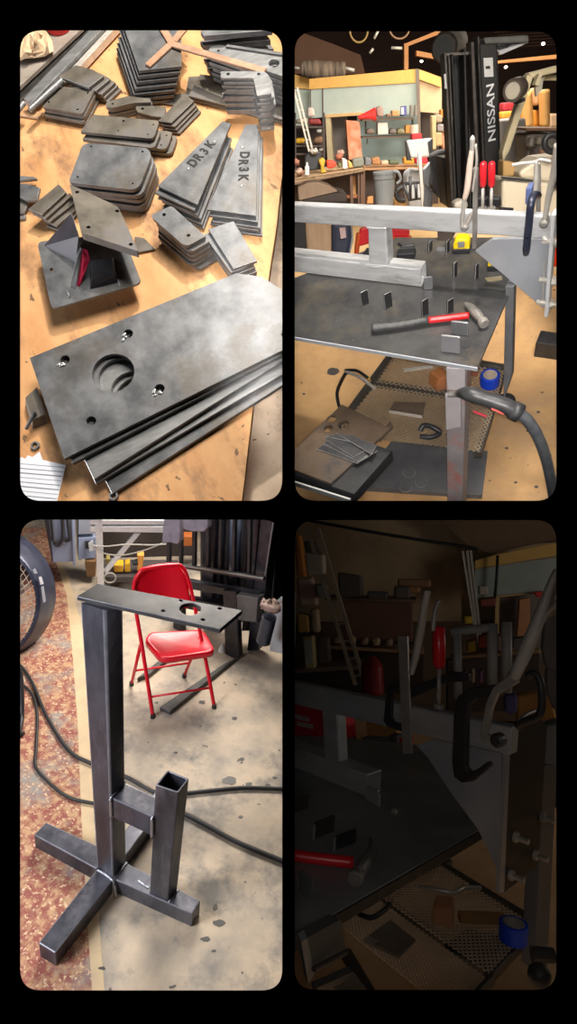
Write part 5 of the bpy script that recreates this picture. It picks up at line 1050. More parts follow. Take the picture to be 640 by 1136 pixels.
# workbench with clutter
WY = 9.4
t = thing(B, 'workbench', 'dark workbench with a tan top at the left, behind the beam', 'workbench', B.pl(372, 222, NY, (0, WY, 0)))
mk(B, 'top', bq([(322, 200), (404, 187), (404, 190), (322, 206)], WY, .05), col('bench_edge', (.16, .10, .06)), parent=t)
P = [B.pl(322, 200, NY, (0, WY, 0)), B.pl(404, 187, NY, (0, WY, 0))]; P += [P[1] + Vector((0, 1.25, .0)), P[0] + Vector((0, 1.25, 0))]; bm = NB(); slab(bm, P, .03); cut(bm, B, [MR]); mk(B, 'worktop', bm, col('bench_top_tan', (.50, .34, .20)), parent=t)
for q in ([(400, 190), (405, 189.5), (405, 228), (400, 228)], [(388, 192), (391, 191.5), (392, 226), (389, 226)], [(397, 191), (399, 191), (399, 226), (397, 226)]): mk(B, 'bench_leg', bq(q, WY + .05, .08), col('bench_leg_brown', (.09, .045, .028)), parent=t)
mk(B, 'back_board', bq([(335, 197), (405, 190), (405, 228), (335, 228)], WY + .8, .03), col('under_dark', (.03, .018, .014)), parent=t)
for q, c, lab, nm, cat in (([(338, 174), (344, 168), (356, 168), (357, 188), (338, 190)], (.03, .03, .035), 'black bag on the left of the workbench', 'black_bag', 'bag'), ([(353, 178), (358, 175), (361, 178), (359, 187), (363, 191), (356, 192.5), (356, 185)], (.5, .33, .03), 'yellow drill standing on the workbench', 'yellow_drill', 'power tool'), ([(362, 178), (372, 179), (374, 184), (368, 187), (363, 187)], (.6, .05, .02), 'red tool on the workbench', 'red_tool', 'tool'), ([(375, 181), (379, 180), (379.3, 186), (375, 186.5)], (.13, .13, .05), 'olive pouch beside the red tool', 'olive_pouch', 'pouch'), ([(379.5, 176), (385, 177), (386, 187.5), (380, 188)], (.66, .58, .55), 'white printed carton on the workbench', 'white_carton', 'box'), ([(386, 178), (390, 180), (392, 185.5), (387, 187)], (.6, .35, .1), 'orange-yellow tube leaning by the white carton', 'orange_tube', 'tube'), ([(391, 177), (402, 174.5), (404, 178), (404, 184.5), (392, 186)], (.16, .17, .14), 'grey-green metal case on the right of the workbench', 'metal_case', 'case'), ([(405, 174), (412, 176), (412, 183.5), (405, 184.5)], (.14, .14, .15), 'dark grey meter box right of the metal case', 'meter_box', 'box')):
    bi(nm, q, WY + (.45 if nm == 'black_bag' else .2), .2, col(nm + '_b', c), lab, cat, bev=.02)
bcyl('white_bottle', 340.5, 180, 194, 5, WY + .12, col('bottle_white', (.72, .7, .66)), 'white plastic bottle on the left end of the workbench', 'bottle', prof=((0, .95), (.03, 1), (.6, 1), (.78, .45), (.82, .4), (1, .38)))
for i, (u, v, c) in enumerate(((328, 180, (.28, .12, .09)), (331, 190, (.45, .3, .24)), (333, 192, (.4, .2, .15)), (348, 168, (.5, .45, .4)), (376, 174, (.3, .1, .06)), (378, 169.5, (.36, .24, .2)))):
    bm = NB(); sphere(bm, B.pl(u, v, NY, (0, WY + .1 + .1 * i, 0)), (.05, .04, .035), u=14, v=8); [setattr(vv, 'co', vv.co + Vector((random.uniform(-.016, .016), 0, random.uniform(-.016, .016)))) for vv in bm.verts]; mk(B, 'shop_rag', bm, col('rag' + str(i), c, .9), label=('dull red rag at the far left of the bench', 'pinkish rag under the black bag at the left', 'red-brown rag at the front left bench corner', 'pale rag at the foot of the ladder', 'brown rag behind the red tool', 'pink-grey rag behind the white carton')[i], cat='rag', smooth=True)
for q, c, lab in (([(390, 196), (394, 195.5), (395, 216), (391, 216)], (.42, .22, .07), 'orange upright board under the bench'), ([(381, 217), (400, 216), (400, 220), (381, 220)], (.3, .12, .05), 'rusty flat scrap under the bench'), ([(408, 219), (414, 218), (414, 226), (407, 226)], (.5, .22, .07), 'orange scrap piece on the floor by the bin')): bi('scrap_board', q, WY + .3, .1, col('scrap' + str(q[0][0]), c), lab, 'scrap')
# bench continuing to the right behind the bin
t = thing(B, 'long_bench', 'long bench behind the grey bin, crowded with parts', 'workbench', B.pl(440, 225, NY, (0, 10.6, 0)))
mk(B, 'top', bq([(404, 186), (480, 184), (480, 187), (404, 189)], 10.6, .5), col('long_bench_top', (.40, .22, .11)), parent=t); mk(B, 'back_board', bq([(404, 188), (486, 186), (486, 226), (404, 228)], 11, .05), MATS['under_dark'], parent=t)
for i, (q, c, lab) in enumerate((([(412, 176), (421, 174), (422, 183), (413, 183)], (.34, .16, .06), 'rusty casting left on the long bench'), ([(423, 179), (431, 178), (431, 183), (423, 183.3)], (.52, .36, .25), 'pale tan box on the long bench'), ([(432, 178), (443, 177.5), (443, 182.6), (432, 183)], (.08, .10, .06), 'dark green tray on the long bench'), ([(448, 175), (459, 175), (460, 182), (448, 182.3)], (.58, .26, .03), 'orange-yellow tool left of the red case on the long bench'), ([(461, 174), (474, 173.5), (475, 181.5), (461, 182)], (.55, .02, .04), 'bright red case below the monitor'))): bi('bench_part', q, 10.55, .2, col('bpart' + str(i), c), lab, 'shop part', bev=.02)
# grey bin
t = thing(B, 'trash_bin', 'grey round plastic bin behind the beam left of the white post', 'bin', B.pl(426, 228, NY, (0, 8.6, 0)))
GB = mat('grey_bin_plastic', (.13, .14, .15), (.17, .18, .19), rough=.5, scale=3)
bcyl('body', 426.5, 190, 229, 21, 8.6, GB, par=t, prof=((0, .9), (.02, .93), (.78, 1.08), (.8, 1.14), (.93, 1.16), (.93, 1.2), (1, 1.2), (1, 1.1)))
bm = NB(); a = B.pl(436, 190, NY, (0, 8.45, 0)); tube(bm, [a, a + Vector((.06, 0, -.02)), a + Vector((.09, 0, -.1)), a + Vector((.04, 0, -.14))], .018, n=8); mk(B, 'lift_handle', bm, GB, parent=t, smooth=True)
# things to the right of the bin
bi('plywood_offcut', [(438, 221), (454, 222), (454, 229), (438, 228)], 9.2, .3, col('ply_orange', (.55, .33, .13)), 'orange plywood piece on the floor right of the bin', 'board'); bt('hose_loop', [(440, 212), (446, 208), (452, 214), (448, 222), (441, 220), (439, 212)], .035, 9.0, BLKR, 'dark hose loop right of the bin', 'hose')
t = thing(B, 'step_stool', 'white cart with a black tube frame right of the bin', 'cart', B.pl(460, 232, NY, (0, 8, 0)))
mk(B, 'body', bq([(451, 193), (458, 188), (470, 189), (472, 232), (455, 232), (452, 216)], 8.2, .3), col('cart_white', (.40, .41, .43)), parent=t, bevel=.03)
for pts in ([(448, 204), (468, 202), (468, 220), (454, 222), (448, 204)], [(455, 196), (455, 222)], [(461, 203), (462, 221)]): bt('tube_frame', pts, .018, 8.0, BLK, par=t, k=1)
bi('white_post', [(464, 169.5), (467.5, 169), (471, 232), (468, 232)], 7.4, .05, col('post_white', (.48, .45, .42)), 'thin white upright post left of the grey coverall', 'post', bev=.005)
t = thing(B, 'monitor', 'silver-backed monitor on a stand left of the forklift', 'monitor', B.pl(465, 180, NY, (0, 8, 0)))
mk(B, 'screen_back', bq([(451, 156), (480, 153), (480, 174), (456, 176)], 8, .08), col('silver_plastic', (.36, .355, .35)), parent=t, bevel=.02); mk(B, 'side', bq([(450.5, 156.5), (456, 176), (458, 178), (452, 178)], 7.95, .1), BLK, parent=t); mk(B, 'side', bq([(475, 158), (480, 154), (480, 174), (477, 174)], 7.95, .06), BLK, parent=t); mk(B, 'stand', bq([(463, 175), (467, 175), (467, 184), (463, 184)], 7.97, .05), col('silver_stand', (.33, .33, .33)), parent=t)
# coveralls on a hook
t = thing(B, 'hanging_coverall', 'grey coverall with a white shirt hanging left of the black cabinet', 'clothing', B.pl(484, 232, NY, (0, 6, 0)))
CV = mat('charcoal_cloth', (.10, .095, .10), (.16, .15, .155), rough=.95, scale=5, bump=.3)
def cloth(px, y, th, m, nm): return mk(B, nm, bq(px, y, th), m, parent=t, bevel=.03, seg=3)
cloth([(478, 172), (487, 167), (500, 164.5), (502, 170), (494, 176), (490, 186), (491, 200), (495, 214), (490, 222), (482, 214), (478, 205), (480, 190)], 6, .12, CV, 'coverall'); cloth([(470, 188), (477, 180), (480, 180), (480, 200), (476, 208), (471, 205)], 6.1, .08, col('shirt_white', (.46, .48, .5), .9), 'shirt'); cloth([(487, 178), (491, 174), (491, 190), (488, 195)], 5.98, .08, MATS['shirt_white'], 'shirt_collar'); cloth([(472, 205), (482, 213), (480, 232), (470, 232)], 6.1, .08, col('cloth_grey', (.33, .33, .35), .9), 'trouser_leg')
bi('black_locker', [(491, 175), (520, 174), (521, 230), (496, 230)], 5.6, .3, col('locker_black', (.018, .018, .02), .4), 'black upright cabinet between the coverall and the locking clamp', 'cabinet', bev=.01)
bt('bent_conduit', [(508.5, 174), (510, 163), (514, 155), (520, 152)], .018, 5.5, HS_, 'bent grey conduit rising from the black cabinet', 'conduit')
bi('pale_casting', [(503, 226), (512, 221), (520, 224), (519, 233), (505, 233)], 3.0, .08, col('cap_cream', (.42, .38, .32)), 'pale rounded casting behind the beam left of the long clamp', 'casting', bev=.03)
# forklift mast with lettering
FY = 4.6
t = thing(B, 'forklift_mast', 'black forklift mast with white upright lettering', 'forklift', B.pl(525, 240, NY, (0, FY, 0)))
MB_ = mat('satin_black_mast', (.008, .0075, .0075), (.014, .013, .013), rough=.5, scale=8)
MR_ = mat('mast_channel_steel', (.07, .06, .055), (.13, .115, .10), rough=.35, metal=.5, scale=10)
mk(B, 'lettered_cover', bq([(532, 48), (552, 46), (557.5, 245), (541.5, 245)], FY, .35), MB_, parent=t, bevel=.01)
for q, off, m in (([(522, 46), (526, 46), (535, 245), (530, 245)], .03, MR_), ([(526.5, 44), (529, 44), (537, 245), (534, 245)], .08, MB_), ([(529.5, 40), (532, 40), (541, 245), (537.5, 245)], .02, MR_), ([(514, 54), (517, 54), (522, 245), (518, 245)], .1, MB_), ([(492.5, 60), (495.5, 60), (505, 245), (501, 245)], .02, MR_), ([(497, 62), (500, 62), (509, 245), (505, 245)], .08, MR_), ([(500.5, 60), (503, 60), (512, 245), (509, 245)], .03, MB_)):
    mk(B, 'mast_rail', bq(q, FY + off, .12), m, parent=t, bevel=.004, seg=1)
bcyl('lift_cylinder', 516, 60, 235, 6, FY + .2, mat('oily_cylinder', (.12, .11, .11), rough=.25, metal=.7), par=t); bcyl('lift_chain', 521.5, 62, 235, 3, FY + .15, mat('oily_chain', (.03, .028, .026), (.1, .09, .08), rough=.5, scale=90), par=t)
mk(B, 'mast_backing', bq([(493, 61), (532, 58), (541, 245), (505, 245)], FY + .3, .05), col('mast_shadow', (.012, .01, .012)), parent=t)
mk(B, 'cross_bar', bq([(493, 59), (531, 57), (531, 60), (493, 62)], FY + .1, .1), MR_, parent=t)
mk(B, 'guard_bar', bq([(537, 41.5), (586.5, 38.5), (587, 47), (538, 49)], FY - .02, .25), mat('weathered_grey_guard', (.12, .12, .11), (.2, .2, .185), rough=.6, scale=12), parent=t, bevel=.01)
mk(B, 'guard_strut', bq([(553, 57), (582, 46.5), (586, 47.5), (556, 60.5), (554, 60)], FY + .02, .1), col('strut_white', (.58, .58, .6)), parent=t); mk(B, 'guard_plate', bq([(551, 48.5), (586, 46), (566, 53), (557, 57), (551.5, 58)], FY + .06, .06), MATS['strut_white'], parent=t); mk(B, 'guard_slot', bq([(553, 50.5), (568, 49.5), (562, 53), (553, 55)], FY + .04, .02), MB_, parent=t)
wl_ = mk(B, 'white_label', bq([(536.3, 64.3), (546.6, 63.8), (547.4, 85), (537.4, 85.5)], FY - .006, .004), col('decal_white', (.72, .72, .7)), parent=t, label='white label')
mk(B, 'label_mark', bq([(538.5, 73.5), (543.5, 73), (544, 76.3), (539, 76.6)], FY - .009, .003), MB_, parent=wl_, label='black mark on the label')
lo_, hi_ = B.pl(546.2, 156.2, NY, (0, FY - .004, 0)), B.pl(544.0, 93.3, NY, (0, FY - .004, 0))
bm = NB(); xd = hi_ - lo_; me = textmesh('NISSAN', 1, .02, .012); xs = [v.co.x for v in me.vertices]; ys = [v.co.y for v in me.vertices]; w0, h0 = max(xs) - min(xs), max(ys) - min(ys); bpy.data.meshes.remove(me)
capw = (B.pl(549.6, 125, NY, (0, FY, 0)) - B.pl(541.2, 125, NY, (0, FY, 0))).length
size = capw / h0; text(bm, 'NISSAN', size, (lo_ + hi_) / 2, xd, Vector((-xd.z, 0, xd.x)), .002, .012 * size, sx=xd.length / (w0 * size))
mk(B, 'lettering', bm, col('letter_white', (.85, .85, .85)), parent=t, label='white letters NISSAN reading upwards')
bi('white_edge_strip', [(492.5, 82), (494.5, 82), (496, 98.5), (493.5, 98.5)], FY - .02, .02, MATS['decal_white'], par=t, bev=0)
# duct
t = thing(B, 'ceiling_duct', 'galvanised round duct end above the forklift mast', 'duct', B.pl(497, 60, NY, (0, 7, 0)))
c0 = B.pl(492.5, 53, NY, (0, 5.4, 0)); c1 = B.pl(501, 49, NY, (0, 5.8, 0)); bm = NB(); lathe(bm, c0, c1 - c0, [(0, .065), (0, .08), (.02, .092), (.23, .107), (.46, .115)], n=28); mk(B, 'collar', bm, col('galvanised', (.04, .032, .027), .7), parent=t); bm = NB(); lathe(bm, c0 - (c1 - c0) * .004, c1 - c0, [(0, .064), (.01, .064)], n=24); mk(B, 'opening', bm, col('duct_dark', (.02, .022, .022)), parent=t)
bi('ceiling_duct_box', [(490, 36), (513, 34), (513, 62), (502, 64)], 6.0, .1, col('duct_grey', (.07, .055, .055)), 'flat grey duct box behind the round duct', 'duct', bev=.01)
# engine hoist, lamp, orange guards, tank, truck body
CR = mat('cream_hoist_paint', (.56, .47, .28), (.66, .57, .37), rough=.5, scale=5)
t = thing(B, 'engine_hoist', 'cream painted A-frame hoist leaning at the right', 'hoist', B.pl(559, 185, NY, (0, 4.2, 0)))
mk(B, 'leg', bq([(585, 82), (592, 85), (566, 166), (558, 180), (557, 170)], 4.2, .08), CR, parent=t, bevel=.008); mk(B, 'top_beam', bq([(586, 81), (625, 71), (625, 79), (590, 87)], 4.2, .08), CR, parent=t, bevel=.008); mk(B, 'top_flange', bq([(604, 84), (625, 82), (625, 89), (602, 89)], 4.3, .05), CR, parent=t); mk(B, 'brace', bq([(598, 82), (602, 82), (597, 95), (593, 94)], 4.12, .05), CR, parent=t)
mk(B, 'gusset_plate', bq([(597, 88), (603, 86), (601, 100), (595, 107), (594, 98)], 4.15, .03), col('hoist_gusset', (.42, .38, .3)), parent=t)
t = thing(B, 'clamp_mounted_lamp', 'round dark work lamp clamped to the cream hoist', 'lamp', B.pl(571, 100, NY, (0, 4, 0)))
bm = NB(); lathe(bm, B.pl(568, 101, NY, (0, 3.95, 0)), Vector((.6, .7, .1)), [(0, .04), (.0, .052), (.02, .056), (.09, .05), (.13, .02)], n=24); mk(B, 'shell', bm, col('lamp_brown', (.09, .07, .055), .4), parent=t, smooth=False); bm = NB(); lathe(bm, B.pl(568, 101, NY, (0, 3.94, 0)), Vector((.6, .7, .1)), [(0, .038), (.012, .04)], n=24); mk(B, 'lens', bm, col('lamp_lens', (.5, .44, .36), .2), parent=t); bt('bracket', [(570, 108), (571, 113), (577, 112), (582, 110)], .01, 4.05, BLK, par=t)
for q, y, c, nm, lab in (([(585, 104), (591, 100), (593, 140), (585, 142)], 6.4, (.62, .33, .10), 'orange_guard', 'tan-orange guard post, left of the group at the right'), ([(592, 98), (602, 96), (599, 116), (594, 118)], 6.5, (.7, .36, .16), 'orange_guard', 'pale orange guard hood between the guard posts'), ([(603, 100), (611, 98), (611, 141), (604, 141)], 6.3, (.6, .31, .09), 'orange_guard', 'tan-orange guard post, right of the group'), ([(593, 122), (602, 122), (600, 141), (592, 141)], 6.6, (.72, .26, .02), 'orange_guard', 'vivid orange upright plate between the guard posts'), ([(557, 124), (586, 122), (586, 133), (557, 133)], 7.0, (.62, .24, .02), 'orange_board', 'vivid orange board right of the forklift mast'), ([(558, 114), (590, 112), (590, 124), (558, 124)], 7.2, (.30, .012, .02), 'red_board', 'dark red board above the orange board'), ([(610, 126), (622, 126), (622, 142), (610, 142)], 7.0, (.42, .27, .16), 'tan_carton', 'tan carton at the far right edge')):
    bi(nm, q, y, .15, col(nm + str(q[0][0]), c), lab, 'guard' if 'guard' in nm else 'board', bev=.02)
bi('steel_cabinet', [(557, 134), (583, 131), (585, 160), (592, 178), (558, 180)], 6, .4, mat('dull_grey_cabinet', (.23, .205, .19), (.29, .26, .245), rough=.6, scale=3), 'dull grey cabinet behind the cream hoist leg', 'cabinet', bev=.01)
t = thing(B, 'engine_block', 'grey engine block with shelves of parts at the right edge', 'engine', B.pl(600, 178, NY, (0, 5.2, 0)))
mk(B, 'block', bq([(584, 149), (622, 147), (622, 182), (586, 180)], 5.3, .3), mat('grimy_casting', (.15, .135, .115), (.27, .24, .2), rough=.7, scale=6, c3=(.08, .07, .06)), parent=t, bevel=.02); mk(B, 'top_board', bq([(584, 142), (622, 142), (622, 145), (584, 145)], 5.2, .5), col('board_brown', (.26, .13, .07)), parent=t)
for q, c in (([(588, 153), (594, 152), (593, 163), (587, 163)], (.3, .27, .24)), ([(598, 165), (606, 167), (604, 173), (600, 172)], (.42, .2, .12)), ([(595, 154), (602, 150), (603, 160), (596, 162)], (.28, .25, .2)), ([(592, 166), (597, 162), (600, 168), (594, 174)], (.12, .1, .09))): mk(B, 'engine_part', bq(q, 5.15, .1), col('epart' + str(q[0][0]), c), parent=t, bevel=.02)
bt('steering_wheel', [(613 + 9 * math.cos(a), 159 + 9.5 * math.sin(a)) for a in [i * .3927 for i in range(17)]], .014, 3.4, BLK, 'black steering wheel at the right edge', 'steering wheel', k=3)
t = thing(B, 'truck_body', 'cream truck bodywork behind the right end of the beam', 'vehicle', B.pl(590, 235, NY, (0, 3.3, 0)))
CRB = mat('cream_bodywork', (.62, .54, .40), (.70, .62, .48), rough=.45, scale=2)
mk(B, 'lower_panel', bq([(557, 197.5), (592, 201), (622, 204), (622, 245), (557, 245)], 3.3, .2), CRB, parent=t, bevel=.015); mk(B, 'upper_panel', bq([(575, 191), (585, 184), (598, 175), (622, 172), (622, 204), (592, 199.5), (578, 198)], 3.5, .2), CRB, parent=t, bevel=.02); mk(B, 'seam', bq([(557, 196), (576, 197.5), (592, 200), (592, 201.3), (557, 198)], 3.28, .02), BLK, parent=t); mk(B, 'tan_panel', bq([(558, 178), (572, 180), (571, 196), (558, 196)], 3.6, .1), col('tan_metal', (.42, .25, .09)), parent=t, bevel=.01); mk(B, 'dark_recess', bq([(555, 230), (570, 231), (568, 236), (555, 236)], 3.25, .02), BLK, parent=t); mk(B, 'black_lamp', bq([(615, 193), (622, 191), (622, 207), (615, 205)], 3.25, .05), BLK, parent=t)
# orange rack seen between mast and shed
for q, c, lab in (([(489, 121), (497, 122), (498, 132), (489, 130)], (.62, .2, .03), 'orange box left of the mast, topmost'), ([(483, 126), (491, 128), (491, 136), (483, 136)], (.30, .24, .16), 'grey motor on the rack left of the mast'), ([(485, 137), (493, 138), (493, 146), (485, 146)], (.22, .2, .2), 'grey parts under the motor left of the mast'), ([(490, 141), (499, 139), (500, 165), (491, 165)], (.66, .32, .2), 'salmon board behind the mast'), ([(479, 128), (484, 128), (484, 166), (480, 166)], (.5, .38, .2), 'cream upright board left of the mast'), ([(483, 147), (491, 147), (491, 162), (483, 162)], (.42, .3, .16), 'tan sack left of the mast')): bi('rack_part', q, 9.5 + (q[0][0] - 479) * .02, .15, col('rp' + str(q[0][0]) + str(q[0][1]), c), lab, 'shop part', bev=.02)
# cardboard drum lying behind the table, red chair beyond the post
t = thing(B, 'cardboard_drum', 'big cardboard drum with a navy band lying behind the beam at the left', 'drum', B.pl(360, 285, NY, (0, 4.6, 0)))
mk(B, 'tan_lid', bq([(330, 208), (340, 202.5), (352, 201.5), (364, 205), (376, 213), (352, 218.5), (334, 224), (331, 222)], 4.35, .15), mat('striped_tan_board', (.42, .28, .19), (.52, .36, .25), rough=.8, scale=3, stretch=(5, 1, 1)), parent=t, bevel=.02); mk(B, 'lid_rim', bq([(333, 223), (376, 213), (385, 216), (385, 225), (338, 225)], 4.3, .3), col('drum_dark', (.06, .04, .03)), parent=t, bevel=.01)
mk(B, 'side', bq([(338, 246), (368, 246), (368.5, 290), (341, 290)], 4.4, .5), DRUMB, parent=t, bevel=.02); mk(B, 'navy_band', bq([(368, 246), (390, 248), (391.5, 262), (389, 278), (385, 290), (368.5, 290)], 4.36, .5), col('drum_navy', (.025, .03, .06)), parent=t, bevel=.03); mk(B, 'paper_label', bq([(376.5, 253), (383, 252.5), (384, 263.5), (378, 265)], 4.33, .02), col('label_pink', (.55, .38, .36)), parent=t); mk(B, 'end_rim', bq([(389.5, 252), (391, 252), (392, 266), (388, 284), (385.5, 286), (388, 276), (390, 264)], 4.34, .02), col('rim_grey', (.25, .25, .26)), parent=t)
bi('dark_crate', [(320, 246), (338, 246), (341, 290), (322, 290)], 4.2, .4, col('crate_black', (.015, .012, .012)), 'near-black crate at the left edge behind the arm', 'crate')
t = thing(B, 'red_folding_chair', 'red folding chair seen beyond the post of the steel arm', 'chair', B.pl(425, 285, NY, (0, 5, 0)))
RC = mat('red_chair_paint', (.85, .03, .04), rough=.35)
mk(B, 'backrest', bq([(399, 254), (408, 250), (455, 255), (454, 264), (430, 264), (408, 271), (398, 274)], 5.0, .04), RC, parent=t, bevel=.015)
for pts in ([(398, 258), (396, 275), (395, 292)], [(436, 262), (440, 276), (441, 284)], [(453, 262), (456, 275)]): bt('leg', pts, .02, 5.02, mat('red_chair_tube', (.75, .12, .03), rough=.35), par=t)
area('workshop_front_lamp', None, (.15, -1.6, -.1), (.5, -.35, 1.9), .7, 45, (1, .95, .88))
spot('added_front_spot', (.004, -.012, -.004), (.56, -.80, 2.0), 160, 50, .03, (1, .96, .92), .45)  # added spot at the eye to brighten the front faces of the arm
spot('workshop_added_flood', (.65, -1.3, .4), (1.6, -3.0, 7.6), 270, 64, .25, (1, .9, .78), .3)  # added unseen flood that brightens front faces behind the table
area('workshop_back_lamp', None, (3.2, -6.5, 7.5), (.6, -3.0, 10.0), 2.2, 190, (1, .85, .66))
area('workshop_added_fill', None, (.8, -4.75, 4.35), (1.7, -4.3, 9.6), 1.2, 190, (1, .92, .8), spread=2.4)  # added lamp above the view, brightens the far shed and clutter from the front
# ================================================================== lower right room: the same welding table from its end, in near darkness
K = BR
def D(name, c1, c2=None, **kw): return mat(name, c1, c2, **kw)
dST = D('dim_grey_steel', (.44, .44, .45), (.56, .56, .57), rough=.42, metal=.35, scale=8, stretch=(.6, 3, 3))
dTOP = D('dim_table_steel', (.24, .24, .245), (.34, .335, .33), rough=.4, metal=.3, scale=6, c3=(.33, .31, .28), s2=4)
dDK = D('dim_dark_steel', (.03, .028, .028), (.06, .055, .055), rough=.45, metal=.3, scale=10)
dEDGE = D('dim_bright_edge', (.42, .42, .43), rough=.4, metal=.4)
dNI = D('dim_nickel', (.45, .42, .38), (.56, .52, .48), rough=.35, metal=.5, scale=24)
dRED = D('dim_red_plastic', (.75, .02, .03), rough=.35)
FZ4 = -.8
bm = NB(); slab(bm, [Vector((-3.2, -.6, FZ4)), Vector((1.2, -.6, FZ4)), Vector((1.2, 6.5, FZ4)), Vector((-3.2, 6.5, FZ4))], .04); cut(bm, K, [MR, MD]); mk(K, 'floor_dark_room', bm, D('dim_ochre_floor', (.78, .50, .28), (.64, .39, .2), rough=.8, scale=4), kind='structure')
def qy(quad, y, th, holes=()):
    P = [K.pl(u, v, NY, (0, y, 0)) for u, v in quad]; bm = NB(); slab(bm, P, th, up=NY); cut(bm, K, [MR, MD]); return bm
# table
t = thing(K, 'welding_table', 'dim steel welding table with mesh shelf, seen from its end', 'table', (-.4, .6, FZ4))
bm = NB(); e0, e1 = K.z(329, 1037), K.z(530, 921); dd = (e1 - e0).normalized()
slab(bm, [e0 - dd * .5, Vector((0, 1.3, 0)), Vector((-.2, 1.7, 0)), K.z(490, 829), K.z(440, 824), K.z(380, 818), K.z(300, 815), e0 - dd * .5 + Vector((-1.0, 0, 0))], .011); cut(bm, K, [MR]); mk(K, 'table_top', bm, dTOP, parent=t, bevel=.001, seg=1)
bm = NB(); bar(bm, e0 - dd * .5 + Vector((.004, 0, -.018)), e1 + dd * .14 + Vector((.004, 0, -.018)), .006, .03); cut(bm, K, [MR]); mk(K, 'table_edge', bm, dDK, parent=t)
SZ4 = -.45
def sbar(a, b, w=.03, h=.035): 
    bm = NB(); bar(bm, K.z(*a, SZ4), K.z(*b, SZ4), w, h); cut(bm, K, [MR]); mk(K, 'shelf_rail', bm, IRON, parent=t, bevel=.002, seg=1)
sbar((480, 955), (598, 1028)); sbar((421, 996), (545, 1084)); sbar((595, 1026), (542, 1084)); sbar((384, 1058), (420, 1120)); sbar((500, 958), (400, 1010), .02)
sbar((545, 1084), (505, 1125))
mesh_sheet(K, [K.z(488, 960, SZ4 + .02), K.z(592, 1026, SZ4 + .02), K.z(542, 1080, SZ4 + .02), K.z(424, 996, SZ4 + .02)], 24, 14, .006, D('dim_mesh', (.55, .42, .3), (.65, .5, .36), rough=.6, scale=10), t)
mesh_sheet(K, [K.z(420, 998, SZ4 + .02), K.z(538, 1084, SZ4 + .02), K.z(500, 1125, SZ4 + .02), K.z(372, 1022, SZ4 + .02)], 26, 16, .006, MATS['dim_mesh'], t)
bm = NB(); P = [K.z(u, v, SZ4 + .018) for u, v in ((518, 1030), (575, 1040), (545, 1078), (490, 1050))]; slab(bm, P, .006); mk(K, 'shelf_tray', bm, dDK, parent=t)
for quad, y, th in (([(603, 850), (618, 850), (607, 1075), (593, 1075)], None, .05),):
    P = [K.pl(u, v, (1, 0, 0), (.10, 0, 0)) for u, v in quad]; bm = NB(); slab(bm, P, th, up=(1, 0, 0)); mk(K, 'leg', bm, D('dim_leg', (.12, .115, .12), (.16, .155, .16), rough=.5, scale=7), parent=t, bevel=.003)
bm = NB(); sphere(bm, K.dep(598, 1082, 1.62), .03); mk(K, 'caster', bm, dDK, parent=t, smooth=True)
bm = NB(); cyl(bm, K.dep(590, 1058, 1.62), K.dep(614, 1060, 1.62), .018, n=12); mk(K, 'caster_bolt', bm, dDK, parent=t)
# arm
Y4 = .977
t = thing(K, 'steel_weldment', 'dim grey steel arm with end plate overhanging the table', 'steel weldment', (-.3, Y4, 0))
bm = qy([(300, 751), (568, 807), (566, 838), (480, 819), (300, 775)], Y4, .055); mk(K, 'beam', bm, dST, parent=t, bevel=.006, seg=3)
bm = qy([(356.5, 786), (373.5, 790), (376, 846), (360, 842)], Y4 + .004, .06); mk(K, 'post', bm, dST, parent=t, bevel=.006, seg=3)
bm = NB(); a, b = K.pl(300, 836, NY, (0, Y4, 0)), K.pl(406.5, 885, NY, (0, Y4, 0)); hh = .083
boxtube(bm, Vector((a.x, Y4 + .045, hh / 2 + .0006)), Vector((b.x, Y4 + .045, hh / 2 + .0006)), .09, hh, .006); cut(bm, K, [MR]); mk(K, 'lower_tube', bm, dST, parent=t, bevel=.003)
bm = qy([(462, 827), (474, 840), (501, 881), (530, 920), (551, 964), (552, 990), (557, 836), (480, 820)], Y4 + .01, .012); mk(K, 'gusset', bm, D('dim_blue_gusset', (.36, .37, .42), (.46, .47, .51), rough=.4, metal=.3, scale=5), parent=t, bevel=.001, seg=1)
NX = Vector((1, 0, 0)); XP = .125
pl = [(566, 823), (573, 803), (600, 797), (606.5, 806), (601, 900), (596, 962), (559, 990)]
P = [K.pl(u, v, NX, (XP, 0, 0)) for u, v in pl]; bm = NB(); slab(bm, P, .012, up=NX); mk(K, 'end_plate', bm, [D('dim_black_plate', (.016, .011, .010), (.026, .018, .016), rough=.5, scale=6), dEDGE], parent=t)
P = [K.pl(u, v, NX, (XP, 0, 0)) for u, v in ((566, 823), (573, 803), (571.5, 803), (563, 824), (553.5, 990), (559, 990))]; bm = NB(); slab(bm, P, .012, up=NX); bmesh.ops.translate(bm, verts=bm.verts, vec=(.0006, 0, 0)); mk(K, 'plate_edge', bm, dEDGE, parent=t, label='bright edge of the end plate')
for u, v in ((570, 928), (600, 906), (592, 948), (565, 970)):
    p = K.pl(u, v, NX, (XP, 0, 0)); bm = NB(); cyl(bm, p + Vector((.0006, 0, 0)), p + Vector((.014, 0, 0)), .017, n=6); cyl(bm, p + Vector((.014, 0, 0)), p + Vector((.05, 0, 0)), .009, n=12); mk(K, 'bolt', bm, dNI, parent=t, label='bright bolt on the end plate', bevel=.001)
bm = NB(); tube(bm, [K.pl(u, v, NX, (XP + .004, 0, 0)) for u, v in ((575, 800), (585, 792), (598, 787))], .006, n=8); mk(K, 'weld_bead', bm, dEDGE, parent=t, smooth=True)
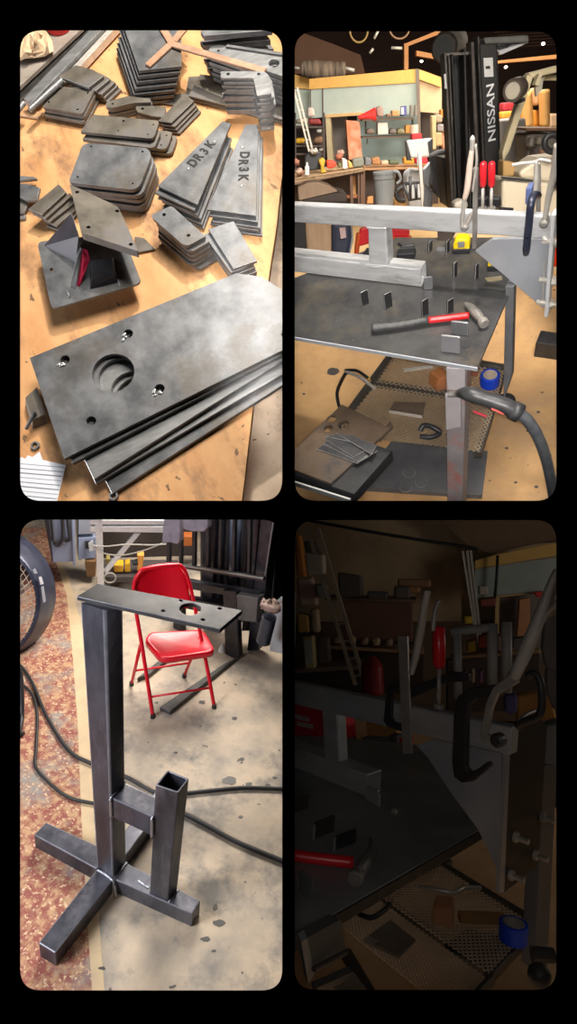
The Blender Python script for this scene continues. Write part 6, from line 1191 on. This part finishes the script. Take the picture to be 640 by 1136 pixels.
# tabs on the table
def fin4(a, b, vtop, lab, m=dDK):
    A, B_ = K.z(*a), K.z(*b); h = K.hgt(A, vtop, .3); d = (B_ - A).normalized(); nrm = Vector((-d.y, d.x, 0)); z0, z1 = Vector((0, 0, .0006)), Vector((0, 0, h))
    if nrm.dot(K.o - A) < 0: nrm = -nrm
    bm = NB(); slab(bm, rounded([A + z0, B_ + z0, B_ + z1, A + z1], [0, 0, .008, .008], 3), .007, up=nrm)
    e = nrm * .0004; o = mk(K, 'steel_tab', bm, m, label=lab, cat='steel tab', group='upright tabs on the dim table', bevel=.0008, seg=1)
    bm = NB(); bar(bm, A - d * .0015 + z0 - nrm * .0035, A - d * .0015 + z1 * .9 - nrm * .0035, .003, .007, up=nrm); mk(K, 'bright_edge', bm, dEDGE, parent=o, label='bright cut edge')
fin4((349, 932), (371, 922), 913, 'larger black upright tab above the red hammer shaft'); fin4((372, 944), (395, 935), 928, 'black upright tab just left of the hammer head'); fin4((320, 905), (342, 897), 890, 'black tab cut off by the left edge')
fin4((406, 887), (420, 895), 873, 'grey tab against the open end of the lower tube', dST); fin4((330, 990), (345, 1000), 965, 'dim grey tab at the left edge in front of the hammer', D('dim_tab', (.12, .12, .12), rough=.5))
bm = NB(); sphere(bm, K.z(437, 900, .012), (.016, .012, .012), u=10, v=6); mk(K, 'bright_nut', bm, dNI, label='small bright nut beside the lower tube end', cat='nut')
# hammer
on4 = lambda u, v, h=.02: K.z(u, v, h)
t = thing(K, 'claw_hammer', 'dim claw hammer with a red shaft at the left edge', 'hammer', K.z(390, 960))
bm = NB(); tube(bm, [on4(300, 945), on4(340, 951), on4(392, 957)], .0165, n=14); cut(bm, K, [MR]); mk(K, 'shaft', bm, dRED, parent=t, smooth=True)
bm = NB(); tube(bm, [on4(411, 929, .012), on4(413, 944, .025), on4(404, 958, .03), on4(398, 968, .03)], .018, n=12, radii=[.004, .015, .021, .017]); lathe(bm, on4(398, 967, .03), on4(389, 983, .03) - on4(398, 967, .03), [(0, .014), (.02, .014), (.026, .022), (.045, .022), (.048, .019)], n=18); mk(K, 'head', bm, D('dim_hammer_steel', (.22, .2, .18), (.3, .28, .26), rough=.45, metal=.4, scale=20), parent=t, bevel=.0008)
# clamps
def ty(pts, r, y, nm, m, par, radii=None, k=6, sc=None):
    bm = NB(); tube(bm, [K.pl(p[0], p[1], NY, (0, p[2] if len(p) > 2 else y, 0)) for p in pts], r, n=12, k=k, radii=radii); return mk(K, nm, bm, m, parent=par, smooth=True)
BCL = D('black_clamp_casting', (.028, .025, .026), (.05, .046, .046), rough=.4, scale=14)
t = thing(K, 'large_c_clamp', 'large black C-clamp gripping the beam at the right', 'clamp', K.pl(505, 820, NY, (0, Y4 - .05, 0)))
yc = Y4 - .06
P = [(548, 764), (520, 768), (508, 779), (506, 800), (504, 840), (507, 863), (518, 868), (532, 860), (541, 851)]
bm = NB(); outer = [(549, 760), (521, 763), (507, 773), (503, 795), (501, 845), (503, 862), (512, 869), (524, 867), (537, 856), (543, 850), (540, 845), (530, 853), (520, 857), (516, 852), (517, 800), (519, 783), (526, 776), (549, 772)]
slab(bm, [K.pl(u, v, NY, (0, yc, 0)) for u, v in outer], .03, up=NY); mk(K, 'frame', bm, BCL, parent=t, bevel=.004, seg=2)
ty([(549, 768), (556, 768, Y4 - .02)], .012, yc, 'anvil', BCL, t, k=1)
t = thing(K, 'locking_clamp', 'grey long-handled locking clamp over the end of the beam, tilted right', 'clamp', K.pl(550, 822, NY, (0, Y4 - .08, 0)))
yl = Y4 - .1
ty([(617, 632), (608, 655), (598, 685), (584, 720), (570, 752)], .016, yl, 'handle', D('dim_clamp_grip', (.40, .37, .34), (.5, .46, .43), rough=.4, scale=10), t, radii=[.007, .012, .019, .022, .017])
bm = NB(); slab(bm, [K.pl(u, v, NY, (0, yl, 0)) for u, v in [(566, 748), (575, 757), (552, 770), (546, 785), (540, 815), (552, 819), (552, 824), (535, 824), (531, 817), (539, 780), (547, 762)]], .02, up=NY); mk(K, 'jaw', bm, dNI, parent=t, bevel=.003)
ty([(585, 750), (594, 748), (600, 760), (601, 783), (596, 795), (583, 800), (573, 806)], .012, yl + .06, 'far_jaw', BCL, t)
bm = NB(); lathe(bm, K.pl(550, 822, NY, (0, yl - .01, 0)), (0, 1, 0), [(0, .012), (.005, .022), (.03, .022), (.05, .01)], n=16); mk(K, 'swivel_pad', bm, BCL, parent=t)
ty([(601, 690), (607, 680), (618, 668)], .008, yl, 'lever', dNI, t)
t = thing(K, 'bar_clamp', 'bar clamp with flat grey bar and red handle standing on the beam', 'clamp', K.pl(446, 770, NY, (0, Y4 - .02, 0)))
bm = qy([(441, 706), (451.5, 706), (456, 836), (446.5, 836)], Y4 - .03, .01); mk(K, 'rail', bm, dNI, parent=t, bevel=.001)
bm = NB(); a, b = K.pl(487, 695, NY, (0, Y4 + .03, 0)), K.pl(487, 741, NY, (0, Y4 + .03, 0)); L_ = (b - a).length; lathe(bm, a, b - a, [(0, .014), (.006, .022), (L_ * .5, .024), (L_ * .92, .022), (L_, .014)], n=18); mk(K, 'handle', bm, dRED, parent=t, smooth=True)
ty([(487, 741), (486, 785)], .008, Y4 + .03, 'screw', dNI, t, k=1)
bm = NB(); p = K.pl(486, 786, NY, (0, Y4 + .03, 0)); cyl(bm, p, p + Vector((0, 0, .015)), .018, n=14); mk(K, 'pressure_pad', bm, dNI, parent=t)
bm = qy([(449, 765), (500, 745), (520, 748), (520, 756), (495, 757), (452, 776)], Y4 + .05, .02); mk(K, 'sliding_arm', bm, BCL, parent=t, bevel=.003)
t = thing(K, 'small_c_clamp', 'smaller black C-clamp behind the flat bar on the beam', 'clamp', K.pl(432, 800, NY, (0, Y4 - .03, 0)))
bm = NB(); slab(bm, [K.pl(u, v, NY, (0, Y4 - .02, 0)) for u, v in [(446, 754), (438, 755), (430, 761), (427, 780), (425, 800), (429, 806), (445, 812), (446, 804), (436, 801), (433, 796), (434, 778), (436, 767), (446, 763)]], .02, up=NY); mk(K, 'frame', bm, BCL, parent=t, bevel=.003)
t = thing(K, 'locking_clamp', 'pale-handled locking clamp rising left of the red handle', 'clamp', K.pl(457, 748, NY, (0, Y4 - .03, 0)))
ty([(474, 655), (470, 675), (466, 702), (461, 728), (456, 748)], .014, Y4 - .04, 'handle', D('dim_pale_grip', (.46, .40, .36), (.55, .48, .43), rough=.45, scale=9), t, radii=[.013, .012, .016, .014, .009])
ty([(487, 666), (482, 680), (480, 700)], .008, Y4 - .02, 'lever', dNI, t)
# things on the shelf
def s4(u, v, h=0.0): return K.z(u, v, SZ4 + .024 + h)
bm = NB(); hexa(bm, [s4(480, 1027), s4(503, 1030), s4(505, 1012), s4(485, 1008)], [s4(479, 1005, .06), s4(503, 1008, .06), s4(504, 994, .06), s4(484, 992, .06)]); mk(K, 'rust_block', bm, D('dim_rust_block', (.40, .17, .08), (.48, .22, .11), rough=.8, scale=12), label='dim rusty block on the mesh shelf', cat='rusty block', bevel=.008)
bm = NB(); bar(bm, s4(509, 1017, .02), s4(560, 1019, .02), .035, .03); mk(K, 'wood_strip', bm, D('dim_brown_wood', (.30, .15, .05), (.36, .2, .08), rough=.8, scale=9), label='brown wooden strip right of the rusty block', cat='wood strip', bevel=.002)
bm = NB(); p = s4(569, 1043); lathe(bm, p, (0, 0, 1), [(0, .048), (.001, .05), (.06, .05), (.061, .048), (.061, .038), (.001, .038)], n=30); tr4 = mk(K, 'tape_roll', bm, D('dim_blue_tape', (.01, .07, .7), rough=.5), label='dim roll of blue tape at the shelf corner', cat='tape roll')
bm = NB(); lathe(bm, p + Vector((0, 0, .001)), (0, 0, 1), [(0, .0378), (.061, .0378), (.061, .033), (0, .033)], n=30); mk(K, 'core', bm, D('dim_core', (.4, .36, .32), rough=.8), parent=tr4)
bm = NB(); tube(bm, [s4(465, 984, .02), s4(480, 986, .03), s4(503, 990, .03), s4(515, 985, .03), s4(533, 985, .02)], .009, n=8); mk(K, 'pliers_handle', bm, dNI, label='thin pale bent rod lying across the mesh above the rusty block', cat='rod', smooth=True)
bm = NB(); slab(bm, [s4(403, 1042, .012), s4(433, 1020, .012), s4(461, 1042, .012), s4(442, 1060, .012)], .011); mk(K, 'steel_offcut', bm, D('dim_brown_offcut', (.18, .15, .11), (.24, .2, .15), rough=.5, scale=9), label='dim brown offcut lying on the mesh', cat='offcut', bevel=.001)
bm = NB(); slab(bm, [s4(404, 1042, .013), s4(409, 1038, .013), s4(420, 1044, .013), s4(414, 1047, .013)], .0008); mk(K, 'bright_patch', bm, dNI, parent=bpy.data.objects['steel_offcut.001'] if 'steel_offcut.001' in bpy.data.objects else None, label='bright scuffed patch')
bm = NB(); tube(bm, [s4(398, 1014, .02), s4(412, 1018, .03), s4(426, 1010, .03), s4(432, 1003, .02)], .009, n=8); mk(K, 'black_lead', bm, BLK, label='short black lead hanging at the shelf corner', cat='lead', smooth=True)
t = thing(K, 'steel_box', 'dim grey steel box below the table edge at the bottom left', 'box', K.dep(355, 1080, 1.35))
P = [K.dep(u, v, z) for u, v, z in ((338, 1042, 1.3), (378, 1020, 1.45), (384, 1056, 1.5), (350, 1078, 1.35))]; bm = NB(); slab(bm, P, .03, up=K.o - P[0]); mk(K, 'face', bm, D('dim_box_steel', (.08, .08, .08), (.11, .11, .11), rough=.5, scale=6), parent=t); bm = NB(); tube(bm, [K.dep(348, 1075, 1.32), K.dep(384, 1056, 1.45)], .006, n=8, k=1); mk(K, 'slot', bm, dDK, parent=t)
P = [K.dep(u, v, z) for u, v, z in ((334, 1045, 1.29), (341, 1041, 1.29), (349, 1080, 1.34), (342, 1092, 1.34))]; bm = NB(); slab(bm, P, .02, up=K.o - P[0]); mk(K, 'bright_flange', bm, D('dim_flange', (.16, .16, .16), rough=.5), parent=t)
bm = NB(); P = [K.dep(u, v, z) for u, v, z in ((352, 1096, 1.4), (392, 1078, 1.52), (420, 1115, 1.55), (352, 1120, 1.45))]; slab(bm, P, .02, up=K.o - P[0]); mk(K, 'bottom_plate', bm, D('dim_floor_plate', (.08, .078, .075), rough=.5), label='dim plate lying below the steel box', cat='steel plate')

# ---- background in the dark
def by(quad, y, th, n=NY):
    P = [K.pl(u, v, n, (0, y, 0)) for u, v in quad]; bm = NB(); slab(bm, P, th, up=n); cut(bm, K, [MR, MD]); return bm
VN = K.ray(473, 660); VN.z = 0; VN = -VN.normalized()
def bk(name, quad, dist, th, m, lab=None, cat=None, par=None, kind=None, bev=.01, grp=None):
    """quad on an upright plane facing the eye, dist metres away"""
    c = K.o - VN * dist; P = [K.pl(u, v, VN, c) for u, v in quad]; bm = NB(); slab(bm, P, th, up=VN); cut(bm, K, [MR, MD]); return mk(K, name, bm, m, label=lab, cat=cat, parent=par, kind=kind, bevel=bev, group=grp)
def bp(u, v, dist): return K.pl(u, v, VN, K.o - VN * dist)
def bktube(name, pts, r, dist, m, lab=None, cat=None, par=None, radii=None, k=6):
    bm = NB(); tube(bm, [bp(u, v, dist) for u, v in pts], r, n=10, k=k, radii=radii); cut(bm, K, [MR, MD]); return mk(K, name, bm, m, label=lab, cat=cat, parent=par, smooth=True)
def dc(n_, c, rough=.7): return mat('dim_' + n_, c, tuple(x * 1.2 + .005 for x in c), rough=rough, scale=5)
bk('wall_back', [(318, 560), (630, 560), (630, 690), (318, 690)], 7.4, .05, dc('brown_wall', (.42, .30, .17)), kind='structure', bev=0)
bk('wall_left', [(318, 576), (480, 560), (512, 618), (512, 760), (318, 700)], 7.3, .03, dc('tan_wall', (.46, .34, .21)), kind='structure', bev=0)
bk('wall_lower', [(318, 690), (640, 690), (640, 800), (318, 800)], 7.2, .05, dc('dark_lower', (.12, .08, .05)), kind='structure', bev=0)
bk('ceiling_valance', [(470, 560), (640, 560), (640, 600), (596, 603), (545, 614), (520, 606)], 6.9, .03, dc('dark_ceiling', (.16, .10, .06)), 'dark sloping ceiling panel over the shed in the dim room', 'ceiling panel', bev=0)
bktube('overhead_cable', [(340, 577), (400, 588), (460, 598), (520, 607), (530, 611)], .018, 6.6, BLK, 'dark cable slung across the dim back wall', 'cable')
t = thing(K, 'site_shed', 'dim blue shed with a yellow band at the right', 'shed', bp(570, 760, 6.8))
for nm, q, m in (('yellow_band', [(527, 622), (552, 615), (625, 601), (625, 617), (552, 628), (527, 632)], dc('shed_yellow', (.62, .40, .12))), ('front_panel', [(527, 630), (552, 627), (625, 615), (625, 655), (600, 657), (552, 661), (527, 664)], dc('shed_blue', (.30, .36, .36))), ('lintel', [(548, 660), (602, 655), (602, 658), (548, 663)], dc('lintel', (.5, .33, .12))), ('door_post', [(550, 661), (554, 661), (553, 720), (548, 720)], dc('post', (.45, .32, .15))), ('inner_wall', [(553, 662), (625, 655), (625, 730), (553, 730)], dc('inner', (.16, .14, .13)))):
    bk(nm, q, 6.8 if nm != 'inner_wall' else 6.95, .03, m, par=t, bev=0)
bk('brick_stack', [(576, 665), (588, 663), (588, 710), (573, 712)], 6.75, .1, dc('salmon', (.46, .22, .11)), 'dim salmon panel stack inside the shed', 'brick stack'); bk('red_cone', [(592, 657), (602, 656), (602, 664), (596, 662)], 6.7, .08, dc('cone_red', (.5, .03, .03)), 'dim red cone at the shed front', 'traffic cone')
bktube('shed_pipe', [(552, 616), (551, 640), (548, 672)], .015, 6.7, BLK, 'thin dark pipe on the corner of the dim shed', 'pipe', k=1)
t = thing(K, 'ladder', 'dim aluminium ladder leaning in front of the shed', 'ladder', bp(530, 720, 6.2))
for a, b in (((513, 611), (527, 700)), ((518, 611), (531, 715)), ((522, 611), (534, 715))): bk('rail', [(a[0] - 1, a[1]), (a[0] + 1.4, a[1]), (b[0] + 1.4, b[1]), (b[0] - 1, b[1])], 6.2, .03, dNI, par=t, bev=0)
for k in range(7): v = 620 + 13 * k; bk('rung', [(513 + 2 * k, v), (523 + 1.8 * k, v), (523 + 1.8 * k, v + 1.2), (513 + 2 * k, v + 1.2)], 6.22, .02, dNI, par=t, bev=0)
t = thing(K, 'long_ladder', 'dim wooden-toned ladder leaning at the left against shelves', 'ladder', bp(395, 760, 5.2))
LW = dc('ladder_tan', (.38, .32, .25))
for a, b in (((338, 585), (392, 760)), ((350, 585), (402, 757))): bk('rail', [(a[0], a[1]), (a[0] + 4, a[1]), (b[0] + 4, b[1]), (b[0], b[1])], 5.2, .04, LW, par=t, bev=0)
for k in range(9): f = (k + .5) / 9; bk('rung', [(339 + 54 * f, 585 + 175 * f), (353 + 52 * f, 585 + 172 * f), (353 + 52 * f, 587 + 172 * f), (339 + 54 * f, 587 + 175 * f)], 5.22, .03, LW, par=t, bev=0)
for q, d, c, nm, lab, cat in (([(326, 592), (333, 594), (339, 640), (329, 640)], 5.6, (.55, .20, .04), 'orange_board', 'dim orange upright board at the left edge', 'board'), ([(337, 613), (359, 615), (360, 637), (340, 638)], 5.04, (.50, .44, .36), 'white_carton', 'dim white carton hung on the left ladder', 'box'), ([(336, 600), (350, 600), (356, 612), (340, 616)], 5.3, (.14, .1, .08), 'dark_basket', 'dark basket above the white carton', 'basket'), ([(328, 642), (346, 640), (352, 672), (332, 672)], 5.5, (.46, .32, .26), 'pink_bag', 'dim pinkish bag under the white carton', 'bag'), ([(348, 648), (362, 648), (364, 664), (352, 664)], 5.45, (.22, .22, .21), 'grey_tin', 'dim grey tin beside the pinkish bag', 'tin'), ([(328, 680), (342, 682), (344, 702), (330, 702)], 5.5, (.44, .27, .08), 'yellow_pack', 'dim yellow pack at the left edge', 'pack'), ([(343, 676), (352, 676), (354, 702), (346, 702)], 5.5, (.42, .32, .2), 'cream_bottle', 'dim cream bottle beside the yellow pack', 'bottle'), ([(335, 706), (348, 705), (350, 742), (338, 742)], 5.2, (.42, .36, .18), 'yellow_manual', 'dim yellow-edged manual standing on the left ledge', 'book'), ([(350, 708), (364, 708), (366, 735), (352, 738)], 5.4, (.1, .08, .07), 'black_box', 'dark box right of the yellow manual', 'box'), ([(374, 635), (401, 639), (402, 662), (376, 663)], 5.9, (.10, .09, .085), 'black_radio', 'dark radio on top of the brown cabinet', 'radio'), ([(407, 656), (430, 657), (430, 665), (407, 664)], 5.9, (.10, .1, .1), 'dark_tools', 'dark tools heap on the brown cabinet right of the radio', 'tools'), ([(437, 650), (455, 651), (455, 664), (437, 664)], 5.9, (.13, .11, .1), 'dark_case', 'dark case on the right of the brown cabinet', 'case'), ([(441, 642), (478, 643), (478, 652), (441, 650)], 6.3, (.30, .18, .1), 'brown_shelf_board', 'dim brown board on the back wall above the cabinet', 'board'), ([(447, 650), (466, 651), (466, 658), (447, 657)], 6.1, (.38, .2, .08), 'orange_case', 'dim orange-brown case above the dark case', 'case')):
    bk(nm, q, d, .12, dc(nm, c), lab, cat, bev=.02)
mk(K, 'white_page', by([(335.5, 711), (346, 710), (348, 735), (338, 736)], 5.0, .002) if False else (lambda: (lambda bm: (slab(bm, [bp(u, v, 5.19) for u, v in ((337, 711), (345, 710), (347, 736), (339, 737))], .002, up=VN), bm)[1])(NB()))(), dc('page_grey', (.40, .42, .42)), parent=bpy.data.objects['yellow_manual'])
t = thing(K, 'brown_cabinet', 'dark red-brown cabinet with a shelf below, in the dim room', 'cabinet', bp(415, 760, 6.1))
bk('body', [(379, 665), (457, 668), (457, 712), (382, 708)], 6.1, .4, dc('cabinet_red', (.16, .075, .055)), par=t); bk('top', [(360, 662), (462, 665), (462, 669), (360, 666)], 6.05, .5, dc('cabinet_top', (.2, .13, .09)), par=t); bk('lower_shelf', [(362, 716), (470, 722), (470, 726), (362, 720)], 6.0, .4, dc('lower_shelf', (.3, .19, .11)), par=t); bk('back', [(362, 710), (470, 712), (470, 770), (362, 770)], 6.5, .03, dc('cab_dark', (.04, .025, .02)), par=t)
for i, (u, c) in enumerate(((373, (.3, .2, .12)), (390, (.36, .26, .16)), (404, (.25, .18, .12)), (417, (.42, .33, .2)), (431, (.28, .2, .14)), (445, (.34, .22, .12)))): bk('jar', [(u - 5, 706 + i), (u + 4, 705 + i * .8), (u + 5, 714.5 + i * .8), (u - 5, 714 + i * .8)], 5.94, .1, dc('jar' + str(i), c), ['leftmost dim jar on the low shelf of the brown cabinet', 'second dim jar from the left on the low shelf', 'third dim jar from the left on the low shelf', 'pale jar in the middle right of the low shelf', 'fifth dim jar from the left on the low shelf', 'rightmost dim jar on the low shelf of the brown cabinet'][i], 'jar', grp='jars on the cabinet shelf', bev=.03)
bm = NB(); lathe(bm, bp(414, 770, 4.6), bp(412, 733, 4.6) - bp(414, 770, 4.6), [(0, .07), (.02, .08), (.2, .08), (.25, .05), (.27, .03)], n=20); cut(bm, K, [MR]); mk(K, 'fire_extinguisher', bm, dc('extinguisher_red', (.2, .012, .016), .35), label='dim red cylinder behind the beam at the left', cat='extinguisher')
bk('left_counter', [(326, 742), (402, 738), (402, 743), (326, 748)], 5.42, .4, dc('counter', (.26, .18, .12)), 'dim counter edge running behind the beam at the left', 'counter'); bk('counter_front', [(326, 748), (402, 743), (420, 775), (326, 758)], 5.36, .05, dDK, 'black front under the dim counter', 'panel')
# red machine with white lettering bars under the beam
t = thing(K, 'welding_machine', 'red-fronted machine with white lettering seen below the beam at the left edge', 'machine', K.pl(340, 830, NY, (0, Y4 + .5, 0)))
def bq4(q, off, th, m, nm, **kw):
    P = [K.pl(u, v, NY, (0, Y4 + off, 0)) for u, v in q]; bm = NB(); slab(bm, P, th, up=NY); cut(bm, K, [MR, MD]); return mk(K, nm, bm, m, parent=t, **kw)
bq4([(320, 778), (357, 785), (361, 826), (320, 815)], .9, .3, dc('machine_red', (.6, .02, .04)), 'front', bevel=.006); bq4([(320, 815), (361, 826), (362, 845), (320, 840)], .9, .3, dc('machine_olive', (.09, .08, .07)), 'base', bevel=.006)
bq4([(326, 792), (343, 796), (343.5, 801), (326, 797)], .89, .003, dc('letter_white', (.6, .5, .5)), 'white_lettering', label='white lettering bar'); bq4([(329, 800), (347, 804), (347.5, 809), (329.5, 805)], .89, .003, MATS['dim_letter_white'], 'white_lettering', label='white lettering bar')
# clutter beyond the table under the beam
for q, off, c, nm, lab, cat in (([(405, 800), (440, 805), (440, 822), (408, 822)], 1.2, (.42, .26, .08), 'yellow_box', 'dim yellow box beyond the table under the beam', 'box'), ([(400, 818), (428, 820), (430, 838), (404, 836)], .9, (.2, .19, .17), 'grey_tool', 'dim grey tool on the far side of the table', 'tool'), ([(430, 815), (440, 816), (440, 830), (430, 830)], .9, (.08, .07, .08), 'dark_can', 'small dark can beyond the lower tube', 'can'), ([(442, 818), (450, 819), (450, 828), (442, 828)], .85, (.5, .05, .05), 'red_plug', 'small red plug beyond the flat bar', 'plug')):
    P = [K.pl(u, v, NY, (0, Y4 + off, 0)) for u, v in q]; bm = NB(); slab(bm, P, .08, up=NY); cut(bm, K, [MR]); mk(K, nm, bm, dc(nm, c), label=lab, cat=cat, bevel=.01)
# pipe rack, bench with small things, coverall at the right
t = thing(K, 'pipe_rack', 'dim grey pipe frame standing between the red handle and the tilted clamp', 'rack', bp(540, 760, 3.0))
PIP = dc('pipe_grey', (.42, .40, .38), .4)
for pts, r in (([(500, 701), (546, 696)], .02), ([(507, 702), (508, 775)], .02), ([(546, 692), (546, 770)], .024), ([(562, 690), (562, 768)], .024)): bktube('pipe', pts, r, 3.0, PIP, par=t, k=1)
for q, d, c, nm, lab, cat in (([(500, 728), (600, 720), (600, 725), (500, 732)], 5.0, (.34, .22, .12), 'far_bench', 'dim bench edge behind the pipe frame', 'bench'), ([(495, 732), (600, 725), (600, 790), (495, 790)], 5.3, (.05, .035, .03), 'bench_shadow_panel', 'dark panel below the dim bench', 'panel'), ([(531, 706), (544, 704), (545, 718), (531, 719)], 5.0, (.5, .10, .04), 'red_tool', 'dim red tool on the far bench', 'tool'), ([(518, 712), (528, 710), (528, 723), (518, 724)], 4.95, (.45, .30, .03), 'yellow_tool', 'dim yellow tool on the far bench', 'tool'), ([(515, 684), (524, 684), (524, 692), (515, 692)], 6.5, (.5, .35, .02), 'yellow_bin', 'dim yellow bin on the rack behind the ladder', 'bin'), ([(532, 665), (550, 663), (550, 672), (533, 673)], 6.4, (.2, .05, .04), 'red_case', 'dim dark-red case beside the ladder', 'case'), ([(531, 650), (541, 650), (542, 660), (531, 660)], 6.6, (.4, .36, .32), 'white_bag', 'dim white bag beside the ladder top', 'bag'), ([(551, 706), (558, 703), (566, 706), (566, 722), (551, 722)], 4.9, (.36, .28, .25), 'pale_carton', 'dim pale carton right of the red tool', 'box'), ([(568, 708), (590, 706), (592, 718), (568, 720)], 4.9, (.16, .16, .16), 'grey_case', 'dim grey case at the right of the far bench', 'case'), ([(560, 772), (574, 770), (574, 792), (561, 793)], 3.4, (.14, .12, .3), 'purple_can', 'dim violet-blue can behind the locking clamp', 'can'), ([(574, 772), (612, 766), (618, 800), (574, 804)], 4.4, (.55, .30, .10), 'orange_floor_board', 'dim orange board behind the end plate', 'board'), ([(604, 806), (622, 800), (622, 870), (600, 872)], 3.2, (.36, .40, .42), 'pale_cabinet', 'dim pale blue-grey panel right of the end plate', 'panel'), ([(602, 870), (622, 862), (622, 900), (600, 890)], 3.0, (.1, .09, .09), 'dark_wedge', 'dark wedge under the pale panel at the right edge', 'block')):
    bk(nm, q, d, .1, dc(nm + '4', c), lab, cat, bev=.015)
for i, u in enumerate((505, 514, 522, 531, 539)): bk('spray_can', [(u, 742 + (i % 2) * 3), (u + 5, 742), (u + 5, 758), (u, 758)], 4.8, .06, dc('can' + str(i), ((.3, .12, .1), (.12, .12, .2), (.32, .25, .2), (.2, .1, .2), (.3, .3, .28))[i]), ['leftmost', 'second', 'middle', 'fourth', 'rightmost'][i] + ' of the dim cans below the far bench', 'can', grp='cans below the far bench', bev=.02)
t = thing(K, 'hanging_coverall', 'dim grey coverall hanging at the right edge', 'clothing', bp(610, 780, 3.2))
for nm, q, m in (('sleeve', [(604, 690), (616, 676), (625, 680), (625, 745), (606, 742), (601, 720)], dc('coverall', (.26, .25, .26))), ('body', [(606, 740), (625, 745), (625, 790), (615, 790), (606, 765)], MATS['dim_coverall']), ('cream_panel', [(612, 640), (625, 635), (625, 680), (606, 690)], dc('cream', (.46, .40, .28)))): bk(nm, q, 3.2, .06, m, par=t, bev=.02)
bktube('wire_loop', [(605, 655), (602, 675), (603, 690), (610, 680), (616, 660)], .006, 3.1, dNI, 'thin pale wire loop beside the dim coverall', 'wire')

area('dim_room_lamp', None, (1.6, .15, .5), (.3, .6, 2.0), .6, .35, (1, .93, .85))
spot('dim_added_spot', (.004, .012, -.004), (.45, .82, 2.0), 11, 50, .03, (1, .95, .9), .35)  # added weak spot at the eye, lights the arm's front faces
area('dim_room_back_lamp', None, (4.2, .4, 3.6), (1.2, .6, 6.5), 1.0, 12.5, (1, .88, .74))
